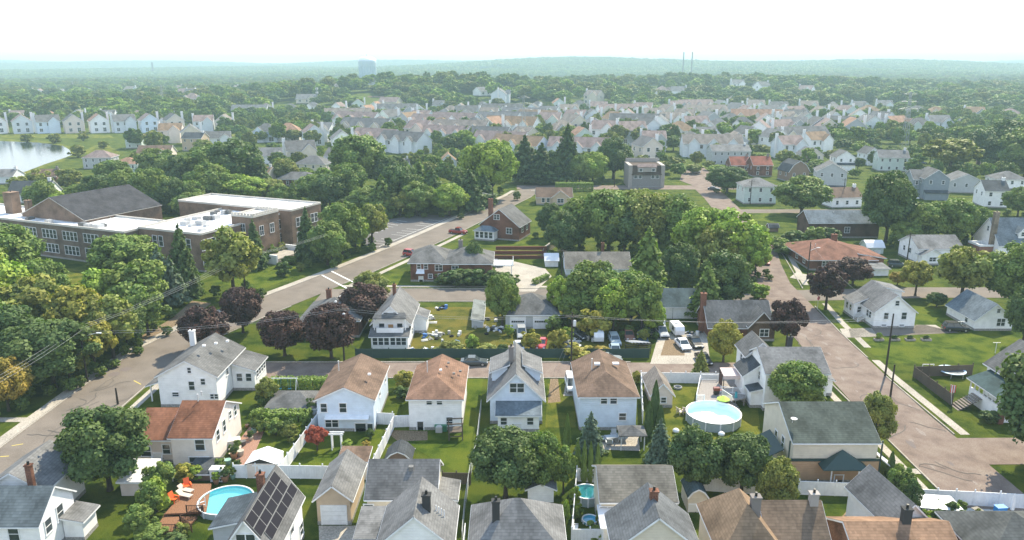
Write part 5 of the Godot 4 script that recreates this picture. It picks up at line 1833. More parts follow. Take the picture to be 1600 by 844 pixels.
	put("mansard", ms.mesh(), roofing(lin(.14, .105, .085)), o)
	var dm := MB.new()
	dm.box(Vector3(0, 7.5, 7.0), Vector3(7.6, 1.9, 1.6))
	put("dormer", dm.mesh(), siding(lin(.32, .29, .265)), o)
	var dr := MB.new()
	dr.slab([Vector3(-4.0, 8.5, 8.0), Vector3(4.0, 8.5, 8.0), Vector3(4.0, 9.7, 6.0), Vector3(-4.0, 9.7, 6.0)], .15)
	put("dormer_roof", dr.mesh(), top_of("pink"), o)
	for s in [-2.6, 2.6]:
		window_on(o, Transform3D(Basis.IDENTITY, Vector3(s, 7.3, 7.8)), 1.2, 1.1, white())
	for s in [-1, 1]:
		var t := MB.new()
		t.box(Vector3(s * 6.7, 4.6, .5), Vector3(1.5, 9.2, 13.5))
		put("side_tower", t.mesh(), siding(lin(.32, .29, .265)), o)
	var par := MB.new()
	par.box(Vector3(0, 9.9, -6), Vector3(14, 1.6, .4))
	put("parapet_screen", par.mesh(), siding(lin(.32, .29, .265)), o)
	# a list of the houses across the middle distance
	var L := [
		[Vector3(90.28, 0, -272.13), 11.66, 6.57, 10.0, "hip_x", 2.4, "mint", "pale", "pale green two-storey house with grey roof where the upper street begins", 0.0],
		[Vector3(106.87, 0, -352.82), 8.98, 4.18, 10.0, "gable_x", 3.4, "brick", "red", "dark red brick half of a double house with red brown roof, left part", 0.0],
		[Vector3(114.29, 0, -344.22), 8.77, 5.25, 11.0, "gable_x", 3.4, "brick", "red", "dark red brick half of a double house with red brown roof, right part", 0.0],
		[Vector3(124.23, 0, -328.17), 9.49, 4.47, 10.0, "gambrel_z", 4.6, "brown", "dark", "dark brown barn-roofed house among the pale houses", .15],
		[Vector3(125.99, 0, -293.72), 11.04, 9.04, 10.0, "gable_z", 3.2, "gray", "steel", "tall grey house with a shed-roofed rear storey above the brick ranch", -.25],
		[Vector3(149.71, 0, -376.26), 8.92, 6.34, 11.0, "gable_z", 3.0, "cream", "gray", "beige gable house with a row of upper windows and dark porch roof", .1],
		[Vector3(162.12, 0, -366.53), 8.7, 6.18, 11.0, "gable_z", 3.0, "white", "gray", "white gable house with dark porch roof left of the grey villa", -.1],
		[Vector3(118.1, 0, -264.32), 11.12, 3.89, 9.0, "gable_x", 2.8, "white", "brown", "low white garage with brown roof behind the upper street", .12],
		[Vector3(160.17, 0, -281.82), 8.68, 7.98, 11.0, "gable_z", 3.2, "slate", "gray", "blue grey villa with white corner boards and twin gables", -.15],
		[Vector3(156.17, 0, -286.17), 4.9, 7.12, 10.0, "gable_x", 3.0, "slate", "gray", "blue grey side wing of the white-trimmed villa", -.15],
		[Vector3(180.77, 0, -296.85), 12.68, 4.58, 11.0, "gable_z", 3.0, "gray", "steel", "drab grey house with wide roof right of the blue grey villa", -.2],
		[Vector3(172.22, 0, -264.32), 7.71, 6.17, 10.0, "gable_x", 3.0, "white", "dark", "white two-storey house with dark roof near the right edge", -.2],
		[Vector3(204.52, 0, -306.63), 11.51, 4.2, 10.0, "hip_x", 2.6, "white", "steel", "white house with grey hip roof at the right edge", -.1],
		[Vector3(241.77, 0, -376.26), 12.1, 5.71, 9.0, "flat", 1.0, "pinkish", "pink", "flat-roofed pinkish building beside the dark wood at right", -.2],
		[Vector3(183.43, 0, -361.85), 13.5, 6.72, 10.0, "gable_x", 3.0, "mint", "pale", "long pale green house beside the row of parked cars", -.2],
		[Vector3(184.05, 0, -386.5), 7.19, 5.85, 10.0, "gable_z", 3.0, "pale", "gray", "narrow pale grey gable house left of the long pale green house", .05],
		[Vector3(111.81, 0, -386.5), 19.62, 7.14, 12.0, "gable_x", 2.6, "gray", "pale", "long pale grey house behind the dark red double house", 0.0],
		[Vector3(134.88, 0, -468.91), 12.62, 6.24, 10.0, "gable_z", 2.6, "pale", "gray", "pale grey gable-fronted house with white rake boards", 0.0],
		[Vector3(-31.37, 0, -366.53), 8.07, 4.33, 12.0, "gable_z", 3.4, "pale", "tan", "pale cottage with white rakes and tan roof among the dark trees", .1],
		[Vector3(-56.13, 0, -361.85), 14.11, 3.67, 8.0, "gable_x", 2.2, "white", "buff", "low white house with pinkish brown roof behind the pine trees", -.1],
		[Vector3(-90.52, 0, -315.26), 16.65, 2.96, 10.0, "hip_x", 2.4, "brick", "steel", "low brick ranch with dark grey hip roof behind the school trees", -.06],
		[Vector3(-94.84, 0, -357.28), 15.15, 4.23, 12.0, "hip_x", 3.2, "cream", "steel", "house with broad grey brown hip roof and white gables behind it", -.15],
		[Vector3(-107.21, 0, -317.05), 12.42, 4.87, 9.0, "gable_x", 2.6, "cream", "tan", "cream house with tan roof half hidden behind the tree crowns", -.3],
		[Vector3(-85.41, 0, -366.53), 9.32, 6.8, 12.0, "gable_x", 3.4, "pale", "gray", "pale grey house with white chimney and cross gable", -.2],
		[Vector3(-204.11, 0, -371.34), 13.21, 5.64, 10.0, "hip_x", 3.0, "gray", "pink", "grey house with pinkish tile roof at the near end of the lake", .1],
		[Vector3(-181.1, 0, -352.82), 11.38, 4.78, 10.0, "hip_x", 2.4, "mint", "orange", "house with low orange tile roof beside the lake house", .05],
		[Vector3(-177.67, 0, -273.48), 14.06, 3.54, 11.0, "gable_x", 4.0, "white", "dark", "house with steep dark roof and white dormer behind the school gym", .1],
		[Vector3(-217.88, 0, -320.67), 8.74, 3.28, 10.0, "gable_x", 2.5, "pale", "pale", "pale house at left edge below the lake", .1],
		[Vector3(-200.4, 0, -320.67), 9.83, 3.28, 9.0, "gable_x", 2.6, "brick", "brown", "small brick house with white chimney below the lake shore", .2],
		[Vector3(-233.47, 0, -468.91), 9.47, 7.02, 10.0, "hip_x", 3.0, "mint", "pink", "pale green house with pink roof right of the lake", .1],
		[Vector3(-230.54, 0, -484.7), 9.78, 6.44, 10.0, "hip_x", 3.0, "mint", "red", "house with red tile roof right of the lake", .1],
		[Vector3(-190.36, 0, -454.08), 12.23, 7.56, 10.0, "gable_x", 3.0, "tan", "dark", "tan brick house with twin gables and dark roof above the tree crowns", -.1],
	]
	for h: Array in L:
		var w: float = h[1]
		var tall: float = h[2]
		var wall: Material = redbrick() if h[6] == "brick" else siding(lin(.6, .42, .38)) if h[6] == "pinkish" else wall_of(h[6])
		var win := []
		var n := maxi(2, int(w / 3.2))
		for k in n:
			var u := (k + .5) * w / n - w / 2
			win.append(["f", u, tall * .5 if tall < 4 else tall - 1.4, .9, 1.3])
			if tall > 5:
				win.append(["f", u, 1.6, .9, 1.3])
		for u in [-2.4, 2.4]:
			win.append(["r" if h[0].x < 0 else "l", u, tall - 1.5, .9, 1.3])
		var q := house("suburban_house", h[8], "", h[0], w, tall, h[3], {"roof": h[4], "rise": h[5], "wall": wall, "top": top_of(h[7]), "win": win, "turn": h[9]})
		if tall > 5 and h[4] == "gable_z":
			var pr := MB.new()
			pr.slab([Vector3(-w / 2, 2.8, h[3] / 2 + 2), Vector3(w / 2, 2.8, h[3] / 2 + 2), Vector3(w / 2, 3.6, h[3] / 2), Vector3(-w / 2, 3.6, h[3] / 2)], .15)
			put("porch_roof", pr.mesh(), top_of("dark"), q)
			var pw := MB.new()
			pw.box(Vector3(0, 1.3, h[3] / 2 + .8), Vector3(w * .94, 2.6, 1.6))
			put("porch_room", pw.mesh(), wall, q)
		elif h[4] == "gable_x" and w > 7:
			chimney(q, w * .42, 0, tall - 1, tall + h[5] + 1.0, basic("white_chimney", lin(.7, .7, .7), .7) if h[6] != "brick" else basic("gray_chimney", lin(.2, .18, .17), .9), 1.0)


# ---------------------------------------------------------------- the far rows of houses
var far_kinds := []


func far_house(kind: int, wall: Material, top: Material) -> Node3D:   # built once for each form, then copied
	var o := Node3D.new()
	var e := {"wall": wall, "top": top, "foot": false, "e": .4}
	match kind:
		0:
			block(o, 0, 0, 11, 6.4, 10, e.merged({"roof": "gable_x", "rise": 3.2, "win": [["f", -3.6, 4.8, 1.2, 1.5], ["f", 0, 4.8, 1.2, 1.5], ["f", 3.6, 4.8, 1.2, 1.5], ["f", -3.6, 1.8, 1.4, 1.6], ["f", 3.2, 1.8, 2.0, 2.2], ["r", 0, 4.8, 1.2, 1.5], ["l", 0, 4.8, 1.2, 1.5]]}))
			block(o, 2.6, 5.6, 5.4, 6.2, 2.6, e.merged({"roof": "gable_z", "rise": 2.6}))
			chimney(o, -5.9, 0, 0, 10.6, basic("white_chimney", lin(.7, .7, .7), .7), 1.1)
		1:
			block(o, 0, 0, 9, 6.6, 12, e.merged({"roof": "gable_z", "rise": 3.4, "win": [["f", -2, 5, 1.2, 1.5], ["f", 2, 5, 1.2, 1.5], ["f", -2, 1.8, 1.4, 1.6], ["f", 2, 1.8, 1.4, 2.0], ["r", 3, 4.8, 1.2, 1.5], ["r", -3, 4.8, 1.2, 1.5], ["l", 3, 4.8, 1.2, 1.5], ["l", -3, 4.8, 1.2, 1.5]]}))
			chimney(o, 4.9, -1, 0, 10.8, basic("white_chimney", lin(.7, .7, .7), .7), 1.1)
		2:
			block(o, 0, 0, 12, 5.8, 10, e.merged({"roof": "hip_x", "rise": 3.4, "win": [["f", -4, 4.2, 1.3, 1.5], ["f", 0, 4.2, 1.3, 1.5], ["f", 4, 4.2, 1.3, 1.5], ["f", -3, 1.6, 1.6, 1.5], ["f", 3, 1.6, 2.2, 2.0]]}))
			block(o, -3, 5.4, 4.6, 5.8, 1.8, e.merged({"roof": "gable_z", "rise": 2.2}))
		3:
			block(o, 0, 0, 26, 6.2, 10, e.merged({"roof": "gable_x", "rise": 3.6, "win": [["f", -10, 4.6, 1.3, 1.5], ["f", -5, 4.6, 1.3, 1.5], ["f", 0, 4.6, 1.3, 1.5], ["f", 5, 4.6, 1.3, 1.5], ["f", 10, 4.6, 1.3, 1.5], ["f", -8, 1.7, 2, 2], ["f", 0, 1.7, 2, 2], ["f", 8, 1.7, 2, 2]]}))
			for k in 3:
				block(o, -8.4 + k * 8.4, 5.4, 4.4, 6.2, 1.6, e.merged({"roof": "gable_z", "rise": 2.2}))
		_:
			block(o, 0, 0, 13, 3.2, 9, e.merged({"roof": "gable_x", "rise": 2.8, "win": [["f", -4, 1.7, 1.6, 1.3], ["f", 1, 1.7, 1.6, 1.3]]}))
			block(o, 4, 5, 5, 3.2, 2.4, e.merged({"roof": "gable_z", "rise": 1.9}))
	return o


func place_far(kind: int, shade: String, tops: String, at: Vector3, turn: float, where: String, size := 1.0) -> void:
	var key := "%d_%s_%s" % [kind, shade, tops]
	if not shapes.has(key):
		shapes[key] = far_house(kind, wall_of(shade), top_of(tops))
		far_kinds.append(shapes[key])
	var r: Node3D = shapes[key].duplicate()
	r.name = numbered(["gabled_house", "narrow_house", "hip_roof_house", "row_house", "bungalow"][kind])
	add_child(r)
	r.position = at
	r.rotation.y = turn
	r.scale = Vector3.ONE * size
	var what: String = ["two-storey house", "narrow gable-fronted house", "hip-roofed house", "long row of joined houses", "bungalow"][kind]
	var col: String = {"pale": "light grey", "buff": "buff", "pink": "pinkish", "gray": "grey", "steel": "dull grey", "tan": "tan", "orange": "orange", "brown": "brown", "red": "red", "blue": "bluish"}[tops]
	var wal: String = {"white": "white", "pale": "pale grey", "beige": "beige", "cream": "cream", "gray": "grey", "mint": "pale green", "blue": "pale blue"}[shade]
	var words := "%s %s, %s roof, %s" % [wal, what, col, where]
	tag(r, words, "house", words)


func houses_far_off() -> void:
	dice.seed = 4242
	var shades := ["white", "pale", "beige", "cream", "pale", "white", "mint", "gray"]
	var tops := ["pale", "pink", "buff", "pale", "gray", "pink", "steel", "buff", "pink", "orange", "tan", "gray"]
	# lake side row, gables lit from the right
	for k in 8:
		place_far(1 if k % 3 != 2 else 0, ["white", "pale", "blue", "beige"][k % 4], ["steel", "pink", "gray", "gray", "orange"][k % 5], Vector3(-391.68, 0, -582.26) + Vector3(k * 18.4, 0, -k * 2.0), .6, "along the far lake shore", 1.4)
	for k in 6:
		place_far([0, 2, 1][k % 3], shades[(k * 3) % 8], ["pink", "orange", "pale", "gray"][k % 4], Vector3(-450.15, 0, -701.29) + Vector3(k * 26.0, 0, -k * 3.0), .2, "behind the lake shore row", 1.1)
	# houses round the green left of centre
	for p in [[Vector2(-240.93, -600.3), 0, "pale", "pink", .3], [Vector2(-224.87, -600.3), 1, "beige", "buff", .2], [Vector2(-269.75, -606.55), 2, "white", "pale", .1], [Vector2(-259.92, -765.38), 3, "pale", "pale", .1], [Vector2(-249.76, -785.86), 1, "beige", "pink", .5], [Vector2(-231.67, -807.44), 2, "pale", "gray", .2], [Vector2(-216.96, -842.1), 2, "white", "pale", .1], [Vector2(-231.06, -998.84), 0, "white", "pale", -.2], [Vector2(-165.06, -514.99), 2, "blue", "gray", .1], [Vector2(-151.69, -519.62), 2, "white", "orange", .1], [Vector2(-128.37, -493), 1, "pale", "pink", .4], [Vector2(-128.15, -519.62), 0, "white", "pale", -.2], [Vector2(-125.91, -397.29), 4, "white", "pale", .1], [Vector2(-99.76, -447.01), 1, "white", "pale", .3], [Vector2(-107.88, -386.5), 0, "cream", "gray", .4], [Vector2(-191.17, -408.69), 4, "beige", "brown", .1], [Vector2(-207.05, -493), 1, "cream", "pale", .4], [Vector2(-227.04, -510.44), 0, "beige", "tan", .2], [Vector2(-193.71, -501.57), 4, "pale", "gray", .3]]:
		place_far(p[1], p[2], p[3], Vector3(p[0].x, 0, p[0].y), p[4], "left of centre", 1.3)
	# centre: sweeping rows
	for p in [[Vector2(-170.37, -854.32)], [Vector2(-155.29, -935.61)], [Vector2(-133.1, -709.79)], [Vector2(-111.81, -745.92)], [Vector2(-85.78, -709.79)], [Vector2(-75.92, -830.23)], [Vector2(-49.69, -745.92)], [Vector2(-29.42, -785.86)], [Vector2(-121.69, -606.55)], [Vector2(-95.63, -559.81)], [Vector2(-79.51, -594.17)], [Vector2(-59.25, -570.82)], [Vector2(-43.73, -594.17)], [Vector2(-26.69, -549.2)], [Vector2(-10.04, -600.3)], [Vector2(3.39, -676.94)], [Vector2(0, -549.2)], [Vector2(22.2, -632.91)], [Vector2(-82.82, -468.91)], [Vector2(-63.24, -447.01)], [Vector2(-16.29, -484.7)], [Vector2(-6.02, -447.01)], [Vector2(-41.41, -493)], [Vector2(-99.83, -529.13)], [Vector2(-99.38, -632.91)], [Vector2(-74.01, -632.91)], [Vector2(-57.97, -661.61)], [Vector2(-38.89, -646.95)], [Vector2(-19.76, -676.94)], [Vector2(-60.83, -510.44)], [Vector2(-50.61, -549.2)], [Vector2(-33.41, -510.44)], [Vector2(-13.55, -538.98)], [Vector2(7.61, -606.55)], [Vector2(-92.45, -692.98)], [Vector2(-57.57, -727.41)], [Vector2(-32.54, -709.79)], [Vector2(-9.32, -745.92)], [Vector2(8.15, -484.7)], [Vector2(4.26, -420.73)], [Vector2(-140.79, -661.61)], [Vector2(-172.01, -765.38)], [Vector2(-138.61, -785.86)]]:
		var k := dice.randi() % 12
		place_far([3, 0, 3, 1, 2][dice.randi() % 5], shades[dice.randi() % 8], tops[k], Vector3(p[0].x, 0, p[0].y), dice.randf_range(-.75, -.35) if p[0].y > -640 else dice.randf_range(-.3, .3), "at the centre", 1.5 if p[0].y < -500 else 1.25)
	for p in [[Vector2(-113.58, -1071.11)], [Vector2(-222.58, -1251.77)], [Vector2(-220.22, -1366.74)], [Vector2(-162.26, -1225.96)], [Vector2(-57.34, -1154.49)], [Vector2(-35.49, -1071.11)], [Vector2(35.49, -1225.96)], [Vector2(66.98, -1306.75)], [Vector2(86, -1154.49)], [Vector2(129.88, -1366.74)], [Vector2(18.85, -1033.73)]]:
		place_far([0, 2, 4][dice.randi() % 3], shades[dice.randi() % 8], tops[dice.randi() % 12], Vector3(p[0].x, 0, p[0].y), dice.randf_range(-.5, .5), "among the woods below the horizon", 1.2)
	# right of centre
	for p in [[Vector2(26.86, -807.44)], [Vector2(51.11, -854.32)], [Vector2(72.47, -830.23)], [Vector2(88.27, -785.86)], [Vector2(99.99, -727.41)], [Vector2(130.6, -765.38)], [Vector2(143.16, -709.79)], [Vector2(196.69, -830.23)], [Vector2(218.24, -807.44)], [Vector2(217.4, -745.92)], [Vector2(262.26, -830.23)], [Vector2(271.34, -785.86)], [Vector2(310.24, -807.44)], [Vector2(318.53, -765.38)], [Vector2(11.04, -661.61)], [Vector2(29.81, -594.17)], [Vector2(44.53, -559.81)], [Vector2(66.08, -632.91)], [Vector2(79.51, -594.17)], [Vector2(93.17, -570.82)], [Vector2(105.82, -549.2)], [Vector2(145.83, -646.95)], [Vector2(151.56, -594.17)], [Vector2(168.95, -594.17)], [Vector2(200.88, -632.91)], [Vector2(213.98, -606.55)], [Vector2(223.12, -582.26)], [Vector2(248.46, -594.17)], [Vector2(285.46, -632.91)], [Vector2(285.73, -594.17)], [Vector2(43.28, -476.68)], [Vector2(61.06, -501.57)], [Vector2(76.61, -493)], [Vector2(84.09, -454.08)], [Vector2(109.49, -501.57)], [Vector2(122.19, -484.7)], [Vector2(159.43, -493)], [Vector2(177.78, -510.44)], [Vector2(183.29, -484.7)], [Vector2(209.9, -510.44)], [Vector2(231.02, -519.62)], [Vector2(255.36, -549.2)], [Vector2(273.76, -549.2)], [Vector2(285.5, -538.98)], [Vector2(28, -414.62)], [Vector2(36.23, -408.69)], [Vector2(72.47, -408.69)], [Vector2(152.62, -420.73)], [Vector2(33.51, -692.98)], [Vector2(53.33, -727.41)], [Vector2(85.52, -692.98)], [Vector2(121.47, -661.61)], [Vector2(173.25, -807.44)], [Vector2(177.47, -709.79)], [Vector2(210.9, -692.98)], [Vector2(236.63, -709.79)], [Vector2(254.23, -692.98)], [Vector2(271.04, -676.94)], [Vector2(300.46, -692.98)], [Vector2(336.33, -727.41)], [Vector2(56.47, -538.98)], [Vector2(89.96, -510.44)], [Vector2(121.74, -594.17)], [Vector2(131.13, -549.2)], [Vector2(141.98, -529.13)], [Vector2(164.72, -549.2)], [Vector2(189.21, -570.82)], [Vector2(197.86, -538.98)], [Vector2(210.74, -529.13)], [Vector2(235.57, -549.2)], [Vector2(33.41, -510.44)], [Vector2(103.83, -440.15)], [Vector2(111.63, -427.01)], [Vector2(176.93, -447.01)], [Vector2(158.39, -461.38)], [Vector2(232.6, -632.91)], [Vector2(95.15, -632.91)], [Vector2(52.86, -632.91)], [Vector2(19.39, -727.41)], [Vector2(129.05, -440.15)], [Vector2(149.07, -484.7)]]:
		var k := dice.randi() % 12
		place_far([0, 1, 2, 0, 1, 3][dice.randi() % 6], shades[dice.randi() % 8], tops[k], Vector3(p[0].x, 0, p[0].y), dice.randf_range(-.45, .45), "right of centre", 1.55 if p[0].y < -490 else 1.25)
	for p in [[Vector2(391.32, -745.92)], [Vector2(399.95, -727.41)], [Vector2(451.15, -785.86)], [Vector2(425.93, -709.79)], [Vector2(322.51, -582.26)], [Vector2(370.1, -619.46)], [Vector2(477.8, -765.38)], [Vector2(447.8, -692.98)], [Vector2(372.69, -830.23)], [Vector2(411.73, -854.32)]]:
		place_far([2, 4, 0][dice.randi() % 3], shades[dice.randi() % 8], tops[dice.randi() % 12], Vector3(p[0].x, 0, p[0].y), dice.randf_range(-.4, .4), "by the far yard", 1.4)
	for p in [[Vector3(349.06, 14.01, -1204.37), 0], [Vector3(-34.89, 15.07, -957.46), 1], [Vector3(-284.75, 7.05, -2349.7), 2], [Vector3(-576.94, 1.2, -1364.3), 3], [Vector3(-656.21, 1.13, -1337.36), 4], [Vector3(-625.2, 6.19, -2202.18), 5], [Vector3(-183.67, 22.58, -1037), 6], [Vector3(-519.56, 1.18, -1304.42), 7], [Vector3(424.29, 7.29, -1117.55), 8], [Vector3(-599.6, 0.87, -1234.78), 9], [Vector3(-4.63, 11.26, -2728.94), 10], [Vector3(-415.73, 4.42, -1011.46), 11], [Vector3(-1111.86, 3.42, -2246.56), 12], [Vector3(-135.91, 6.24, -862.25), 13], [Vector3(-566.86, 0.92, -1157.26), 14], [Vector3(-352.13, 13.12, -2770.08), 15], [Vector3(-993.76, 4.01, -2053.66), 16], [Vector3(-333.85, 5.79, -2213.19), 17], [Vector3(-377.81, 3.37, -915.43), 18], [Vector3(408.16, 6.86, -2469.86), 19], [Vector3(-14.52, 8.41, -901.84), 20], [Vector3(-464.17, 5.55, -2147.94), 21], [Vector3(-1557.84, 5.39, -3169.39), 22], [Vector3(-708.67, 0.67, -1163.05), 23], [Vector3(-1558.41, 3.02, -2985.26), 24], [Vector3(-790.83, 1.41, -1364.3), 25], [Vector3(196.04, 5.09, -1001.42), 26], [Vector3(-1169.21, 2.55, -1905.62), 27], [Vector3(-1488.1, 0.4, -2609.15), 28], [Vector3(286.58, 3.16, -1006.42), 29], [Vector3(-1008.56, 5.29, -2570.4), 30], [Vector3(43.95, 3.49, -2074.25), 31], [Vector3(378.3, 11.61, -1174.71), 32], [Vector3(-494.66, 5.07, -2084.62), 33], [Vector3(-810.36, 4.32, -1963.51), 34], [Vector3(-622.06, 9.43, -2557.61), 35], [Vector3(-1135.02, 3.26, -2349.7), 36], [Vector3(-1465.74, 1.91, -2911.74), 37], [Vector3(210.62, 8.24, -1090.03), 38], [Vector3(-475.13, 1.42, -1357.52), 39], [Vector3(230.24, 6.95, -1073.84), 40], [Vector3(-221.5, 17.94, -1001.42), 41], [Vector3(-890.82, 7.5, -2688.41), 42], [Vector3(-452.72, 3.26, -1079.21), 43], [Vector3(98.44, 5.91, -929.23), 44], [Vector3(-240.41, 8.14, -906.35), 45]]:
		place_far([0, 4, 2, 1][p[1] % 4], ["white", "pale", "white", "cream"][p[1] / 4 % 4], ["pale", "steel", "gray", "pink", "buff"][p[1] % 5], p[0], p[1] * .7, "among the far woods", 1.7)
	for o: Node3D in far_kinds:
		o.free()
	# the long white-walled store with the red band beyond the right-hand houses
	var o := house("store_building", "long store with white wall and red band beyond the right-hand houses", "", Vector3(430.66, 0, -709.79), 23.66, 4.65, 16.0, {"roof": "flat", "wall": wall_of("white"), "top": top_of("pale"), "foot": false}, "store")
	var b := MB.new()
	b.box(Vector3(0, 3.6, 8.1), Vector3(24, 1.3, .3))
	put("red_band", b.mesh(), basic("red_sign", lin(.5, .08, .06), .5), o)



# ---------------------------------------------------------------- yards
func round_pool(called: String, label: String, at: Vector3, r: float, h: float, wall: Material, deep := Color(.55, .9, .93, .16), liner := Vector3(.62, .80, .84)) -> Node3D:
	var o := thing(called, label, "pool", at)
	var n := 36
	var w := MB.new()
	w.lathe(Vector3.ZERO, [Vector2(r, 0), Vector2(r, h - .02)], n)
	put("outer_wall", w.mesh(), wall, o)
	for k in 12:
		var g := TAU * k / 12
		var q := MB.new()
		q.box(Vector3(cos(g) * (r + .05), h / 2, sin(g) * (r + .05)), Vector3(.12, h, .16), Basis(Vector3.UP, -g))
		put("upright", q.mesh(), white(), o)
	var i := MB.new()
	i.lathe(Vector3.ZERO, [Vector2(r - .06, h), Vector2(r - .06, .08), Vector2(0, .06)], n)
	put("liner", i.mesh(), basic("liner_%.2f" % liner.x, lin(liner.x, liner.y, liner.z), .5), o)
	var m := MB.new()
	m.lathe(Vector3.ZERO, [Vector2(r - .06, h), Vector2(r + .08, h), Vector2(r + .08, h + .05), Vector2(r - .06, h + .05), Vector2(r - .06, h)], n)
	put("rim", m.mesh(), white(), o)
	var s := MB.new()
	var ring := []
	for k in n:
		var g := -TAU * k / n
		ring.append(Vector3(cos(g) * (r - .07), h - .16, sin(g) * (r - .07)))
	s.poly(ring)
	var water := basic("pool_water_%s" % deep.to_html(), deep, .03)
	water.transparency = BaseMaterial3D.TRANSPARENCY_ALPHA
	put("water", s.mesh(), water, o)
	return o


func deck_of(called: String, label: String, pts: Array, y: float, m: Material, posts := true) -> Node3D:
	var o := thing(called, label, "deck", Vector3(pts[0].x, 0, pts[0].y))
	var flat := []
	for p: Vector2 in pts:
		flat.append(Vector3(p.x - pts[0].x, y, p.y - pts[0].y))
	var n: Vector3 = (flat[1] - flat[0]).cross(flat[2] - flat[0])
	if n.y < 0:
		flat.reverse()
	var b := MB.new()
	b.slab(flat, .2)
	put("planking", b.mesh(), m, o)
	if posts:
		for p: Vector3 in flat:
			var q := MB.new()
			q.box(Vector3(p.x * .96, y / 2, p.z * .96), Vector3(.15, y, .15))
			put("post", q.mesh(), m, o)
	return o


func lawn_chair(label: String, at: Vector3, turn: float, m: Material, group := "") -> void:
	var o := thing("garden_chair", label, "chair", at, turn, group)
	var s := MB.new()
	s.box(Vector3(0, .36, .05), Vector3(.62, .05, .62), Basis(Vector3.RIGHT, -.15))
	put("seat", s.mesh(), m, o)
	var k := MB.new()
	k.box(Vector3(0, .72, -.36), Vector3(.66, .85, .06), Basis(Vector3.RIGHT, -.35))
	put("backrest", k.mesh(), m, o)
	for x in [-1, 1]:
		var a := MB.new()
		a.box(Vector3(x * .4, .56, .02), Vector3(.14, .04, .78))
		put("armrest", a.mesh(), m, o)
		for z in [-.25, .36]:
			var l := MB.new()
			l.box(Vector3(x * .36, .28, z), Vector3(.07, .56, .09))
			put("leg", l.mesh(), m, o)


func lounger(label: String, at: Vector3, turn: float, m: Material, group := "") -> void:
	var o := thing("sun_lounger", label, "sun lounger", at, turn, group)
	var s := MB.new()
	s.box(Vector3(0, .34, .3), Vector3(.66, .08, 1.4))
	put("seat", s.mesh(), m, o)
	var k := MB.new()
	k.box(Vector3(0, .56, -.62), Vector3(.66, .07, .7), Basis(Vector3.RIGHT, .7))
	put("backrest", k.mesh(), m, o)
	for x in [-1, 1]:
		for z in [-.4, .9]:
			var l := MB.new()
			l.box(Vector3(x * .28, .16, z), Vector3(.06, .32, .06))
			put("leg", l.mesh(), m, o)


func odd(called: String, label: String, category: String, at: Vector3, turn: float, m: Material, parts: Array, group := "") -> Node3D:   # a small thing of several boxes: [part, centre, size, material?]
	var o := thing(called, label, category, at, turn, group)
	for p: Array in parts:
		var b := MB.new()
		b.box(p[1], p[2])
		put(p[0], b.mesh(), p[3] if p.size() > 3 else m, o)
	return o


func umbrella(label: String, at: Vector3, r: float, h: float, m: Material, closed := false) -> void:
	var o := thing("garden_umbrella", label, "umbrella", at)
	var p := MB.new()
	p.tube(Vector3.ZERO, Vector3(0, h, 0), .03, .03, 6)
	p.tube(Vector3.ZERO, Vector3(0, .1, 0), .3, .25, 10)
	put("pole", p.mesh(), basic("pale_metal", lin(.6, .6, .6), .5, .3), o)
	var c := MB.new()
	if closed:
		c.lathe(Vector3(0, .7, 0), [Vector2(.2, 0), Vector2(.24, .6), Vector2(.16, 1.4), Vector2(.03, h - .6)], 8)
	else:
		for k in 8:
			var a := TAU * k / 8
			var b := TAU * (k + 1) / 8
			c.slab([Vector3(0, h, 0), Vector3(cos(b) * r, h - .55, sin(b) * r), Vector3(cos(a) * r, h - .55, sin(a) * r)], .04)
	put("canopy", c.mesh(), m, o)


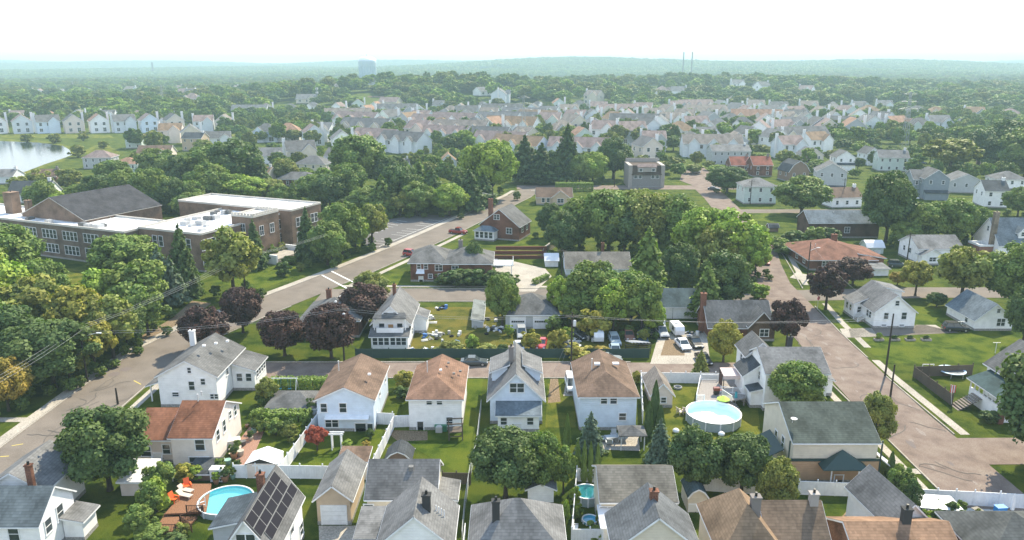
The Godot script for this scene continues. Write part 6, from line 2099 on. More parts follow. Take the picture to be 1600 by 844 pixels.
func yards() -> void:
	var vinyl := worn("vinyl", lin(.78, .79, .81), faint(), 6.0, .45)
	var grp := "white fences round the back yards"
	fence("white_fence", "white vinyl fence running behind the solar panel house and the tan garage", grp, [Vector2(-33.64, -81.84), Vector2(-25.54, -81.7), Vector2(-17.28, -81.4)], 1.75, vinyl)
	fence("white_fence", "white vinyl fence between the mown lawn and the yard with the red bush", grp, [Vector2(-28, -82.14), Vector2(-26.98, -95.93)], 1.75, vinyl)
	fence("white_fence", "white vinyl fence along the left side of the big lawn behind the hip-roofed house", grp, [Vector2(-17.13, -81.84), Vector2(-16.27, -95.16), Vector2(-14.08, -95.35)], 1.75, vinyl)
	fence("white_fence", "short white fence beside the pale blue house with a gate to the path", grp, [Vector2(-18.82, -96.13), Vector2(-16.56, -95.93)], 1.75, vinyl)
	fence("white_fence", "long white fence along the street behind the taupe garage and pool lawn", grp, [Vector2(18.23, -96.32), Vector2(20.3, -110.52), Vector2(36.61, -110.02)], 1.75, vinyl)
	fence("white_fence", "white fence below the tan building with the green canopy", grp, [Vector2(33.3, -78.15), Vector2(39.53, -77.75)], 1.75, vinyl)
	fence("white_fence", "long white fence beside the corner at the bottom right", grp, [Vector2(46.33, -76.41), Vector2(52.31, -75.89), Vector2(60.41, -74.99)], 1.75, vinyl)
	fence("white_fence", "white fence in the shade behind the twin round trees", grp, [Vector2(22.4, -78.98), Vector2(32.34, -77.75)], 1.75, vinyl)
	fence("white_fence", "white fence round the narrow yard with the small round pool", grp, [Vector2(10.57, -80.68), Vector2(7.77, -81.11), Vector2(6.21, -68.73), Vector2(10.02, -68.73)], 1.75, vinyl, 2.2)
	var green := worn("fence_fabric", lin(.018, .05, .042), faint(), 3.0, .7)
	fence("green_fence", "dark green screened fence along the street in front of the cluttered yard", "", [Vector2(-26.71, -120.85), Vector2(-15.32, -120.85), Vector2(0, -120.85), Vector2(23.42, -120.85)], 1.75, green, 2.6, false, .1)
	var wood := worn("fence_wood", lin(.19, .155, .125), noise_tex("bark", .05, 4, gray(.55), gray(.8), gray(1)), 2.0, .9)
	fence("wood_fence", "dark wooden fence round the trampoline yard", "", [Vector2(64.66, -102.11), Vector2(64.51, -112.82), Vector2(74.33, -113.61)], 1.8, wood, 2.2)
	fence("wood_fence", "short brown picket fence at the end of the big lawn", "", [Vector2(-8.26, -80.53), Vector2(-4.96, -80.39)], 1.5, wood, 2.0)
	var retaining := worn("retaining_timber", lin(.22, .09, .06), noise_tex("bark", .05, 4, gray(.55), gray(.8), gray(1)), 2.0, .9)
	for k in 3:
		var b := MB.new()
		b.box(Vector3(0, .45, 0), Vector3(13.5, .9, .5))
		tag(put("retaining_wall", b.mesh(), retaining, self, Vector3(1.67, 0, -190.84) + Vector3(k * .4, k * .8 - .1, -k * 1.8)), ["lowest", "middle", "topmost"][k] + " of the three timber retaining walls behind the apron", "retaining wall", "timber retaining walls")
	var b := MB.new()
	b.box(Vector3(0, 1.0, 0), Vector3(.6, 2.0, 11))
	tag(put("concrete_wall", b.mesh(), concrete, self, Vector3(10.08, 0, -199.39), -.35), "pale concrete wall beside the sloping lawn and the small rounded shed", "wall")
	for side in [[[Vector2(-5.08, -82.59), Vector2(-5.3, -74.61), Vector2(-5.21, -68.73)], "chain link fence beside the picket fence at bottom centre"], [[Vector2(-4.47, -100.82), Vector2(-4.6, -89.34), Vector2(-5, -82.59)], "chain link fence along the right side of the big lawn"]]:
		wire_fence(side[1], side[0])

	# pools
	var pw := worn("pool_wall", lin(.36, .42, .42), faint(), 3.0, .5)
	round_pool("above_ground_pool", "large round above-ground pool with pale water below the white deck", Vector3(28.31, 0, -97.27), 3.75, 1.3, pw, Color(.55, .92, .95, .14), Vector3(.78, .86, .86))
	round_pool("above_ground_pool", "round pool with turquoise water beside the brown timber deck", Vector3(-32.43, 0, -75.95), 3.0, .7, pw, Color(.25, .8, .82, .25), Vector3(.16, .52, .56))
	round_pool("above_ground_pool", "small round teal pool in the narrow fenced yard at the bottom", Vector3(8.58, 0, -77.03), 1.55, 1.1, pw, Color(.2, .6, .62, .3), Vector3(.10, .36, .40))
	round_pool("paddling_pool", "blue plastic paddling pool below the small round teal pool", Vector3(8.55, 0, -72.76), .85, .3, basic("pool_blue", lin(.05, .30, .45), .4), Color(.3, .75, .9, .2), Vector3(.08, .42, .6))

	# timber deck with the orange chairs
	var dk := worn("deck_brown", lin(.36, .185, .105), noise_tex("bark", .05, 4, gray(.7), gray(.86), gray(1)), 3.0, .8)
	var o := deck_of("timber_deck", "reddish brown timber deck with railings beside the turquoise pool", [Vector2(-38.23, -73.31), Vector2(-37.9, -79.53), Vector2(-35.48, -79.53), Vector2(-33.8, -73.68)], .6, dk)
	var pd := o.position
	var rail := worn("rail_brown", lin(.13, .07, .045), noise_tex("bark", .05, 4, gray(.7), gray(.86), gray(1)), 3.0, .8)
	var rails := [[Vector3(-35.82, 0, -73.43), Vector3(-33.98, 0, -73.43), .6], [Vector3(-35.93, 0, -71.95), Vector3(-34.24, 0, -73.65), .3], [Vector3(-35.93, 0, -71.95), Vector3(-34.01, 0, -70.32), .3], [Vector3(-37.82, 0, -70.32), Vector3(-35.71, 0, -70.32), .3]]
	for r: Array in rails:
		railing(o, r[0] - pd + Vector3(0, r[2], 0), r[1] - pd + Vector3(0, r[2], 0), rail)
	o = deck_of("timber_deck", "lower step of the reddish brown timber deck with stairs to the lawn", [Vector2(-38.2, -70.54), Vector2(-38.38, -73.4), Vector2(-34.61, -73.16), Vector2(-35.1, -70.32)], .3, dk)
	var orange := basic("chair_orange", lin(.75, .12, .02), .5)
	lawn_chair("bright orange garden chair at the far corner of the timber deck", Vector3(-37.87, 0, -78.54) + Vector3(0, .6, 0), .6, orange, "orange garden chairs on the timber deck")
	lawn_chair("bright orange garden chair nearest the lower step of the timber deck", Vector3(-38.21, 0, -75.72) + Vector3(0, .6, 0), 1.2, orange, "orange garden chairs on the timber deck")
	var cushion := basic("lounger_beige", lin(.5, .43, .36), .8)
	lounger("beige sun lounger on the timber deck, farther one", Vector3(-37.75, 0, -77.72) + Vector3(0, .6, 0), 1.25, cushion, "sun loungers on the timber deck")
	lounger("beige sun lounger on the timber deck, nearer one", Vector3(-37.44, 0, -76.64) + Vector3(0, .6, 0), 1.25, cushion, "sun loungers on the timber deck")
	odd("pool_ladder", "white ladder at the edge of the turquoise pool", "ladder", Vector3(-34.48, 0, -74.53) + Vector3(0, .5, 0), .6, white(), [["side_rail", Vector3(-.3, .6, 0), Vector3(.06, 1.4, .06)], ["side_rail", Vector3(.3, .6, 0), Vector3(.06, 1.4, .06)], ["rung", Vector3(0, .4, 0), Vector3(.6, .05, .1)], ["rung", Vector3(0, .8, 0), Vector3(.6, .05, .1)]])
	odd("white_bench", "white bench between the shrubs beside the timber deck", "bench", Vector3(-40.19, 0, -81.55), .5, white(), [["seat", Vector3(0, .45, 0), Vector3(1.6, .08, .5)], ["leg", Vector3(-.7, .22, 0), Vector3(.08, .44, .44)], ["leg", Vector3(.7, .22, 0), Vector3(.08, .44, .44)]])
	house("dark_bike_shed", "low shed with dark roof and white end behind the timber deck", "", Vector3(-37.33, 0, -81.26), 2.85, 1.03, 2.6, {"roof": "shed_f", "rise": .3, "wall": wall_of("brown"), "top": top_of("dark"), "foot": false}, "shed")
	odd("storage_box", "white storage cupboard beside the dark low shed", "cupboard", Vector3(-35.42, 0, -81.4), 0, white(), [["cabinet", Vector3(0, .8, 0), Vector3(1.5, 1.6, 1.0)], ["lid", Vector3(0, 1.63, 0), Vector3(1.6, .06, 1.1)]])
	# clutter of pots, hoops and furniture along the sunlit side of the beige house
	dice.seed = 9
	var spots := [Vector2(-34.46, -81.11), Vector2(-34.27, -82.29), Vector2(-33.81, -83.65), Vector2(-35.66, -82.89), Vector2(-35.59, -85.05), Vector2(-35.35, -86.66), Vector2(-35.57, -88.65), Vector2(-35.37, -90.03), Vector2(-34.84, -91.44), Vector2(-35.05, -93.64), Vector2(-36.61, -95.16), Vector2(-35.26, -95.93), Vector2(-34.92, -81.11), Vector2(-34.77, -87.31), Vector2(-33.75, -81.7), Vector2(-35.32, -80.53)]
	for k in spots.size():
		var c: Color = [lin(.35, .18, .1), lin(.6, .58, .55), lin(.1, .1, .1), lin(.4, .36, .3), lin(.2, .35, .3)][k % 5]
		pot("flower pot or tub in the clutter along the sunlit side of the beige house", Vector3(spots[k].x, 0, spots[k].y), dice.randf_range(.25, .5), basic("pot%d" % (k % 5), c, .7), k % 3 != 1, "pots along the beige house")
	odd("stone_bench", "pale rounded stone seat beside the beige house wall", "bench", Vector3(-36.62, 0, -89.51), .4, stone(), [["seat", Vector3(0, .9, 0), Vector3(2.2, .5, 1.2)], ["base", Vector3(0, .4, 0), Vector3(1.6, .8, .8)]])
	odd("garden_table", "pale garden table with bench beside the beige house", "table", Vector3(-35.66, 0, -87.98), .3, cushion, [["tabletop", Vector3(0, .74, 0), Vector3(1.5, .06, .9)], ["leg", Vector3(-.6, .36, 0), Vector3(.1, .72, .7)], ["leg", Vector3(.6, .36, 0), Vector3(.1, .72, .7)], ["bench_seat", Vector3(0, .44, .8), Vector3(1.5, .06, .3)]])
	# white gable-topped marquee
	var t := thing("canopy_tent", "small white canopy tent with peaked roof on the mown lawn", "tent", Vector3(-30.27, 0, -83.19))
	var q := MB.new()
	q.slab([Vector3(-1.9, 2.0, 1.6), Vector3(0, 2.7, 1.6), Vector3(0, 2.7, -1.6), Vector3(-1.9, 2.0, -1.6)], .05)
	q.slab([Vector3(0, 2.7, 1.6), Vector3(1.9, 2.0, 1.6), Vector3(1.9, 2.0, -1.6), Vector3(0, 2.7, -1.6)], .05)
	put("tent_roof", q.mesh(), white(), t)
	q = MB.new()
	q.box(Vector3(-1.85, 1.0, 0), Vector3(.05, 2.0, 3.1))
	q.box(Vector3(1.85, 1.0, 0), Vector3(.05, 2.0, 3.1))
	q.box(Vector3(0, 1.0, -1.55), Vector3(3.7, 2.0, .05))
	put("tent_wall", q.mesh(), white(), t)
	q = MB.new()
	q.box(Vector3(0, 1.0, 1.4), Vector3(3.4, 1.9, .05))
	put("tent_front", q.mesh(), wall_of("beige"), t)
	# arbour, play house, swings, trampoline
	odd("garden_arbour", "white garden arbour on the lawn beside the red flowering bush", "arbour", Vector3(-22.76, 0, -88.99), 0, white(), [["post", Vector3(-.6, 1.1, .3), Vector3(.12, 2.2, .12)], ["post", Vector3(.6, 1.1, .3), Vector3(.12, 2.2, .12)], ["post", Vector3(-.6, 1.1, -.3), Vector3(.12, 2.2, .12)], ["post", Vector3(.6, 1.1, -.3), Vector3(.12, 2.2, .12)], ["top_beam", Vector3(0, 2.28, .3), Vector3(1.9, .18, .1)], ["top_beam", Vector3(0, 2.28, -.3), Vector3(1.9, .18, .1)], ["side_lattice", Vector3(-.6, 1.2, 0), Vector3(.05, 1.6, .5)], ["side_lattice", Vector3(.6, 1.2, 0), Vector3(.05, 1.6, .5)]])
	house("brown_roof_shed", "low shed with flat brown roof inside the white fence", "", Vector3(-19.59, 0, -83.65), 3.16, 1.32, 2.6, {"roof": "shed_f", "rise": .3, "wall": wall_of("beige"), "top": top_of("brown"), "foot": false}, "shed")
	house("round_top_shed", "small shed with dark rounded roof beyond the grey roof at bottom centre", "", Vector3(-14.18, 0, -84.74), 2.8, 1.06, 2.6, {"roof": "gambrel_z", "rise": 1.0, "wall": wall_of("brown"), "top": top_of("dark"), "foot": false}, "shed")
	odd("play_tower", "dark wooden play tower at the corner of the big lawn", "play structure", Vector3(-7.57, 0, -92.17), .1, wood, [["post", Vector3(-.9, 1.2, .8), Vector3(.14, 2.4, .14)], ["post", Vector3(.9, 1.2, .8), Vector3(.14, 2.4, .14)], ["post", Vector3(-.9, 1.2, -.8), Vector3(.14, 2.4, .14)], ["post", Vector3(.9, 1.2, -.8), Vector3(.14, 2.4, .14)], ["platform", Vector3(0, 1.2, 0), Vector3(1.9, .12, 1.7)], ["crossbeam", Vector3(0, 2.4, .8), Vector3(2.1, .14, .12)], ["crossbeam", Vector3(0, 2.4, -.8), Vector3(2.1, .14, .12)], ["brace", Vector3(0, .6, .84), Vector3(1.9, .12, .06)]])
	odd("green_bin", "low green tub against the back of the white hip-roofed house", "bin", Vector3(-9.73, 0, -94.2), 0, basic("bin_green", lin(.03, .16, .08), .5), [["tub", Vector3(0, .4, 0), Vector3(1.6, .8, .7)], ["lid", Vector3(0, .83, 0), Vector3(1.7, .06, .8)]])
	var sw := thing("swing_set", "white metal swing set behind the low grey garage", "swing set", Vector3(-34.76, 0, -107.11))
	q = MB.new()
	for x in [-1.8, 1.8]:
		q.tube(Vector3(x, 0, .9), Vector3(x, 2.2, 0), .05, .05, 6)
		q.tube(Vector3(x, 0, -.9), Vector3(x, 2.2, 0), .05, .05, 6)
	q.tube(Vector3(-2, 2.2, 0), Vector3(2, 2.2, 0), .06, .06, 6)
	put("swing_frame", q.mesh(), white(), sw)
	q = MB.new()
	for x in [-.8, .7]:
		q.tube(Vector3(x - .2, 2.2, 0), Vector3(x - .2, .55, .1), .015, .015, 4)
		q.tube(Vector3(x + .2, 2.2, 0), Vector3(x + .2, .55, .1), .015, .015, 4)
		q.box(Vector3(x, .53, .1), Vector3(.5, .05, .2))
	put("swing_seat", q.mesh(), basic("pool_blue", lin(.05, .30, .45), .4), sw)
	var tr := thing("trampoline", "round trampoline with pale blue rim inside the dark wooden fence", "trampoline", Vector3(71.02, 0, -113.61))
	q = MB.new()
	q.lathe(Vector3(0, .8, 0), [Vector2(1.75, 0), Vector2(2.1, 0), Vector2(2.1, .1), Vector2(1.75, .1), Vector2(1.75, 0)], 28)
	put("rim_pad", q.mesh(), basic("trampoline_blue", lin(.42, .55, .66), .6), tr)
	q = MB.new()
	q.tube(Vector3(0, .84, 0), Vector3(0, .86, 0), 1.76, 1.76, 28)
	put("jump_mat", q.mesh(), basic("mat_gray", lin(.08, .09, .1), .7), tr)
	for k in 6:
		var l := MB.new()
		var g := TAU * k / 6
		l.tube(Vector3(cos(g) * 1.9, 0, sin(g) * 1.9), Vector3(cos(g) * 1.9, .82, sin(g) * 1.9), .04, .04, 6)
		put("leg", l.mesh(), basic("pale_metal", lin(.6, .6, .6), .5, .3), tr)
	odd("football_goal", "white toy goal frame against the dark wooden fence", "goal", Vector3(67.75, 0, -114.67), 0, white(), [["post", Vector3(-.9, .7, 0), Vector3(.08, 1.4, .08)], ["post", Vector3(.9, .7, 0), Vector3(.08, 1.4, .08)], ["crossbar", Vector3(0, 1.4, 0), Vector3(1.9, .08, .08)]])
	# the pool deck
	var gray_deck := worn("deck_gray", lin(.46, .42, .39), noise_tex("bark", .05, 4, gray(.7), gray(.86), gray(1)), 3.0, .8)
	o = deck_of("pool_deck", "grey deck with white railings and steps between the large round pool and the white house", [Vector2(26.83, -101.28), Vector2(29.39, -108.75), Vector2(35.6, -108.25), Vector2(34.37, -102.17), Vector2(30.63, -100.85)], 1.2, gray_deck)
	pd = o.position
	for r: Array in [[Vector3(26.83, 0, -101.28), Vector3(29.07, 0, -108.25)], [Vector3(29.39, 0, -108.75), Vector3(31.9, 0, -108.5)], [Vector3(31.15, 0, -104.2), Vector3(34.42, 0, -103.29)], [Vector3(26.78, 0, -101.06), Vector3(27.9, 0, -101.06)], [Vector3(31.04, 0, -103.06), Vector3(31.84, 0, -100.85)]]:
		railing(o, r[0] - pd + Vector3(0, 1.2, 0), r[1] - pd + Vector3(0, 1.2, 0), white())
	stairs(o, Vector3(31.61, 0, -101.72) - pd + Vector3(0, 1.2, 0), Vector3(.7, 0, .7).normalized(), 1.2, 6, gray_deck)
	var gz := thing("pavilion_tent", "square canopy with pale pink top and brown curtains on the pool deck", "canopy", Vector3(33.17, 0, -106.31) + Vector3(0, 1.2, 0))
	q = MB.new()
	q.slab([Vector3(-1.5, 2.3, 1.3), Vector3(1.5, 2.3, 1.3), Vector3(1.4, 2.55, -1.3), Vector3(-1.4, 2.55, -1.3)], .06)
	q.box(Vector3(0, 2.0, 1.3), Vector3(3.0, .55, .05))
	put("canopy_top", q.mesh(), worn("canvas_pink", lin(.66, .53, .5), faint(), 3.0, .8), gz)
	for x in [-1.4, 1.4]:
		for z in [-1.2, 1.2]:
			var l := MB.new()
			l.box(Vector3(x, 1.15, z), Vector3(.1, 2.3, .1))
			put("post", l.mesh(), basic("dark_metal", lin(.05, .05, .05), .4, .8), gz)
		var cu := MB.new()
		cu.box(Vector3(x, 1.1, -.3), Vector3(.08, 2.0, 1.4))
		put("curtain", cu.mesh(), basic("curtain_brown", lin(.10, .06, .05), .9), gz)
	umbrella("lime green umbrella on the deck edge at the large pool", Vector3(30.63, 0, -100.85) + Vector3(0, .2, 0), .95, 2.0, basic("lime", lin(.42, .65, .08), .7))
	odd("grill", "dark red grill on the pool deck", "grill", Vector3(30.25, 0, -103.29) + Vector3(0, 1.2, 0), 0, basic("grill_red", lin(.16, .03, .03), .4), [["hood", Vector3(0, .95, 0), Vector3(.9, .45, .6)], ["cabinet", Vector3(0, .42, 0), Vector3(.8, .6, .5), basic("dark_metal", lin(.05, .05, .05), .4, .8)], ["shelf", Vector3(.65, .78, 0), Vector3(.4, .05, .5)]])
	umbrella("closed teal umbrella beside the steps of the pool deck", Vector3(32.91, 0, -102.33), .5, 1.6, basic("teal_cloth", lin(.04, .3, .34), .7), true)
	q = MB.new()
	q.lathe(Vector3.ZERO, [Vector2(.45, 0), Vector2(.62, .0), Vector2(.66, .3), Vector2(.5, .32), Vector2(.45, .05)], 16)
	tag(put("fire_pit", q.mesh(), basic("pit_gray", lin(.3, .3, .3), .8), self, Vector3(25.69, 0, -108.31)), "round grey fire pit ring on the pool lawn", "fire pit")
	for p in [[Vector3(24.06, 0, -99.35), 2.0], [Vector3(24.94, 0, -99.56), 2.6]]:
		lawn_chair("pale folding chair on the dry lawn left of the large pool", p[0], p[1], basic("chair_pale", lin(.6, .52, .46), .6), "folding chairs left of the large pool")
	for p in [[Vector3(22.32, 0, -93.64), "pale bush-shaped cushion lying between the spruce and the round trees"], [Vector3(28.26, 0, -92.71), "white round float leaning at the wall of the large pool"]]:
		q = MB.new()
		q.lathe(Vector3(0, 0, 0), [Vector2(.2, 0), Vector2(.45, .15), Vector2(.45, .4), Vector2(.2, .6), Vector2(0, .62)], 14)
		tag(put("pool_float", q.mesh(), white(), self, p[0]), p[1], "pool float")
	# gazebo patio behind the blue hip house
	t = thing("gazebo", "square patio gazebo with brown hip roof behind the blue house", "gazebo", Vector3(15.64, 0, -89.86))
	for x in [-1.5, 1.5]:
		for z in [-1.2, 1.2]:
			var l := MB.new()
			l.box(Vector3(x, 1.1, z), Vector3(.12, 2.2, .12))
			put("post", l.mesh(), white(), t)
	q = MB.new()
	var ap := Vector3(0, 3.0, 0)
	var cc := [Vector3(-1.8, 2.2, 1.5), Vector3(1.8, 2.2, 1.5), Vector3(1.8, 2.2, -1.5), Vector3(-1.8, 2.2, -1.5)]
	for k in 4:
		q.slab([cc[k], cc[(k + 1) % 4], ap], .1)
	put("roof", q.mesh(), top_of("gray"), t)
	sheet("patio", [Vector2(11.49, -88.82), Vector2(16.59, -88.48), Vector2(17.14, -92.9), Vector2(12.47, -92.9)], .03, concrete)
	odd("patio_table", "pale round-edged table on the patio beside the gazebo", "table", Vector3(13.19, 0, -91.09), .2, basic("plastic_gray", lin(.4, .42, .43), .5), [["tabletop", Vector3(0, .72, 0), Vector3(1.6, .06, 1.0)], ["leg", Vector3(-.6, .35, 0), Vector3(.1, .7, .6)], ["leg", Vector3(.6, .35, 0), Vector3(.1, .7, .6)]])
	for k in 4:
		lawn_chair("grey chair at the patio table beside the gazebo", Vector3(13.19, 0, -91.09) + Vector3([-1.2, 1.2, -.4, .5][k], 0, [0, 0, 1.0, -1.0][k]), [1.57, -1.57, 3.1, 0][k], basic("plastic_gray", lin(.4, .42, .43), .5), "chairs round the patio table")
	# sheds at the bottom
	house("white_shed", "low white shed with shallow gable roof below the big round trees", "", Vector3(3.29, 0, -76.54), 2.93, 1.81, 2.8, {"roof": "gable_z", "rise": .6, "wall": wall_of("white"), "top": top_of("pale"), "foot": false}, "shed")
	house("cream_shed", "cream shed with barrel roof and double door below the twin trees", "", Vector3(20.69, 0, -74.61), 2.15, 1.93, 3.2, {"roof": "gambrel_z", "rise": 1.0, "e": .1, "wall": wall_of("cream"), "top": roofing(lin(.10, .14, .15)), "doors": [["f", -.45, 0, .85, 1.8], ["f", .45, 0, .85, 1.8]], "foot": false}, "shed")
	odd("white_glider", "white garden seat in the narrow yard with the small pools", "bench", Vector3(6.78, 0, -70.76), 1.4, white(), [["seat", Vector3(0, .45, 0), Vector3(1.3, .08, .5)], ["backrest", Vector3(0, .8, -.25), Vector3(1.3, .6, .08)], ["armrest", Vector3(-.65, .6, 0), Vector3(.08, .06, .5)], ["armrest", Vector3(.65, .6, 0), Vector3(.08, .06, .5)]])
	# paved yard with pots behind the long white fence at bottom right
	sheet("patio", [Vector2(43.45, -70.07), Vector2(53.43, -68.73), Vector2(57.28, -74.61), Vector2(46.2, -75.89)], .03, worn("pale_paving", lin(.6, .58, .55), noise_tex("concrete", .03, 4, gray(.75), gray(.88), gray(1)), 5.0, .8))
	var tarp := MB.new()
	tarp.slab([Vector3(-2.6, 1.6, 1.2), Vector3(2.6, 1.2, 1.4), Vector3(2.4, 1.5, -1.2), Vector3(-2.4, 1.9, -1.2)], .06)
	tag(put("white_awning", tarp.mesh(), white(), self, Vector3(46.91, 0, -74.24)), "white flat awning over the plants in the paved yard", "awning")
	for k in 14:
		var p := [Vector2(47.16, -73.13), Vector2(48.13, -73.86), Vector2(48.42, -73.37), Vector2(49.27, -73.86), Vector2(45.5, -72.4), Vector2(46.08, -71.93), Vector2(46.65, -71.45), Vector2(47.75, -71.93), Vector2(48.45, -71.69), Vector2(49.76, -72.76), Vector2(49.14, -70.99), Vector2(47.79, -70.07), Vector2(51.53, -73.62), Vector2(44.72, -71.45)][k] as Vector2
		pot("pot or planter in the paved yard behind the long white fence", Vector3(p.x, 0, p.y), .25 + .12 * (k % 3), basic("pot%d" % (k % 5), lin(.4, .36, .3), .7), true, "pots in the paved yard")
	odd("patio_chair", "dark wire garden chairs and table in the paved yard", "table", Vector3(51.61, 0, -73.99), .3, basic("dark_metal", lin(.05, .05, .05), .4, .8), [["tabletop", Vector3(0, .72, 0), Vector3(.9, .05, .9)], ["leg", Vector3(0, .36, 0), Vector3(.1, .72, .1)], ["base", Vector3(0, .04, 0), Vector3(.6, .06, .6)]])
	odd("blue_bin", "bright blue crate against the long white fence in the paved yard", "crate", Vector3(54.33, 0, -74.24), .1, basic("crate_blue", lin(.02, .2, .5), .5), [["body", Vector3(0, .45, 0), Vector3(1.1, .9, .7)], ["lid", Vector3(0, .92, 0), Vector3(1.2, .06, .8)]])
	umbrella("closed white umbrella beside the blue crate", Vector3(55.45, 0, -73.99), .5, 2.6, white(), true)
	# planters on the corner lawn
	for k in 4:
		planter(["first planter from the street, with the tallest green plant", "second planter from the street on the corner lawn", "third planter from the street on the corner lawn", "fourth planter, farthest from the street on the corner lawn"][k], [Vector3(66.84, 0, -129.64), Vector3(69.75, 0, -129.64), Vector3(72.55, 0, -129.64), Vector3(75.47, 0, -129.64)][k], .3 if k else .9)
	# laundry poles and flag
	for p in [[Vector3(84.43, 0, -134.48), "pale clothes line post with crossbar beside the parked black car"], [Vector3(84.12, 0, -123.25), "pale clothes line post with crossbar near the porch house"]]:
		odd("clothes_post", p[1], "clothes post", p[0], 0, basic("pale_metal", lin(.6, .6, .6), .5, .3), [["upright", Vector3(0, 1.0, 0), Vector3(.09, 2.0, .09)], ["crossbar", Vector3(0, 1.95, 0), Vector3(1.3, .08, .08)]])
	t = thing("flag", "small red and white flag on a pole at the porch steps", "flag", Vector3(64.66, 0, -102.11))
	q = MB.new()
	q.tube(Vector3.ZERO, Vector3(-.6, 3.4, 0), .03, .03, 5)
	put("flag_pole", q.mesh(), white(), t)
	for k in 5:
		q = MB.new()
		q.box(Vector3(-.5 + .16 * k, 2.7 - k * .02, .03 * (k % 2)), Vector3(.16, 1.2, .02))
		put("flag_stripe", q.mesh(), basic("flag_red", lin(.6, .04, .05), .8) if k % 2 == 0 else white(), t)
	odd("stop_sign", "red octagonal stop sign at the corner of the side street", "stop sign", Vector3(62.71, 0, -147.73), .5, basic("pale_metal", lin(.6, .6, .6), .5, .3), [["post", Vector3(0, 1.2, 0), Vector3(.07, 2.4, .05)]])
	q = MB.new()
	q.tube(Vector3(0, 2.5, .04), Vector3(0, 2.5, .07), .42, .42, 8)
	var st := get_node("stop_sign")
	put("sign_plate", q.mesh(), basic("sign_red", lin(.5, .02, .03), .5), st)
	var tm := TextMesh.new()
	var fnt := SystemFont.new()
	fnt.font_names = PackedStringArray(["Droid Sans"])
	tm.font = fnt
	tm.text = "STOP"
	tm.font_size = 26
	tm.pixel_size = .01
	tm.depth = .01
	put("sign_lettering", tm, white(), st, Vector3(0, 2.5, .08))
	# hedges
	for p in [[Vector3(-7.14, 0, -168.89), 13.0, 1.5, 2.4, "dark clipped hedge in front of the brick hip-roofed house"], [Vector3(-32.8, 0, -108.55), 9.0, 1.6, 1.6, "long low hedge along the street behind the swing set"], [Vector3(25.1, 0, -303.3), 15.0, 3.2, 3.4, "tall clipped hedge at the bend of the avenue"]]:
		hedge(p[4], p[0], p[1], p[2], p[3])
	hedge("thin row of dark boxes of hedge beside the curved apron", Vector3(6.69, 0, -168.89), 6.0, 1.1, 1.2, 1.0)
	hedge("pale green hedge row behind the low grey garage", Vector3(-32.29, 0, -96.72), 8.0, 1.6, 2.0)


func pot(label: String, at: Vector3, r: float, m: Material, plant: bool, group: String) -> void:
	var o := thing("flower_pot", label, "flower pot", at, 0, group)
	var q := MB.new()
	q.lathe(Vector3.ZERO, [Vector2(0, 0), Vector2(r * .7, 0), Vector2(r, r * 1.5), Vector2(r * .85, r * 1.5), Vector2(0, r * 1.3)], 10)
	put("pot_body", q.mesh(), m, o)
	if plant:
		var f := form_of("bush", int(r * 100))
		var l := put("plant_leaves", f[1], tone(["mid", "light", "olive", "deep"][int(r * 57) % 4]), o, Vector3(0, r * 1.2, 0))
		l.scale = Vector3.ONE * r * .34


func planter(label: String, at: Vector3, tall: float) -> void:
	var o := thing("planter_box", label, "planter", at, 0, "planters on the corner lawn")
	var q := MB.new()
	q.box(Vector3(0, .18, 0), Vector3(1.7, .36, .8))
	put("trough", q.mesh(), concrete, o)
	q = MB.new()
	q.box(Vector3(0, .35, 0), Vector3(1.5, .06, .62))
	put("earth", q.mesh(), basic("earth", lin(.06, .045, .035), .95), o)
	var l := put("plant_leaves", form_of("bush", 1)[1], tone("light" if tall > .5 else "deep"), o, Vector3(0, .3, 0))
	l.scale = Vector3(.16, .1 * (.5 + tall), .08)


func hedge(label: String, at: Vector3, l: float, h: float, w: float, turn := 0.0) -> void:
	dice.seed = int(l * 100 + h * 10)
	var b := MB.new()
	b.tinted = true
	for k in int((l * h * 2 + l * w + w * h * 2) * 26):
		var p := Vector3(dice.randf_range(-.5, .5) * l, dice.randf() * h, dice.randf_range(-.5, .5) * w)
		var n := Vector3.UP
		match dice.randi() % 5:
			0, 1:
				p.z = w / 2 * (1 if dice.randi() % 3 else -1)
				n = Vector3(0, 0, signf(p.z))
			2, 3:
				p.y = h
			_:
				p.x = l / 2 * (1 if dice.randi() % 2 else -1)
				n = Vector3(signf(p.x), 0, 0)
		var f := dice.randf_range(.7, 1.0)
		b.col = Color(f, f, f)
		leaf(b, p + rand_dir() * .16, (n + rand_dir() * .6).normalized(), dice.randf_range(.2, .4))
	var o := thing("hedge", label, "hedge", at, turn)
	put("foliage", b.mesh(), tone("mid"), o)
	var q := MB.new()
	for k in int(l / 1.2) + 1:
		q.tube(Vector3(-l / 2 + .4 + k * 1.2, 0, 0), Vector3(-l / 2 + .4 + k * 1.2, h * .9, 0), .08, .03, 5)
	put("stems", q.mesh(), worn("bark", lin(.1, .08, .065), noise_tex("bark", .05, 4, gray(.55), gray(.8), gray(1)), 1.5, .9), o)


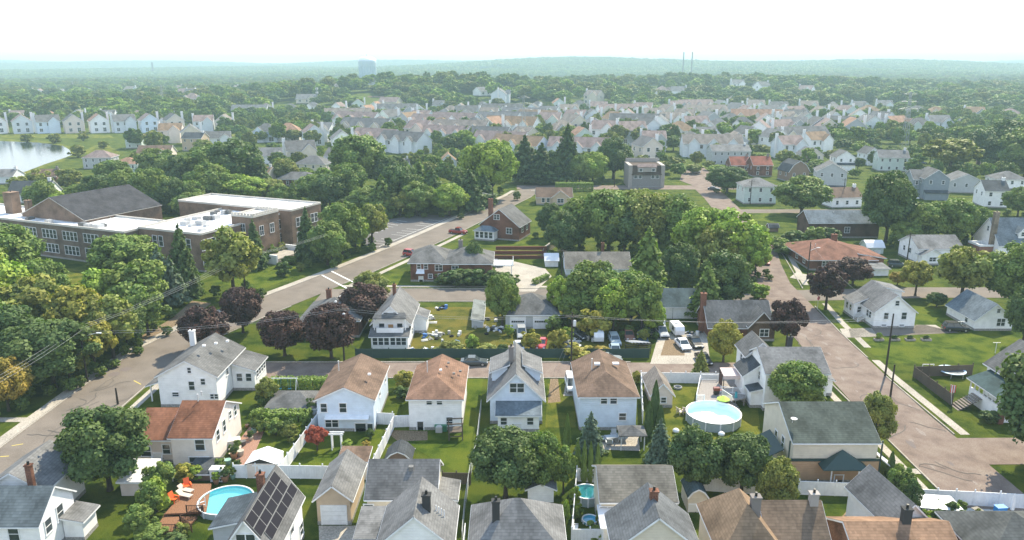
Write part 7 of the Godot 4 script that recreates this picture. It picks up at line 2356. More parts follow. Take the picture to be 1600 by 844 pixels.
func wire_fence(label: String, pts: Array) -> void:
	var o := thing("chain_link_fence", label, "fence", Vector3(pts[0].x, 0, pts[0].y))
	var m := basic("galvanised", lin(.34, .36, .37), .5, .4)
	for s in pts.size() - 1:
		var a := Vector3(pts[s].x - pts[0].x, 0, pts[s].y - pts[0].y)
		var b := Vector3(pts[s + 1].x - pts[0].x, 0, pts[s + 1].y - pts[0].y)
		var r := MB.new()
		var up := Vector3(0, 1.5, 0)
		r.tube(a + up, b + up, .035, .035, 6)
		for k in 9:
			r.tube(a + up * (k / 9.0), b + up * (k / 9.0), .008, .008, 3, false)
		put("rail_and_wires", r.mesh(), m, o)
		var n := maxi(1, int(a.distance_to(b) / 2.6))
		for k in n + 1:
			var q := MB.new()
			q.tube(a.lerp(b, float(k) / n), a.lerp(b, float(k) / n) + up * 1.04, .04, .04, 6)
			put("post", q.mesh(), m, o)


func junk_yard() -> void:
	# cars, trailers and heaps in the cluttered yard behind the green fence
	car("white saloon car parked nose to the green fence in the cluttered yard", "sedan", lin(.72, .73, .74), Vector3(1.24, 0, -124.79), .05)
	car("red saloon car in the weeds of the cluttered yard", "sedan", lin(.42, .03, .03), Vector3(5.24, 0, -126.37), -.12)
	car("old silver van-shaped car behind the white saloon in the cluttered yard", "suv", lin(.32, .33, .33), Vector3(1.77, 0, -131.67), .03)
	car("silver blue estate car parked behind another in the cluttered yard", "wagon", lin(.38, .44, .46), Vector3(18.49, 0, -128.31), .05)
	car("pale blue saloon car nearest the green fence in the row of wrecks", "sedan", lin(.36, .44, .48), Vector3(17.94, 0, -123.25), -.03)
	car("faded red brown car half hidden under the trees in the cluttered yard", "sedan", lin(.26, .13, .10), Vector3(21.43, 0, -130.99), .04)
	car("silver suv parked in front of the white trailers", "suv", lin(.34, .36, .38), Vector3(27.82, 0, -132.37), .06)
	car("white saloon car parked on the brown driveway beside the trailers", "sedan", lin(.78, .78, .78), Vector3(30.36, 0, -126.05), .12)
	car("black saloon car parked beside the white saloon on the driveway", "sedan", lin(.02, .022, .025), Vector3(32.75, 0, -127.01), .1)
	car("dark saloon car half hidden by the driveway conifer", "sedan", lin(.03, .03, .035), Vector3(32.3, 0, -119.11), .1)
	car("dark grey saloon car among the weeds left of the camper", "sedan", lin(.06, .06, .065), Vector3(12.39, 0, -131.33), .5)
	car("white and grey saloon car behind the dark heap in the cluttered yard", "sedan", lin(.5, .5, .5), Vector3(9.85, 0, -125.42), 1.3)
	car("old blue car behind the racks at the end of the green fence", "wagon", lin(.05, .08, .12), Vector3(23.68, 0, -128.97), -.06)
	car("black pickup truck under the trees behind the racks", "pickup", lin(.025, .025, .03), Vector3(25.45, 0, -133.77), .0)
	var metal := basic("plant_gray", lin(.5, .5, .5), .5, .3)
	camper("white box trailer standing before the triple garage", Vector3(30.7, 0, -133.06), .1)
	camper("white caravan with rounded roof beside the box trailer", Vector3(28.03, 0, -136.66), .0)
	camper("white and dark camper with raised roof among the heaps", Vector3(15.63, 0, -129.64), .0)
	# steel racks at the end of the fence
	var o := thing("steel_rack", "black steel rack of pipes at the end of the green fence", "rack", Vector3(21.9, 0, -122.94))
	for k in 4:
		var b := MB.new()
		b.box(Vector3(0, .4 + k * .45, -.6 + k * .25), Vector3(4.6, .12, .12))
		put("rail", b.mesh(), basic("dark_metal", lin(.05, .05, .05), .4, .8), o)
	for x in [-2.2, 0, 2.2]:
		var b := MB.new()
		b.box(Vector3(x, .95, -.2), Vector3(.12, 1.9, .12))
		put("upright", b.mesh(), basic("dark_metal", lin(.05, .05, .05), .4, .8), o)
	for k in 6:
		var b := MB.new()
		b.tube(Vector3(-2 + k * .3, 1.9, -1.4), Vector3(-1.2 + k * .6, 2.4, 1.0), .1, .1, 6)
		put("pipe", b.mesh(), metal, o)
	# loose things, each one small
	dice.seed = 515
	var areas := [[Vector2(-13.49, -131.67), 3.2, 14, "in the white and blue heap left of the long shed"], [Vector2(-2.92, -135.56), 4.0, 16, "in the pale heap right of the long shed"], [Vector2(-17.03, -141.21), 2.4, 8, "in the small heap beside the tall white house"], [Vector2(10.77, -128.64), 3.4, 14, "in the dark heap behind the pole in the cluttered yard"], [Vector2(4.45, -122.94), 2.6, 8, "along the inside of the green fence"], [Vector2(-17.99, -124.48), 1.8, 8, "beside the porch of the tall white house"], [Vector2(13.89, -130.99), 2.0, 8, "under the shrubs left of the camper"], [Vector2(-14.84, -124.48), 1.6, 6, "by the fence corner beside the porch"], [Vector2(25.21, -133.77), 1.5, 5, "left of the silver suv"], [Vector2(33.45, -133.06), 2.0, 6, "before the triple garage doors"], [Vector2(-14.54, -148.59), 1.6, 5, "near the upper fence of the cluttered yard"], [Vector2(-5.04, -141.21), 2, 6, "beside the far end of the long shed"]]
	var cols := [lin(.6, .6, .6), lin(.4, .38, .34), lin(.05, .16, .42), lin(.3, .24, .2), lin(.08, .08, .08), lin(.62, .62, .6), lin(.3, .1, .07), lin(.3, .3, .28)]
	for a: Array in areas:
		for k in int(a[2] * 1.7):
			var p: Vector2 = a[0] + Vector2(dice.randfn() * a[1] * .5, dice.randfn() * a[1] * .35)
			var kind := dice.randi() % 4
			var s := dice.randf_range(.3, .85)
			var m := basic("junk%d" % (dice.randi() % 8), cols[dice.randi() % 8], .6)
			var at := Vector3(p.x, 0, p.y)
			var turn := dice.randf() * TAU
			match kind:
				0:
					odd("crate", "small crate " + a[3], "crate", at, turn, m, [["body", Vector3(0, s * .35, 0), Vector3(s, s * .7, s * .7)], ["lid", Vector3(0, s * .72, .04), Vector3(s * 1.06, .05, s * .76)]], "crates " + a[3])
				1:
					var q := MB.new()
					q.lathe(Vector3.ZERO, [Vector2(s * .4, 0), Vector2(s * .42, s * .5), Vector2(s * .44, s * .52), Vector2(s * .42, s), Vector2(s * .36, s), Vector2(0, s * .96)], 10)
					tag(put("drum", q.mesh(), m, self, at), "drum " + a[3], "drum", "drums " + a[3])
				2:
					var q := MB.new()
					for j in 4:
						q.box(Vector3(j * .16 - .3, .08 + .1 * (j % 3), 0), Vector3(.15, .06, s * 2.0), Basis(Vector3.UP, j * .09))
					tag(put("board_stack", q.mesh(), m, self, at, turn), "stack of loose boards " + a[3], "boards", "boards " + a[3])
				_:
					var q := MB.new()
					q.lathe(Vector3(0, .02, 0), [Vector2(.2, 0), Vector2(.4, 0), Vector2(.42, .12), Vector2(.4, .24), Vector2(.2, .24), Vector2(.2, 0)], 12)
					tag(put("tyre", q.mesh(), basic("tyre", lin(.02, .02, .02), .9) if dice.randf() < .6 else m, self, at), "loose tyre " + a[3], "tyre", "tyres " + a[3])


func camper(label: String, at: Vector3, turn: float) -> void:
	var o := thing("trailer", label, "trailer", at, turn)
	o.scale = Vector3.ONE * .8
	var b := MB.new()
	var prof := [Vector2(-2.4, .6), Vector2(2.4, .6), Vector2(2.5, 1.6), Vector2(2.1, 2.5), Vector2(-2.2, 2.6), Vector2(-2.5, 2.2)]
	var left := []
	var right := []
	for p: Vector2 in prof:
		left.append(Vector3(-1.1, p.y, p.x))
		right.push_front(Vector3(1.1, p.y, p.x))
	for k in prof.size():
		var q := (k + 1) % prof.size()
		b.quad(Vector3(-1.1, prof[k].y, prof[k].x), Vector3(-1.1, prof[q].y, prof[q].x), Vector3(1.1, prof[q].y, prof[q].x), Vector3(1.1, prof[k].y, prof[k].x))
	b.poly(left)
	b.poly(right)
	put("shell", b.mesh(), worn("vinyl", lin(.78, .79, .81), faint(), 6.0, .45), o)
	for s in [-1, 1]:
		var w := MB.new()
		w.tube(Vector3(s * 1.0 - .1, .35, -.2), Vector3(s * 1.0 + .1, .35, -.2), .35, .35, 12)
		put("wheel", w.mesh(), basic("tyre", lin(.02, .02, .02), .9), o)
		window_on(o, side_at("r" if s > 0 else "l", 0, 0, 2.2, 4.8, .6, 1.7), 1.0, .6, basic("dark_metal", lin(.05, .05, .05), .4, .8))
	var t := MB.new()
	t.box(Vector3(0, .5, 2.9), Vector3(.12, .12, 1.2))
	put("tow_bar", t.mesh(), basic("dark_metal", lin(.05, .05, .05), .4, .8), o)
	var d := MB.new()
	d.box(Vector3(0, 2.68, -.4), Vector3(.8, .16, .8))
	put("roof_hatch", d.mesh(), basic("plant_gray", lin(.5, .5, .5), .5, .3), o)



func near_trees() -> void:
	tree("fine", "deep", -47.28, -79.12, 11.13, 5.04, "big dense dark green maple beside the cream shed and the avenue")
	tree("round", "deep", 21.1, -78.56, 8.69, 3.29, "left one of the twin round dark trees below the large pool", "twin round trees below the pool")
	tree("fine", "deep", 26.63, -78.02, 8.8, 3.42, "right one of the twin round dark trees below the large pool", "twin round trees below the pool")
	tree("fine", "deep", -0.74, -77.48, 9.55, 4.14, "broad dark green tree at the foot of the dormer house, above the white shed")
	tree("round", "mid", 3.36, -78.29, 8.51, 2.46, "second crown joined to the broad dark tree, on its right side")
	tree("loose", "mid", 5.97, -78.29, 5.94, 1.72, "small bright green tree left of the row of cypresses")
	tree("fine", "deep", 65.42, -83.19, 16.56, 6.49, "big dark tree hiding the white porch house at the right edge")
	tree("round", "olive", 29.57, -74.61, 6.9, 2.29, "pale leaved small tree at the left end of the white fence below the tan building")
	tree("round", "olive", 47.19, -88.99, 8.29, 2.33, "bushy grey green tree at the right side of the tan building")
	tree("round", "mid", 40.23, -98.32, 8.95, 3.82, "leafy green tree in front of the white deck house")
	tree("spruce", "blue", 10.07, -87.98, 5.94, 2.15, "grey blue spruce behind the blue hip-roofed house")
	tree("spruce", "blue", 18.49, -85.37, 6.32, 2.09, "wide dark blue green spruce left of the twin round trees")
	tree("cypress", "deep", 19.77, -95.93, 6.53, 0.94, "tallest dark arborvitae in front of the taupe garage", "tall arborvitae beside the taupe garage")
	tree("cypress", "deep", 20.28, -94.39, 3.63, 0.79, "lower arborvitae right of the tallest one by the taupe garage", "tall arborvitae beside the taupe garage")
	tree("cypress", "deep", 18.23, -92.17, 5.23, 0.77, "arborvitae at the left foot of the tallest one by the taupe garage", "tall arborvitae beside the taupe garage")
	tree("cypress", "mid", 7.89, -81.7, 5.12, 0.54, "first from the left of the four cypresses above the small teal pool", "row of cypresses above the small pool")
	tree("cypress", "mid", 8.62, -81.11, 5.26, 0.54, "second from the left of the four cypresses above the small teal pool", "row of cypresses above the small pool")
	tree("cypress", "mid", 9.38, -81.11, 5.09, 0.54, "third from the left of the four cypresses above the small teal pool", "row of cypresses above the small pool")
	tree("cypress", "mid", 10.2, -80.82, 5.08, 0.54, "rightmost of the four cypresses above the small teal pool", "row of cypresses above the small pool")
	tree("cypress", "mid", 7.19, -89.34, 4.75, 0.59, "slim cypress alone left of the grey blue spruce")
	tree("cypress", "deep", 45.31, -81.11, 3.92, 0.69, "dark cone of a clipped yew beside the white garage at the corner")
	tree("loose", "mid", 44.14, -76.41, 4.88, 1.61, "leafy small tree leaning on the white garage roof")
	tree("loose", "deep", 44.01, -73.86, 4.6, 1.21, "shrubby tree between the white garage and the long white fence")
	tree("round", "yellow", 35.65, -119.11, 7.85, 2.92, "yellow green tree in front of the brick cape house")
	tree("spruce", "olive", 30.44, -113.61, 4.41, 1.66, "pale small conifer at the kerb beside the dark saloon")
	tree("round", "purple", -53.96, -124.48, 8.48, 4.27, "purple maple nearest the avenue's lower bend", "maples round the low shaded house")
	tree("round", "purple", -50.41, -133.77, 9.49, 3.72, "purple maple second up the avenue, on the lawn", "maples round the low shaded house")
	tree("round", "purple", -39.2, -122.04, 8.58, 4.09, "purple maple in front of the low grey-roofed house", "maples round the low shaded house")
	tree("round", "purple", -30.87, -120.85, 10.31, 4.49, "purple maple between the low house and the tall white house", "maples round the low shaded house")
	tree("round", "purple", -28.68, -138.15, 8.48, 4.82, "purple maple behind the tall white house", "maples round the low shaded house")
	tree("round", "olive", -29.55, -151.21, 7.51, 4.03, "olive green tree behind the purple maples at the side street")
	tree("loose", "purple", 64.41, -147.73, 9.78, 4.34, "purple brown maple in front of the red brown ranch", "purple maples at the right corner")
	tree("round", "purple", 77.75, -165.68, 6.93, 4.24, "low wide purple maple against the wall of the red brown ranch", "purple maples at the right corner")
	tree("loose", "purple", 48.12, -124.48, 10.1, 3.37, "purple brown street tree beside the brick cape house", "purple maples at the right corner")
	tree("round", "mid", -1.84, -137.4, 10.96, 3.32, "green tree at the upper fence of the cluttered yard")
	tree("loose", "olive", 93.51, -150.32, 13.69, 5.88, "tall open olive tree behind the white cape house")
	tree("round", "mid", 102.54, -147.73, 14.81, 5.65, "large green tree behind the white cottage at the right edge")
	tree("round", "deep", 91.79, -127.66, 11.72, 3.57, "dark tree at right edge beside the white cottage")
	tree("loose", "yellow", 87.94, -157.66, 8.35, 3.49, "thin yellow green tree between the ranch and the cape house")
	tree("round", "gold", 87.98, -165.68, 3.33, 1.9, "round reddish gold bush beside the white outbuilding", "", "shrub", "shrub")
	tree("round", "deep", 88.09, -149.45, 3.33, 1.99, "round dark bush behind the white cape house", "", "shrub", "shrub")
	tree("fine", "deep", 106.69, -210.31, 21.53, 7.67, "very large dark tree towering behind the grey-roofed brick ranch")
	tree("round", "mid", 97.65, -251.07, 13.84, 9.29, "broad green street tree at the upper cross street")
	say("thicket behind the white ranch", "tree")
	grow("round", "mid", 107.84, -202.4, 7.71, 4.05)
	grow("round", "mid", 113.58, -203.94, 13.26, 5.5)
	grow("round", "mid", 121.39, -203.94, 14.67, 6.57)
	grow("round", "mid", 130.21, -208.69, 11.37, 4.72)
	say("dark wood at the right edge", "tree")
	grow("round", "mid", 169.21, -248.79, 10.33, 4.93)
	say("grove behind the cluttered yard", "tree")
	grow("round", "deep", 13.43, -192.22, 12.59, 5.04)
	grow("round", "mid", 18.24, -199.39, 15.42, 7.12)
	grow("round", "mid", 25.53, -195.03, 18.81, 7.83)
	grow("loose", "deep", 29.18, -190.84, 14.17, 5.84)
	grow("round", "olive", 33.8, -193.61, 19.02, 7.94)
	grow("round", "olive", 41.71, -208.69, 14.62, 6.35)
	grow("round", "mid", 41.97, -192.22, 17.58, 7.72)
	grow("round", "deep", 37.34, -162.58, 10.89, 4.45)
	grow("round", "light", 46.55, -179.24, 16.54, 7.23)
	say("grove by the right-hand street", "tree")
	grow("loose", "olive", 47.43, -171.09, 13.94, 5.27)
	grow("loose", "light", 52.13, -173.35, 16.07, 7.01)
	grow("loose", "light", 55.38, -169.98, 13.12, 4.79)
	grow("loose", "mid", 58.28, -174.5, 7.86, 3.07)
	tree("pine", "mid", 28.67, -153.91, 16.14, 5.73, "dark cone-shaped fir standing out of the grove at the centre")
	tree("pine", "mid", 38.09, -141.21, 11.97, 3.91, "pale tipped fir behind the triple garage")
	tree("round", "deep", 43.41, -146.89, 13.17, 5.49, "very dark tree between the triple garage and the right-hand street")
	tree("bush", "light", 52.85, -154.83, 4, 2.33, "light green shrubs at the kerb of the right-hand street", "", "shrub", "shrub")
	say("trees behind the double garage", "tree")
	grow("loose", "light", 9.03, -140.43, 9.63, 2.64)
	grow("round", "mid", 12.11, -138.15, 7.98, 3.21)
	grow("round", "mid", 16.06, -140.43, 12.68, 5.52)
	grow("loose", "light", 18.96, -133.77, 9.98, 3.72)
	grow("round", "mid", 23.34, -140.43, 10.9, 4.52)
	grow("loose", "mid", 24.01, -132.37, 11.59, 3.69)
	grow("round", "light", 26.28, -133.06, 6.99, 2.39)
	tree("bush", "yellow", 14.84, -130.99, 6.17, 3.18, "yellow green bush in front of the trees behind the camper", "", "shrub", "shrub")
	say("trees above the school parking lot", "tree")
	grow("round", "mid", -49.69, -251.07, 9.99, 6.48)
	grow("pine", "mid", -43.27, -248.79, 14.15, 6)
	grow("loose", "olive", -37.48, -248.79, 9.05, 5.35)
	grow("round", "deep", -38.26, -255.74, 17.53, 7.26)
	grow("round", "mid", -31.7, -248.79, 12.03, 6.43)
	grow("round", "light", -20.99, -248.79, 11.61, 6.64)
	say("trees before the school's street front", "tree")
	grow("round", "mid", -46.46, -184.23, 11.49, 5)
	grow("round", "mid", -45.1, -195.03, 15.12, 5.79)
	grow("round", "light", -42.39, -199.39, 10.92, 4.34)
	grow("loose", "olive", -38.69, -203.94, 12.91, 5.32)
	tree("spruce", "deep", -52.67, -189.49, 14.08, 3.81, "dark spruce at the corner of the school's street front")
	tree("spruce", "deep", -63.3, -180.46, 12.55, 3.48, "dark spruce left of the school entrance steps")
	tree("loose", "olive", -59.91, -155.76, 15.76, 6.49, "open olive tree on the lawn before the school entrance")
	say("conifers before the school's front wing", "tree")
	grow("spruce", "blue", -74.95, -154.83, 11.83, 4.26)
	grow("pine", "blue", -70.91, -151.21, 10.51, 3.49)
	grow("spruce", "deep", -71.19, -157.66, 16.2, 4.47)
	say("wood beside the avenue", "tree")
	grow("round", "deep", -107.2, -141.21, 18.03, 7.57)
	grow("round", "mid", -87.01, -115.21, 14.2, 6.29)
	grow("round", "light", -96.74, -133.77, 15.8, 7.8)
	grow("round", "deep", -119.02, -168.89, 15.12, 7.44)
	grow("round", "deep", -81.11, -112.56, 12.89, 6.16)
	grow("round", "mid", -107.3, -153.91, 17.23, 7.64)
	grow("loose", "olive", -110.36, -163.6, 11.82, 4.48)
	grow("round", "deep", -73.76, -105.7, 8.05, 3.88)
	grow("loose", "olive", -83.99, -125.42, 13.73, 6.79)
	grow("round", "mid", -91.82, -141.21, 13.25, 5.3)
	grow("fine", "deep", -70.96, -108.55, 12.32, 6.66)
	grow("loose", "olive", -69.41, -110.02, 6.42, 3.02)
	grow("loose", "yellow", -75.67, -125.1, 12.44, 5.2)
	grow("loose", "yellow", -67.86, -114.67, 9.02, 3.65)
	grow("loose", "light", -78.89, -138.9, 11.06, 4.97)
	grow("loose", "olive", -68.08, -120.85, 11.21, 4.6)
	grow("round", "mid", -86.17, -162.58, 13.49, 7.47)
	grow("round", "deep", -67.45, -124.48, 9.18, 3.37)
	grow("loose", "mid", -74.28, -142, 12.54, 6.59)
	grow("loose", "mid", -67.52, -132.37, 9.65, 4.28)
	tree("round", "gold", -72.87, -100.4, 8.71, 3.34, "golden leaved tree at the left edge beside the front lawns")
	say("trees behind the school", "tree")
	grow("round", "deep", -123.16, -248.79, 8.2, 5.35)
	grow("round", "mid", -122.69, -255.74, 16.24, 6.82)
	grow("round", "deep", -117.41, -255.74, 13.21, 5.94)
	grow("round", "mid", -106.18, -246.56, 8.56, 6.37)
	tree("loose", "red", -25.26, -88.65, 3.64, 1.5, "large bush with bright red flowers beside the pale blue house", "", "shrub", "shrub")
	tree("bush", "deep", -19.02, -91.8, 1.69, 0.69, "round dark clipped bush at the corner of the pale blue house", "", "shrub", "shrub")
	tree("bush", "light", -21.43, -88.99, 1.47, 0.83, "round light green bush right of the white arbour", "", "shrub", "shrub")
	tree("bush", "gold", -19.14, -89.68, 0.92, 0.59, "low bed of orange flowers beside the path of the pale blue house", "", "shrub", "shrub")
	tree("bush", "yellow", -16.7, -108.55, 3.2, 1.69, "round yellow green bush between the pale blue and white houses", "", "shrub", "shrub")
	tree("bush", "deep", -16.56, -104.79, 2.08, 1.25, "low dark bush under the round yellow green bush", "", "shrub", "shrub")
	tree("bush", "yellow", 19.59, -110.52, 2.17, 1.01, "small yellow bush beside the blue hip-roofed house", "", "shrub", "shrub")
	say("shrubs along the timber deck", "shrub")
	grow("loose", "mid", -39.24, -70.07, 3.68, 1.7)
	grow("loose", "mid", -40.04, -73.86, 4.29, 1.56)
	grow("loose", "mid", -37.77, -68.95, 1.98, 1.67)
	grow("bush", "light", -39.67, -74.61, 4.79, 1.43)
	grow("loose", "mid", -40.64, -77.75, 4.61, 1.85)
	grow("bush", "deep", -35.3, -68.52, 1.37, 1.47)
	grow("bush", "olive", -35.06, -70.3, 1.55, 0.82)
	grow("bush", "yellow", -39.23, -81.11, 2.56, 1.38)
	grow("bush", "light", -38.12, -81.4, 2.06, 1)
	say("shrubs beside the grey garage", "shrub")
	grow("bush", "mid", -34.91, -95.93, 2.71, 1.07)
	grow("bush", "mid", -33.82, -93.64, 2.66, 1.13)
	grow("bush", "mid", -31.86, -92.9, 2.65, 1.3)
	grow("bush", "deep", -30.23, -93.27, 2.47, 1.04)
	grow("bush", "olive", -29.44, -91.09, 2.79, 1.19)
	grow("bush", "deep", -28.68, -98.73, 3.17, 0.82)
	tree("loose", "olive", -35.95, -102.11, 4.66, 1.69, "small sparse tree on the lawn behind the beige house")
	say("shrubs in the narrow pool yard", "shrub")
	grow("bush", "light", 5.85, -72.16, 3.45, 0.49)
	grow("bush", "light", 7.12, -75.89, 2.77, 0.73)
	grow("bush", "mid", 7.18, -73.13, 2.38, 0.63)
	grow("bush", "mid", 8.78, -69.62, 2.07, 1.35)
	grow("bush", "mid", 9.44, -71.93, 2.51, 0.42)
	say("bushes inside the green fence", "shrub")
	grow("bush", "olive", -12.23, -122.94, 1.54, 1.67)
	grow("bush", "olive", -10.47, -123.25, 2.6, 2.23)
	grow("bush", "yellow", -8.89, -122.94, 1.54, 1.45)
	grow("bush", "light", -6.97, -124.48, 3.33, 1.35)
	grow("bush", "olive", -4.46, -123.25, 1.89, 1.89)
	grow("bush", "deep", -1.66, -122.64, 2.12, 1.11)
	grow("bush", "light", -0.59, -132.02, 2.5, 0.95)
	grow("bush", "yellow", 3.39, -125.1, 4.06, 1.92)
	grow("bush", "mid", 7.8, -133.77, 3.79, 1.8)
	grow("bush", "yellow", 8.13, -125.1, 4.29, 2.03)
	grow("bush", "light", 9.98, -128.97, 3.19, 1.39)
	grow("bush", "yellow", 11.16, -120.85, 2.79, 2.74)
	grow("bush", "gold", 15.46, -122.04, 1.88, 1.66)
	grow("bush", "olive", 23.57, -128.31, 2.93, 1.16)
	say("bushes before the school steps", "shrub")
	grow("bush", "deep", -62.03, -185.52, 3.34, 1.46)
	grow("bush", "mid", -62.95, -192.22, 3.79, 1.85)
	grow("bush", "olive", -61.69, -196.46, 3.51, 1.71)
	grow("bush", "deep", -54.26, -173.35, 4.24, 1.98)
	grow("bush", "mid", -56.14, -184.23, 2.66, 2.1)
	grow("bush", "olive", -51.57, -178.03, 2.58, 1.25)
	say("juniper bed on the corner", "shrub")
	grow("bush", "deep", -16.08, -165.68, 3.18, 1.75)
	grow("bush", "deep", -12.86, -165.68, 4.23, 3.22)
	grow("bush", "deep", -8.48, -165.68, 4.53, 3.22)
	grow("bush", "deep", -4.07, -164.64, 4.21, 3.2)
	grow("bush", "deep", -0.73, -164.64, 3.61, 2.62)
	tree("round", "deep", -9.15, -173.35, 8.75, 2.9, "dense small dark tree between the brick house and its white deck")
	tree("round", "deep", 10.83, -215.35, 10.58, 4.11, "dark round tree right of the brick house with sun porch")
	say("thicket by the tiny brown shed", "shrub")
	grow("bush", "light", 64.23, -193.61, 9.46, 4.23)
	grow("bush", "mid", 71.74, -200.88, 4.29, 3.5)
	grow("bush", "mid", 72.32, -195.03, 4.53, 3.4)
	grow("bush", "deep", 78.09, -203.94, 5.43, 3.55)
	grow("bush", "mid", 84.01, -205.5, 6.19, 3.22)
	grow("bush", "deep", 89.77, -208.69, 5.17, 3.63)
	say("shrubs in the paved yard", "shrub")
	grow("bush", "light", 45.05, -73.13, 1.75, 0.7)
	grow("bush", "mid", 47.76, -74.61, 1.77, 0.93)
	grow("bush", "light", 48.98, -73.86, 1.76, 0.85)
	grow("bush", "mid", 49.98, -74.36, 1.77, 0.71)
	grow("bush", "olive", 48.33, -70.07, 1.24, 0.68)
	tree("round", "deep", -58.14, -89.34, 2.21, 1.09, "dark clipped shrub at the driveway beside the avenue", "", "shrub", "shrub")
	tree("bush", "deep", 66.82, -96.72, 1.95, 1.35, "dark shrub at the foot of the porch house", "", "shrub", "shrub")


func middle_trees() -> void:
	tree("round", "deep", 85.19, -296.85, 11.38, 8.11, "round dark tree at the bend below the dark red double house")
	tree("tall", "olive", 197.03, -340.06, 18, 12.71, "spreading umbrella-shaped tree with bare trunk above the drab grey house")
	say("dark wood at the right edge", "tree")
	grow("round", "deep", 231.89, -376.26, 20.7, 10.51)
	grow("round", "deep", 234.3, -371.34, 18.31, 9.44)
	grow("round", "deep", 244, -376.26, 24.4, 13.38)
	grow("round", "mid", 234.43, -344.22, 22.46, 11.69)
	say("trees above the school parking lot", "tree")
	grow("round", "mid", -58.66, -268.17, 16.5, 6.9)
	grow("round", "mid", -60.71, -300.04, 24.5, 11.78)
	grow("round", "deep", -48.67, -300.04, 15.28, 7.68)
	grow("pine", "mid", -35.32, -284.7, 15.04, 6.09)
	grow("pine", "deep", -27.51, -258.14, 15.07, 7.32)
	grow("pine", "deep", -19.74, -270.8, 12.08, 5.81)
	grow("pine", "deep", -14.64, -258.14, 15.07, 6.43)
	grow("pine", "deep", -10.35, -268.17, 12.43, 5.75)
	tree("fine", "light", -7.79, -284.7, 24.76, 10.72, "large light green tree where the avenue bends")
	tree("pine", "dark", 23.74, -324.38, 25.53, 7.73, "tall dark cone-shaped conifer left of the mansard building")
	tree("round", "deep", 45.12, -336.01, 19.19, 8.57, "dark rounded tree beside the mansard building")
	tree("round", "light", 34.78, -324.38, 13.71, 6.63, "bright green lower tree between the dark conifer and the rounded tree")
	say("pines at the upper bend", "tree")
	grow("pine", "dark", 5.52, -324.38, 20.72, 7.73)
	grow("pine", "dark", 12.56, -320.67, 17.84, 8.19)
	grow("round", "deep", 18.22, -324.38, 14.79, 6.07)
	grow("round", "mid", 28.67, -320.67, 13.03, 5.46)
	say("trees behind the school", "tree")
	grow("round", "mid", -161.94, -258.14, 11.12, 5.55)
	grow("loose", "light", -155.29, -258.14, 7.59, 5.1)
	grow("round", "mid", -151.33, -263.06, 9.52, 6.1)
	grow("round", "deep", -145.22, -264.32, 12.49, 6.81)
	grow("round", "mid", -162.15, -306.63, 13.02, 7.06)
	grow("round", "mid", -138.03, -268.17, 13.79, 7.36)
	grow("spruce", "blue", -129.77, -258.14, 8.48, 5.1)
	grow("round", "mid", -148.53, -317.05, 16.07, 8.91)
	grow("round", "deep", -130.63, -300.04, 15.78, 9.48)
	grow("round", "mid", -110.92, -258.14, 11.56, 5.32)
	grow("round", "mid", -120.39, -300.04, 19.78, 10.25)
	grow("round", "mid", -107.66, -268.17, 16.05, 8.51)
	grow("round", "light", -105.01, -273.48, 11.72, 11.25)
	grow("loose", "deep", -109.52, -296.85, 22.55, 11.66)
	grow("round", "light", -95.63, -273.48, 10.33, 8.2)
	grow("spruce", "deep", -101.43, -300.04, 19.78, 6.92)
	grow("round", "olive", -88.97, -276.2, 9.48, 5.44)
	grow("round", "mid", -79.86, -258.14, 9.8, 4.88)
	grow("round", "olive", -97.73, -324.38, 10.99, 6.07)
	grow("spruce", "mid", -75.42, -258.14, 10.68, 4.44)
	grow("round", "mid", -69.75, -265.6, 12.77, 7.29)
	grow("round", "deep", -64.15, -263.06, 13.1, 6.78)
	say("willows by the lake", "tree")
	grow("bush", "olive", -195.22, -296.85, 7.61, 4.46)
	grow("bush", "olive", -324.71, -510.44, 6.34, 4.11)
	grow("bush", "olive", -189.48, -293.72, 6.04, 4.02)
	grow("bush", "olive", -193.01, -306.63, 9.4, 5.23)
	grow("bush", "olive", -185.7, -300.04, 8.71, 3.48)
	grow("bush", "olive", -301.1, -501.57, 7.48, 4.38)
	grow("bush", "olive", -181.41, -308.32, 9.45, 5.68)
	grow("bush", "olive", -240.65, -420.73, 8.09, 4.83)
	grow("bush", "olive", -292.05, -519.62, 7.31, 3.84)
	grow("bush", "olive", -251.61, -468.91, 5.46, 3.16)

	var low := Node3D.new()
	low.name = "undergrowth"
	add_child(low)
	low.set_meta("kind", "stuff")
	tag(low, "low undergrowth and saplings at the foot of the woods and groves", "undergrowth")
	many("leaves", form_of("bush", 0)[1], under, tone("mid"), low)
	# the garden trees scattered among the far rows of houses
	dice.seed = 808
	var spots := []
	var used := {}
	for q: Node in get_children():   # keep clear of the houses
		if q is Node3D and q.has_meta("category") and q.get_meta("category") in ["house", "store", "school"]:
			for a in range(-1, 2):
				for b in range(-1, 2):
					used[Vector2i(int((q.position.x + a * 3.5) / 7.0), int((q.position.z + b * 3.5) / 7.0))] = true
	var rest := [[], [], []]
	for k in 3600:
		var d := dice.randf_range(318, 800)
		var s := dice.randf_range(-.72, .72)
		var p := Vector2(s * d, -d)
		if s < -.38 and d < 640 and not (s > -.5 and d < 470):
			continue
		if absf(p.y + 312.0) < 10.0 or p.y > -340.0 and p.x > 60.0 and p.x < 100.0:
			continue
		var cell := Vector2i(int(p.x / 7.0), int(p.y / 7.0))
		if d < 480 and (s > .1 or s < -.12) and dice.randf() > .3 or d < 640 and s < -.1 and dice.randf() > .6 or used.has(cell):
			continue
		used[cell] = true
		spots.append(p)
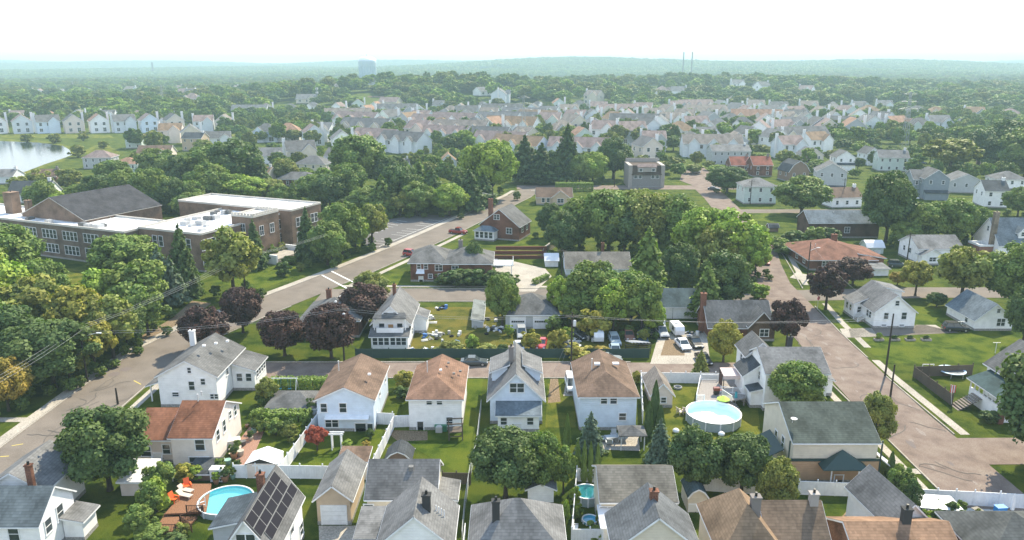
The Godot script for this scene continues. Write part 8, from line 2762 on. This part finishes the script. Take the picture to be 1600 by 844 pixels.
	for k in spots.size():
		var p: Vector2 = spots[k]
		var h := dice.randf_range(6, 15.0) * (.7 if p.y > -430 else 1.0)
		var r := dice.randf_range(2.8, 6.8) * (.75 if p.y > -430 else 1.0)
		if k < 100 and p.y > -620:
			tree("far", ["mid", "mid", "olive", "light", "deep"][k % 5], p.x, p.y, h, r, "one of the garden trees scattered among the far rows of houses", "garden trees among the far houses")
		else:
			rest[k % 3].append(Transform3D(Basis(Vector3.UP, dice.randf() * TAU).scaled(Vector3(r / 4.0, h / 10.0, r / 4.0)), Vector3(p.x, -.3, p.y)))
	var o := Node3D.new()
	o.name = "distant_garden_trees"
	add_child(o)
	o.set_meta("kind", "stuff")
	tag(o, "countless small garden trees and shrubs between the far rows of houses", "trees")
	var was := dice.state
	for k in 3:
		many("tree_crowns", form_of("far", k)[1], rest[k], tone(["mid", "olive", "light"][k]), o)
	dice.state = was


func far_trees() -> void:
	dice.seed = 20
	var crowns := []
	for k in 3:
		crowns.append(form_of("far", k)[1])
	dice.seed = 1234
	var xf := [[], [], []]
	var lots := {}
	for q: Node in get_children():
		if q is Node3D and q.position.z < -700 and q.get_meta("category", "") == "house":
			for a in 5:
				lots[Vector2i(int(q.position.x / 24.0) - a % 2, int(q.position.z / 24.0) + a / 2)] = true
	for k in 17000:
		var d := sqrt(dice.randf_range(430.0 * 430.0, 2900.0 * 2900.0))
		var s := dice.randf_range(-.85, .85)
		var x := s * d
		var z := -d
		var start := 660.0
		if s > -.3:
			start = 790.0 + 40.0 * sin(s * 23.0)
		if s < -.5:
			start = 640.0
		var hole := sin(x / 61.0 + 1.3) * sin(z / 83.0) + .5 * sin(x / 23.0 + z / 31.0)
		if d < start or (lots.has(Vector2i(int(x / 24.0), int(z / 24.0))) and not (absf(x + 200) < 60 and z < -950 and z > -1200)):
			continue
		if d < 2600.0 and hole > .72 and not (d > 860 and d < 1250 and x < 120 and x > -420):
			continue
		var h := dice.randf_range(8, 23) * (1.0 if d > start + 50.0 else .7)
		var w := dice.randf_range(6.5, 14.5)
		var b := Basis(Vector3.UP, dice.randf() * TAU).scaled(Vector3(w / 4.0, h / 10.0, w / 4.0))
		xf[k % 3].append(Transform3D(b, Vector3(x, hill(x, z) - 1.0, z)))
	var o := Node3D.new()
	o.name = "distant_woodland"
	add_child(o)
	o.set_meta("kind", "stuff")
	tag(o, "hazy mass of woodland beyond the far houses up to the horizon", "woodland")
	for k in 3:
		many("tree_crowns", crowns[k], xf[k], tone(["mid", "light", "olive"][k]), o)
	# beyond, the woods in patches of many crowns
	dice.seed = 66
	var b := MB.new()
	b.tinted = true
	for k in 14:
		var c := Vector3(dice.randf_range(-17, 17), dice.randf_range(5, 9), dice.randf_range(-17, 17))
		var r := dice.randf_range(4.5, 8)
		var f := dice.randf_range(.7, 1.0)
		for j in 46:
			var d := rand_dir()
			d.y = absf(d.y)
			b.col = Color(f, f, f) * dice.randf_range(.8, 1.0)
			leaf(b, c + d * r * Vector3(1, .8, 1), (d + rand_dir() * .5).normalized(), dice.randf_range(2.2, 3.6))
	var patch := b.mesh()
	var list := []
	for k in 40000:
		var d := sqrt(dice.randf_range(2700.0 * 2700.0, 8000.0 * 8000.0))
		var s := dice.randf_range(-.8, .8)
		var x := s * d
		var z := -d
		if sin(x / 260.0 + 2.0) * sin(z / 310.0) > .86:
			continue
		var t := Basis(Vector3.UP, dice.randf() * TAU).scaled(Vector3.ONE * dice.randf_range(.9, 1.5) * (1.0 + d / 12000.0))
		list.append(Transform3D(t, Vector3(x, hill(x, z) - 2.0, z)))
	many("tree_patches", patch, list, tone("mid"), o)


func many(called: String, m: Mesh, list: Array, material: Material, parent: Node) -> void:
	var q := MultiMesh.new()
	q.transform_format = MultiMesh.TRANSFORM_3D
	q.use_colors = true
	q.mesh = m
	q.instance_count = list.size()
	for k in list.size():
		q.set_instance_transform(k, list[k])
		var f := .62 + .38 * fmod(k * .618, 1.0)
		q.set_instance_color(k, Color(f * (.9 + .1 * fmod(k * .37, 1.0)), f, f * .95))
	var i := MultiMeshInstance3D.new()
	i.name = called
	i.multimesh = q
	i.material_override = material
	parent.add_child(i, true)
	i.set_meta("kind", "stuff")


func poles_and_wires() -> void:
	pole("tall leaning wooden pole on the corner lawn across the street from the planters", Vector3(60.1, 0, -113.08), 10.6, false)
	pole("dark pole at the kerb beside the pavement, with a street lamp arm", Vector3(56.06, 0, -103.21), 6.0, false)
	pole("utility pole in the wood edge at the left kerb of the avenue, with lamp", Vector3(-66.96, 0, -110.52), 9.6, true, "", 2.6)
	pole("utility pole with grey transformer in front of the tall white house", Vector3(-28.3, 0, -119.11), 10.0, true, "", 0.0, true)
	pole("utility pole with transformer behind the green fence beside the blue hip house", Vector3(9.45, 0, -112.56), 11.0, true, "", 0.0, true)
	pole("utility pole at the crossing before the school bushes", Vector3(-44.75, 0, -181.7), 9.0, true)
	pole("street lamp pole at the bend above the brick house", Vector3(-6.6, 0, -255.74), 8.0, false, "", -2.8)
	pole("utility pole beside the sloping garden wall behind the brick house", Vector3(11.06, 0, -162.58), 9.5, true)
	pole("street lamp pole before the red brown ranch", Vector3(69.21, 0, -170.54), 9.0, false, "", 1.6)
	pole("utility pole behind the white ranch's corner", Vector3(101.19, 0, -187.48), 7.5, true)
	pole("utility pole left of the pale green house at the upper street", Vector3(86.78, 0, -272.13), 9.0, true)
	pole("utility pole right of the broad street tree at the upper street", Vector3(118.71, 0, -268.17), 10.0, true)
	pole("utility pole with box above the roofs near the dark wood", Vector3(240.94, 0, -386.5), 11.0, true, "", 0.0, true)
	pole("thin pole beside the mansard building", Vector3(42.75, 0, -313.5), 9.0, false)
	pole("thin sign post at the verge of the avenue", Vector3(-58.19, 0, -102.55), 2.6, false)
	pole("utility pole on the left kerb near the bottom edge", Vector3(-67.19, 0, -82.59), 9.6, true)
	pole("utility pole on the school lawn beside the olive tree", Vector3(-58.07, 0, -157.66), 9.0, true)
	var g := "power lines along the avenue"
	for k in 3:
		var up := Vector3(-.8 + k * .8, 9.1, 0)
		wire("power line sagging along the avenue in front of the wood", Vector3(-67.19, 0, -82.59) + up, Vector3(-66.96, 0, -110.52) + up, .5, g)
		wire("power line sagging along the avenue in front of the wood", Vector3(-66.96, 0, -110.52) + up, Vector3(-58.07, 0, -157.66) + up - Vector3(0, .4, 0), .7, g)
		wire("power line sagging along the avenue in front of the wood", Vector3(-58.07, 0, -157.66) + up - Vector3(0, .4, 0), Vector3(-44.75, 0, -181.7) + up - Vector3(0, .4, 0), .4, g)
	g = "power lines along the street of the green fence"
	for k in 2:
		var up := Vector3(0, 9.4, -.5 + k)
		wire("power line over the green fence", Vector3(-28.3, 0, -119.11) + up, Vector3(9.45, 0, -112.56) + up + Vector3(0, 1, 0), .9, g)
		wire("power line over the green fence", Vector3(9.45, 0, -112.56) + up + Vector3(0, 1, 0), Vector3(60.1, 0, -113.08) + Vector3(0, 9.6 + k * .5, 0), .9, g)
		wire("power line over the green fence", Vector3(-66.96, 0, -110.52) + up - Vector3(0, 1, 0), Vector3(-28.3, 0, -119.11) + up, 1.0, g)
	wire("power line from the corner pole to the ranch lamp", Vector3(60.1, 0, -113.08) + Vector3(0, 10, 0), Vector3(69.21, 0, -170.54) + Vector3(0, 8.6, 0), 1.2, "power lines at the right-hand street")
	wire("guy wire beside the transformer pole", Vector3(9.45, 0, -112.56) + Vector3(0, 8, 0), Vector3(6.92, 0, -115.21), 0.0, "guy wires of the transformer pole")
	wire("guy wire beside the transformer pole", Vector3(9.45, 0, -112.56) + Vector3(0, 7, 0), Vector3(7.48, 0, -114.14), 0.0, "guy wires of the transformer pole")


func traffic() -> void:
	car("dark grey saloon car parked at the kerb beside the green fence", "sedan", lin(.05, .06, .06), Vector3(-6.32, 0, -117.97), PI / 2)
	car("silver grey car parked behind the roof of the blue hip house at the green fence", "wagon", lin(.25, .28, .29), Vector3(16.2, 0, -119.11), PI / 2)
	car("white van parked on the concrete pad beside the blue hip house", "van", lin(.8, .8, .8), Vector3(9.22, 0, -108.31), .03)
	car("red estate car parked at the kerb below the parking lot", "suv", lin(.38, .03, .025), Vector3(-26.54, 0, -193.61), -2.0 + PI)
	car("dark red pickup truck standing on the avenue beside the parking lot", "pickup", lin(.25, .02, .02), Vector3(-16.12, 0, -221.52), -1.95 + PI)
	car("red car parked on the right-hand street near the yellow green grove", "sedan", lin(.5, .09, .08), Vector3(64.31, 0, -185.52), -.2)
	car("black estate car parked beside the white cottage", "suv", lin(.02, .022, .025), Vector3(83.79, 0, -134.84), PI / 2 - .1)
	car("dark car under the white deck of the brick house", "sedan", lin(.03, .02, .02), Vector3(-3.86, 0, -183.59), .6)
	car("white suv parked at the upper street beside the lamp", "suv", lin(.72, .72, .72), Vector3(86.96, 0, -357.28), 1.4)
	car("dark car under the tree at the end of the upper street", "sedan", lin(.04, .045, .05), Vector3(81.95, 0, -304.96), 1.2)
	car("dark car beside the house in the shade of the ranch tree", "suv", lin(.06, .07, .07), Vector3(96.19, 0, -182.33), 1.4)
	car("white car beside the blue grey villa", "sedan", lin(.75, .75, .75), Vector3(151.74, 0, -283.25), .4)
	dice.seed = 3
	var lot := [Vector2(197.49, -376.26), Vector2(192.02, -361.85), Vector2(201.3, -373.78), Vector2(186.93, -348.47), Vector2(212.02, -391.83), Vector2(206.72, -391.83), Vector2(183.89, -350.63), Vector2(194.52, -357.28), Vector2(216.71, -408.69), Vector2(223.26, -414.62)]
	for k in lot.size():
		car("one of the cars crowded on the lot beside the long pale green house", ["sedan", "suv", "sedan"][k % 3], [lin(.7, .7, .7), lin(.03, .03, .03), lin(.3, .32, .34), lin(.6, .6, .62), lin(.1, .1, .12)][k % 5], Vector3(lot[k].x, 0, lot[k].y), dice.randf_range(1.0, 1.6), "cars on the lot beside the pale green house")
	for k in 14:
		var p := Vector3(300 + (k % 7) * 8.0, 0, -560 - (k / 7) * 12.0)
		car("one of the pale vehicles lined up at the distant yard below the store", ["van", "suv", "sedan"][k % 3], [lin(.75, .75, .75), lin(.5, .5, .52), lin(.7, .7, .7)][k % 3], p, 1.4, "vehicles at the distant yard")
	for p in [Vector3(104.35, 0, -493), Vector3(104.19, 0, -476.68), Vector3(94.65, 0, -468.91), Vector3(102.44, 0, -454.08), Vector3(103.59, 0, -501.57)]:
		car("one of the cars parked between the pale houses behind the mansard building", "sedan", lin(.6, .6, .6), p, dice.randf() * 3.0, "cars behind the mansard building")
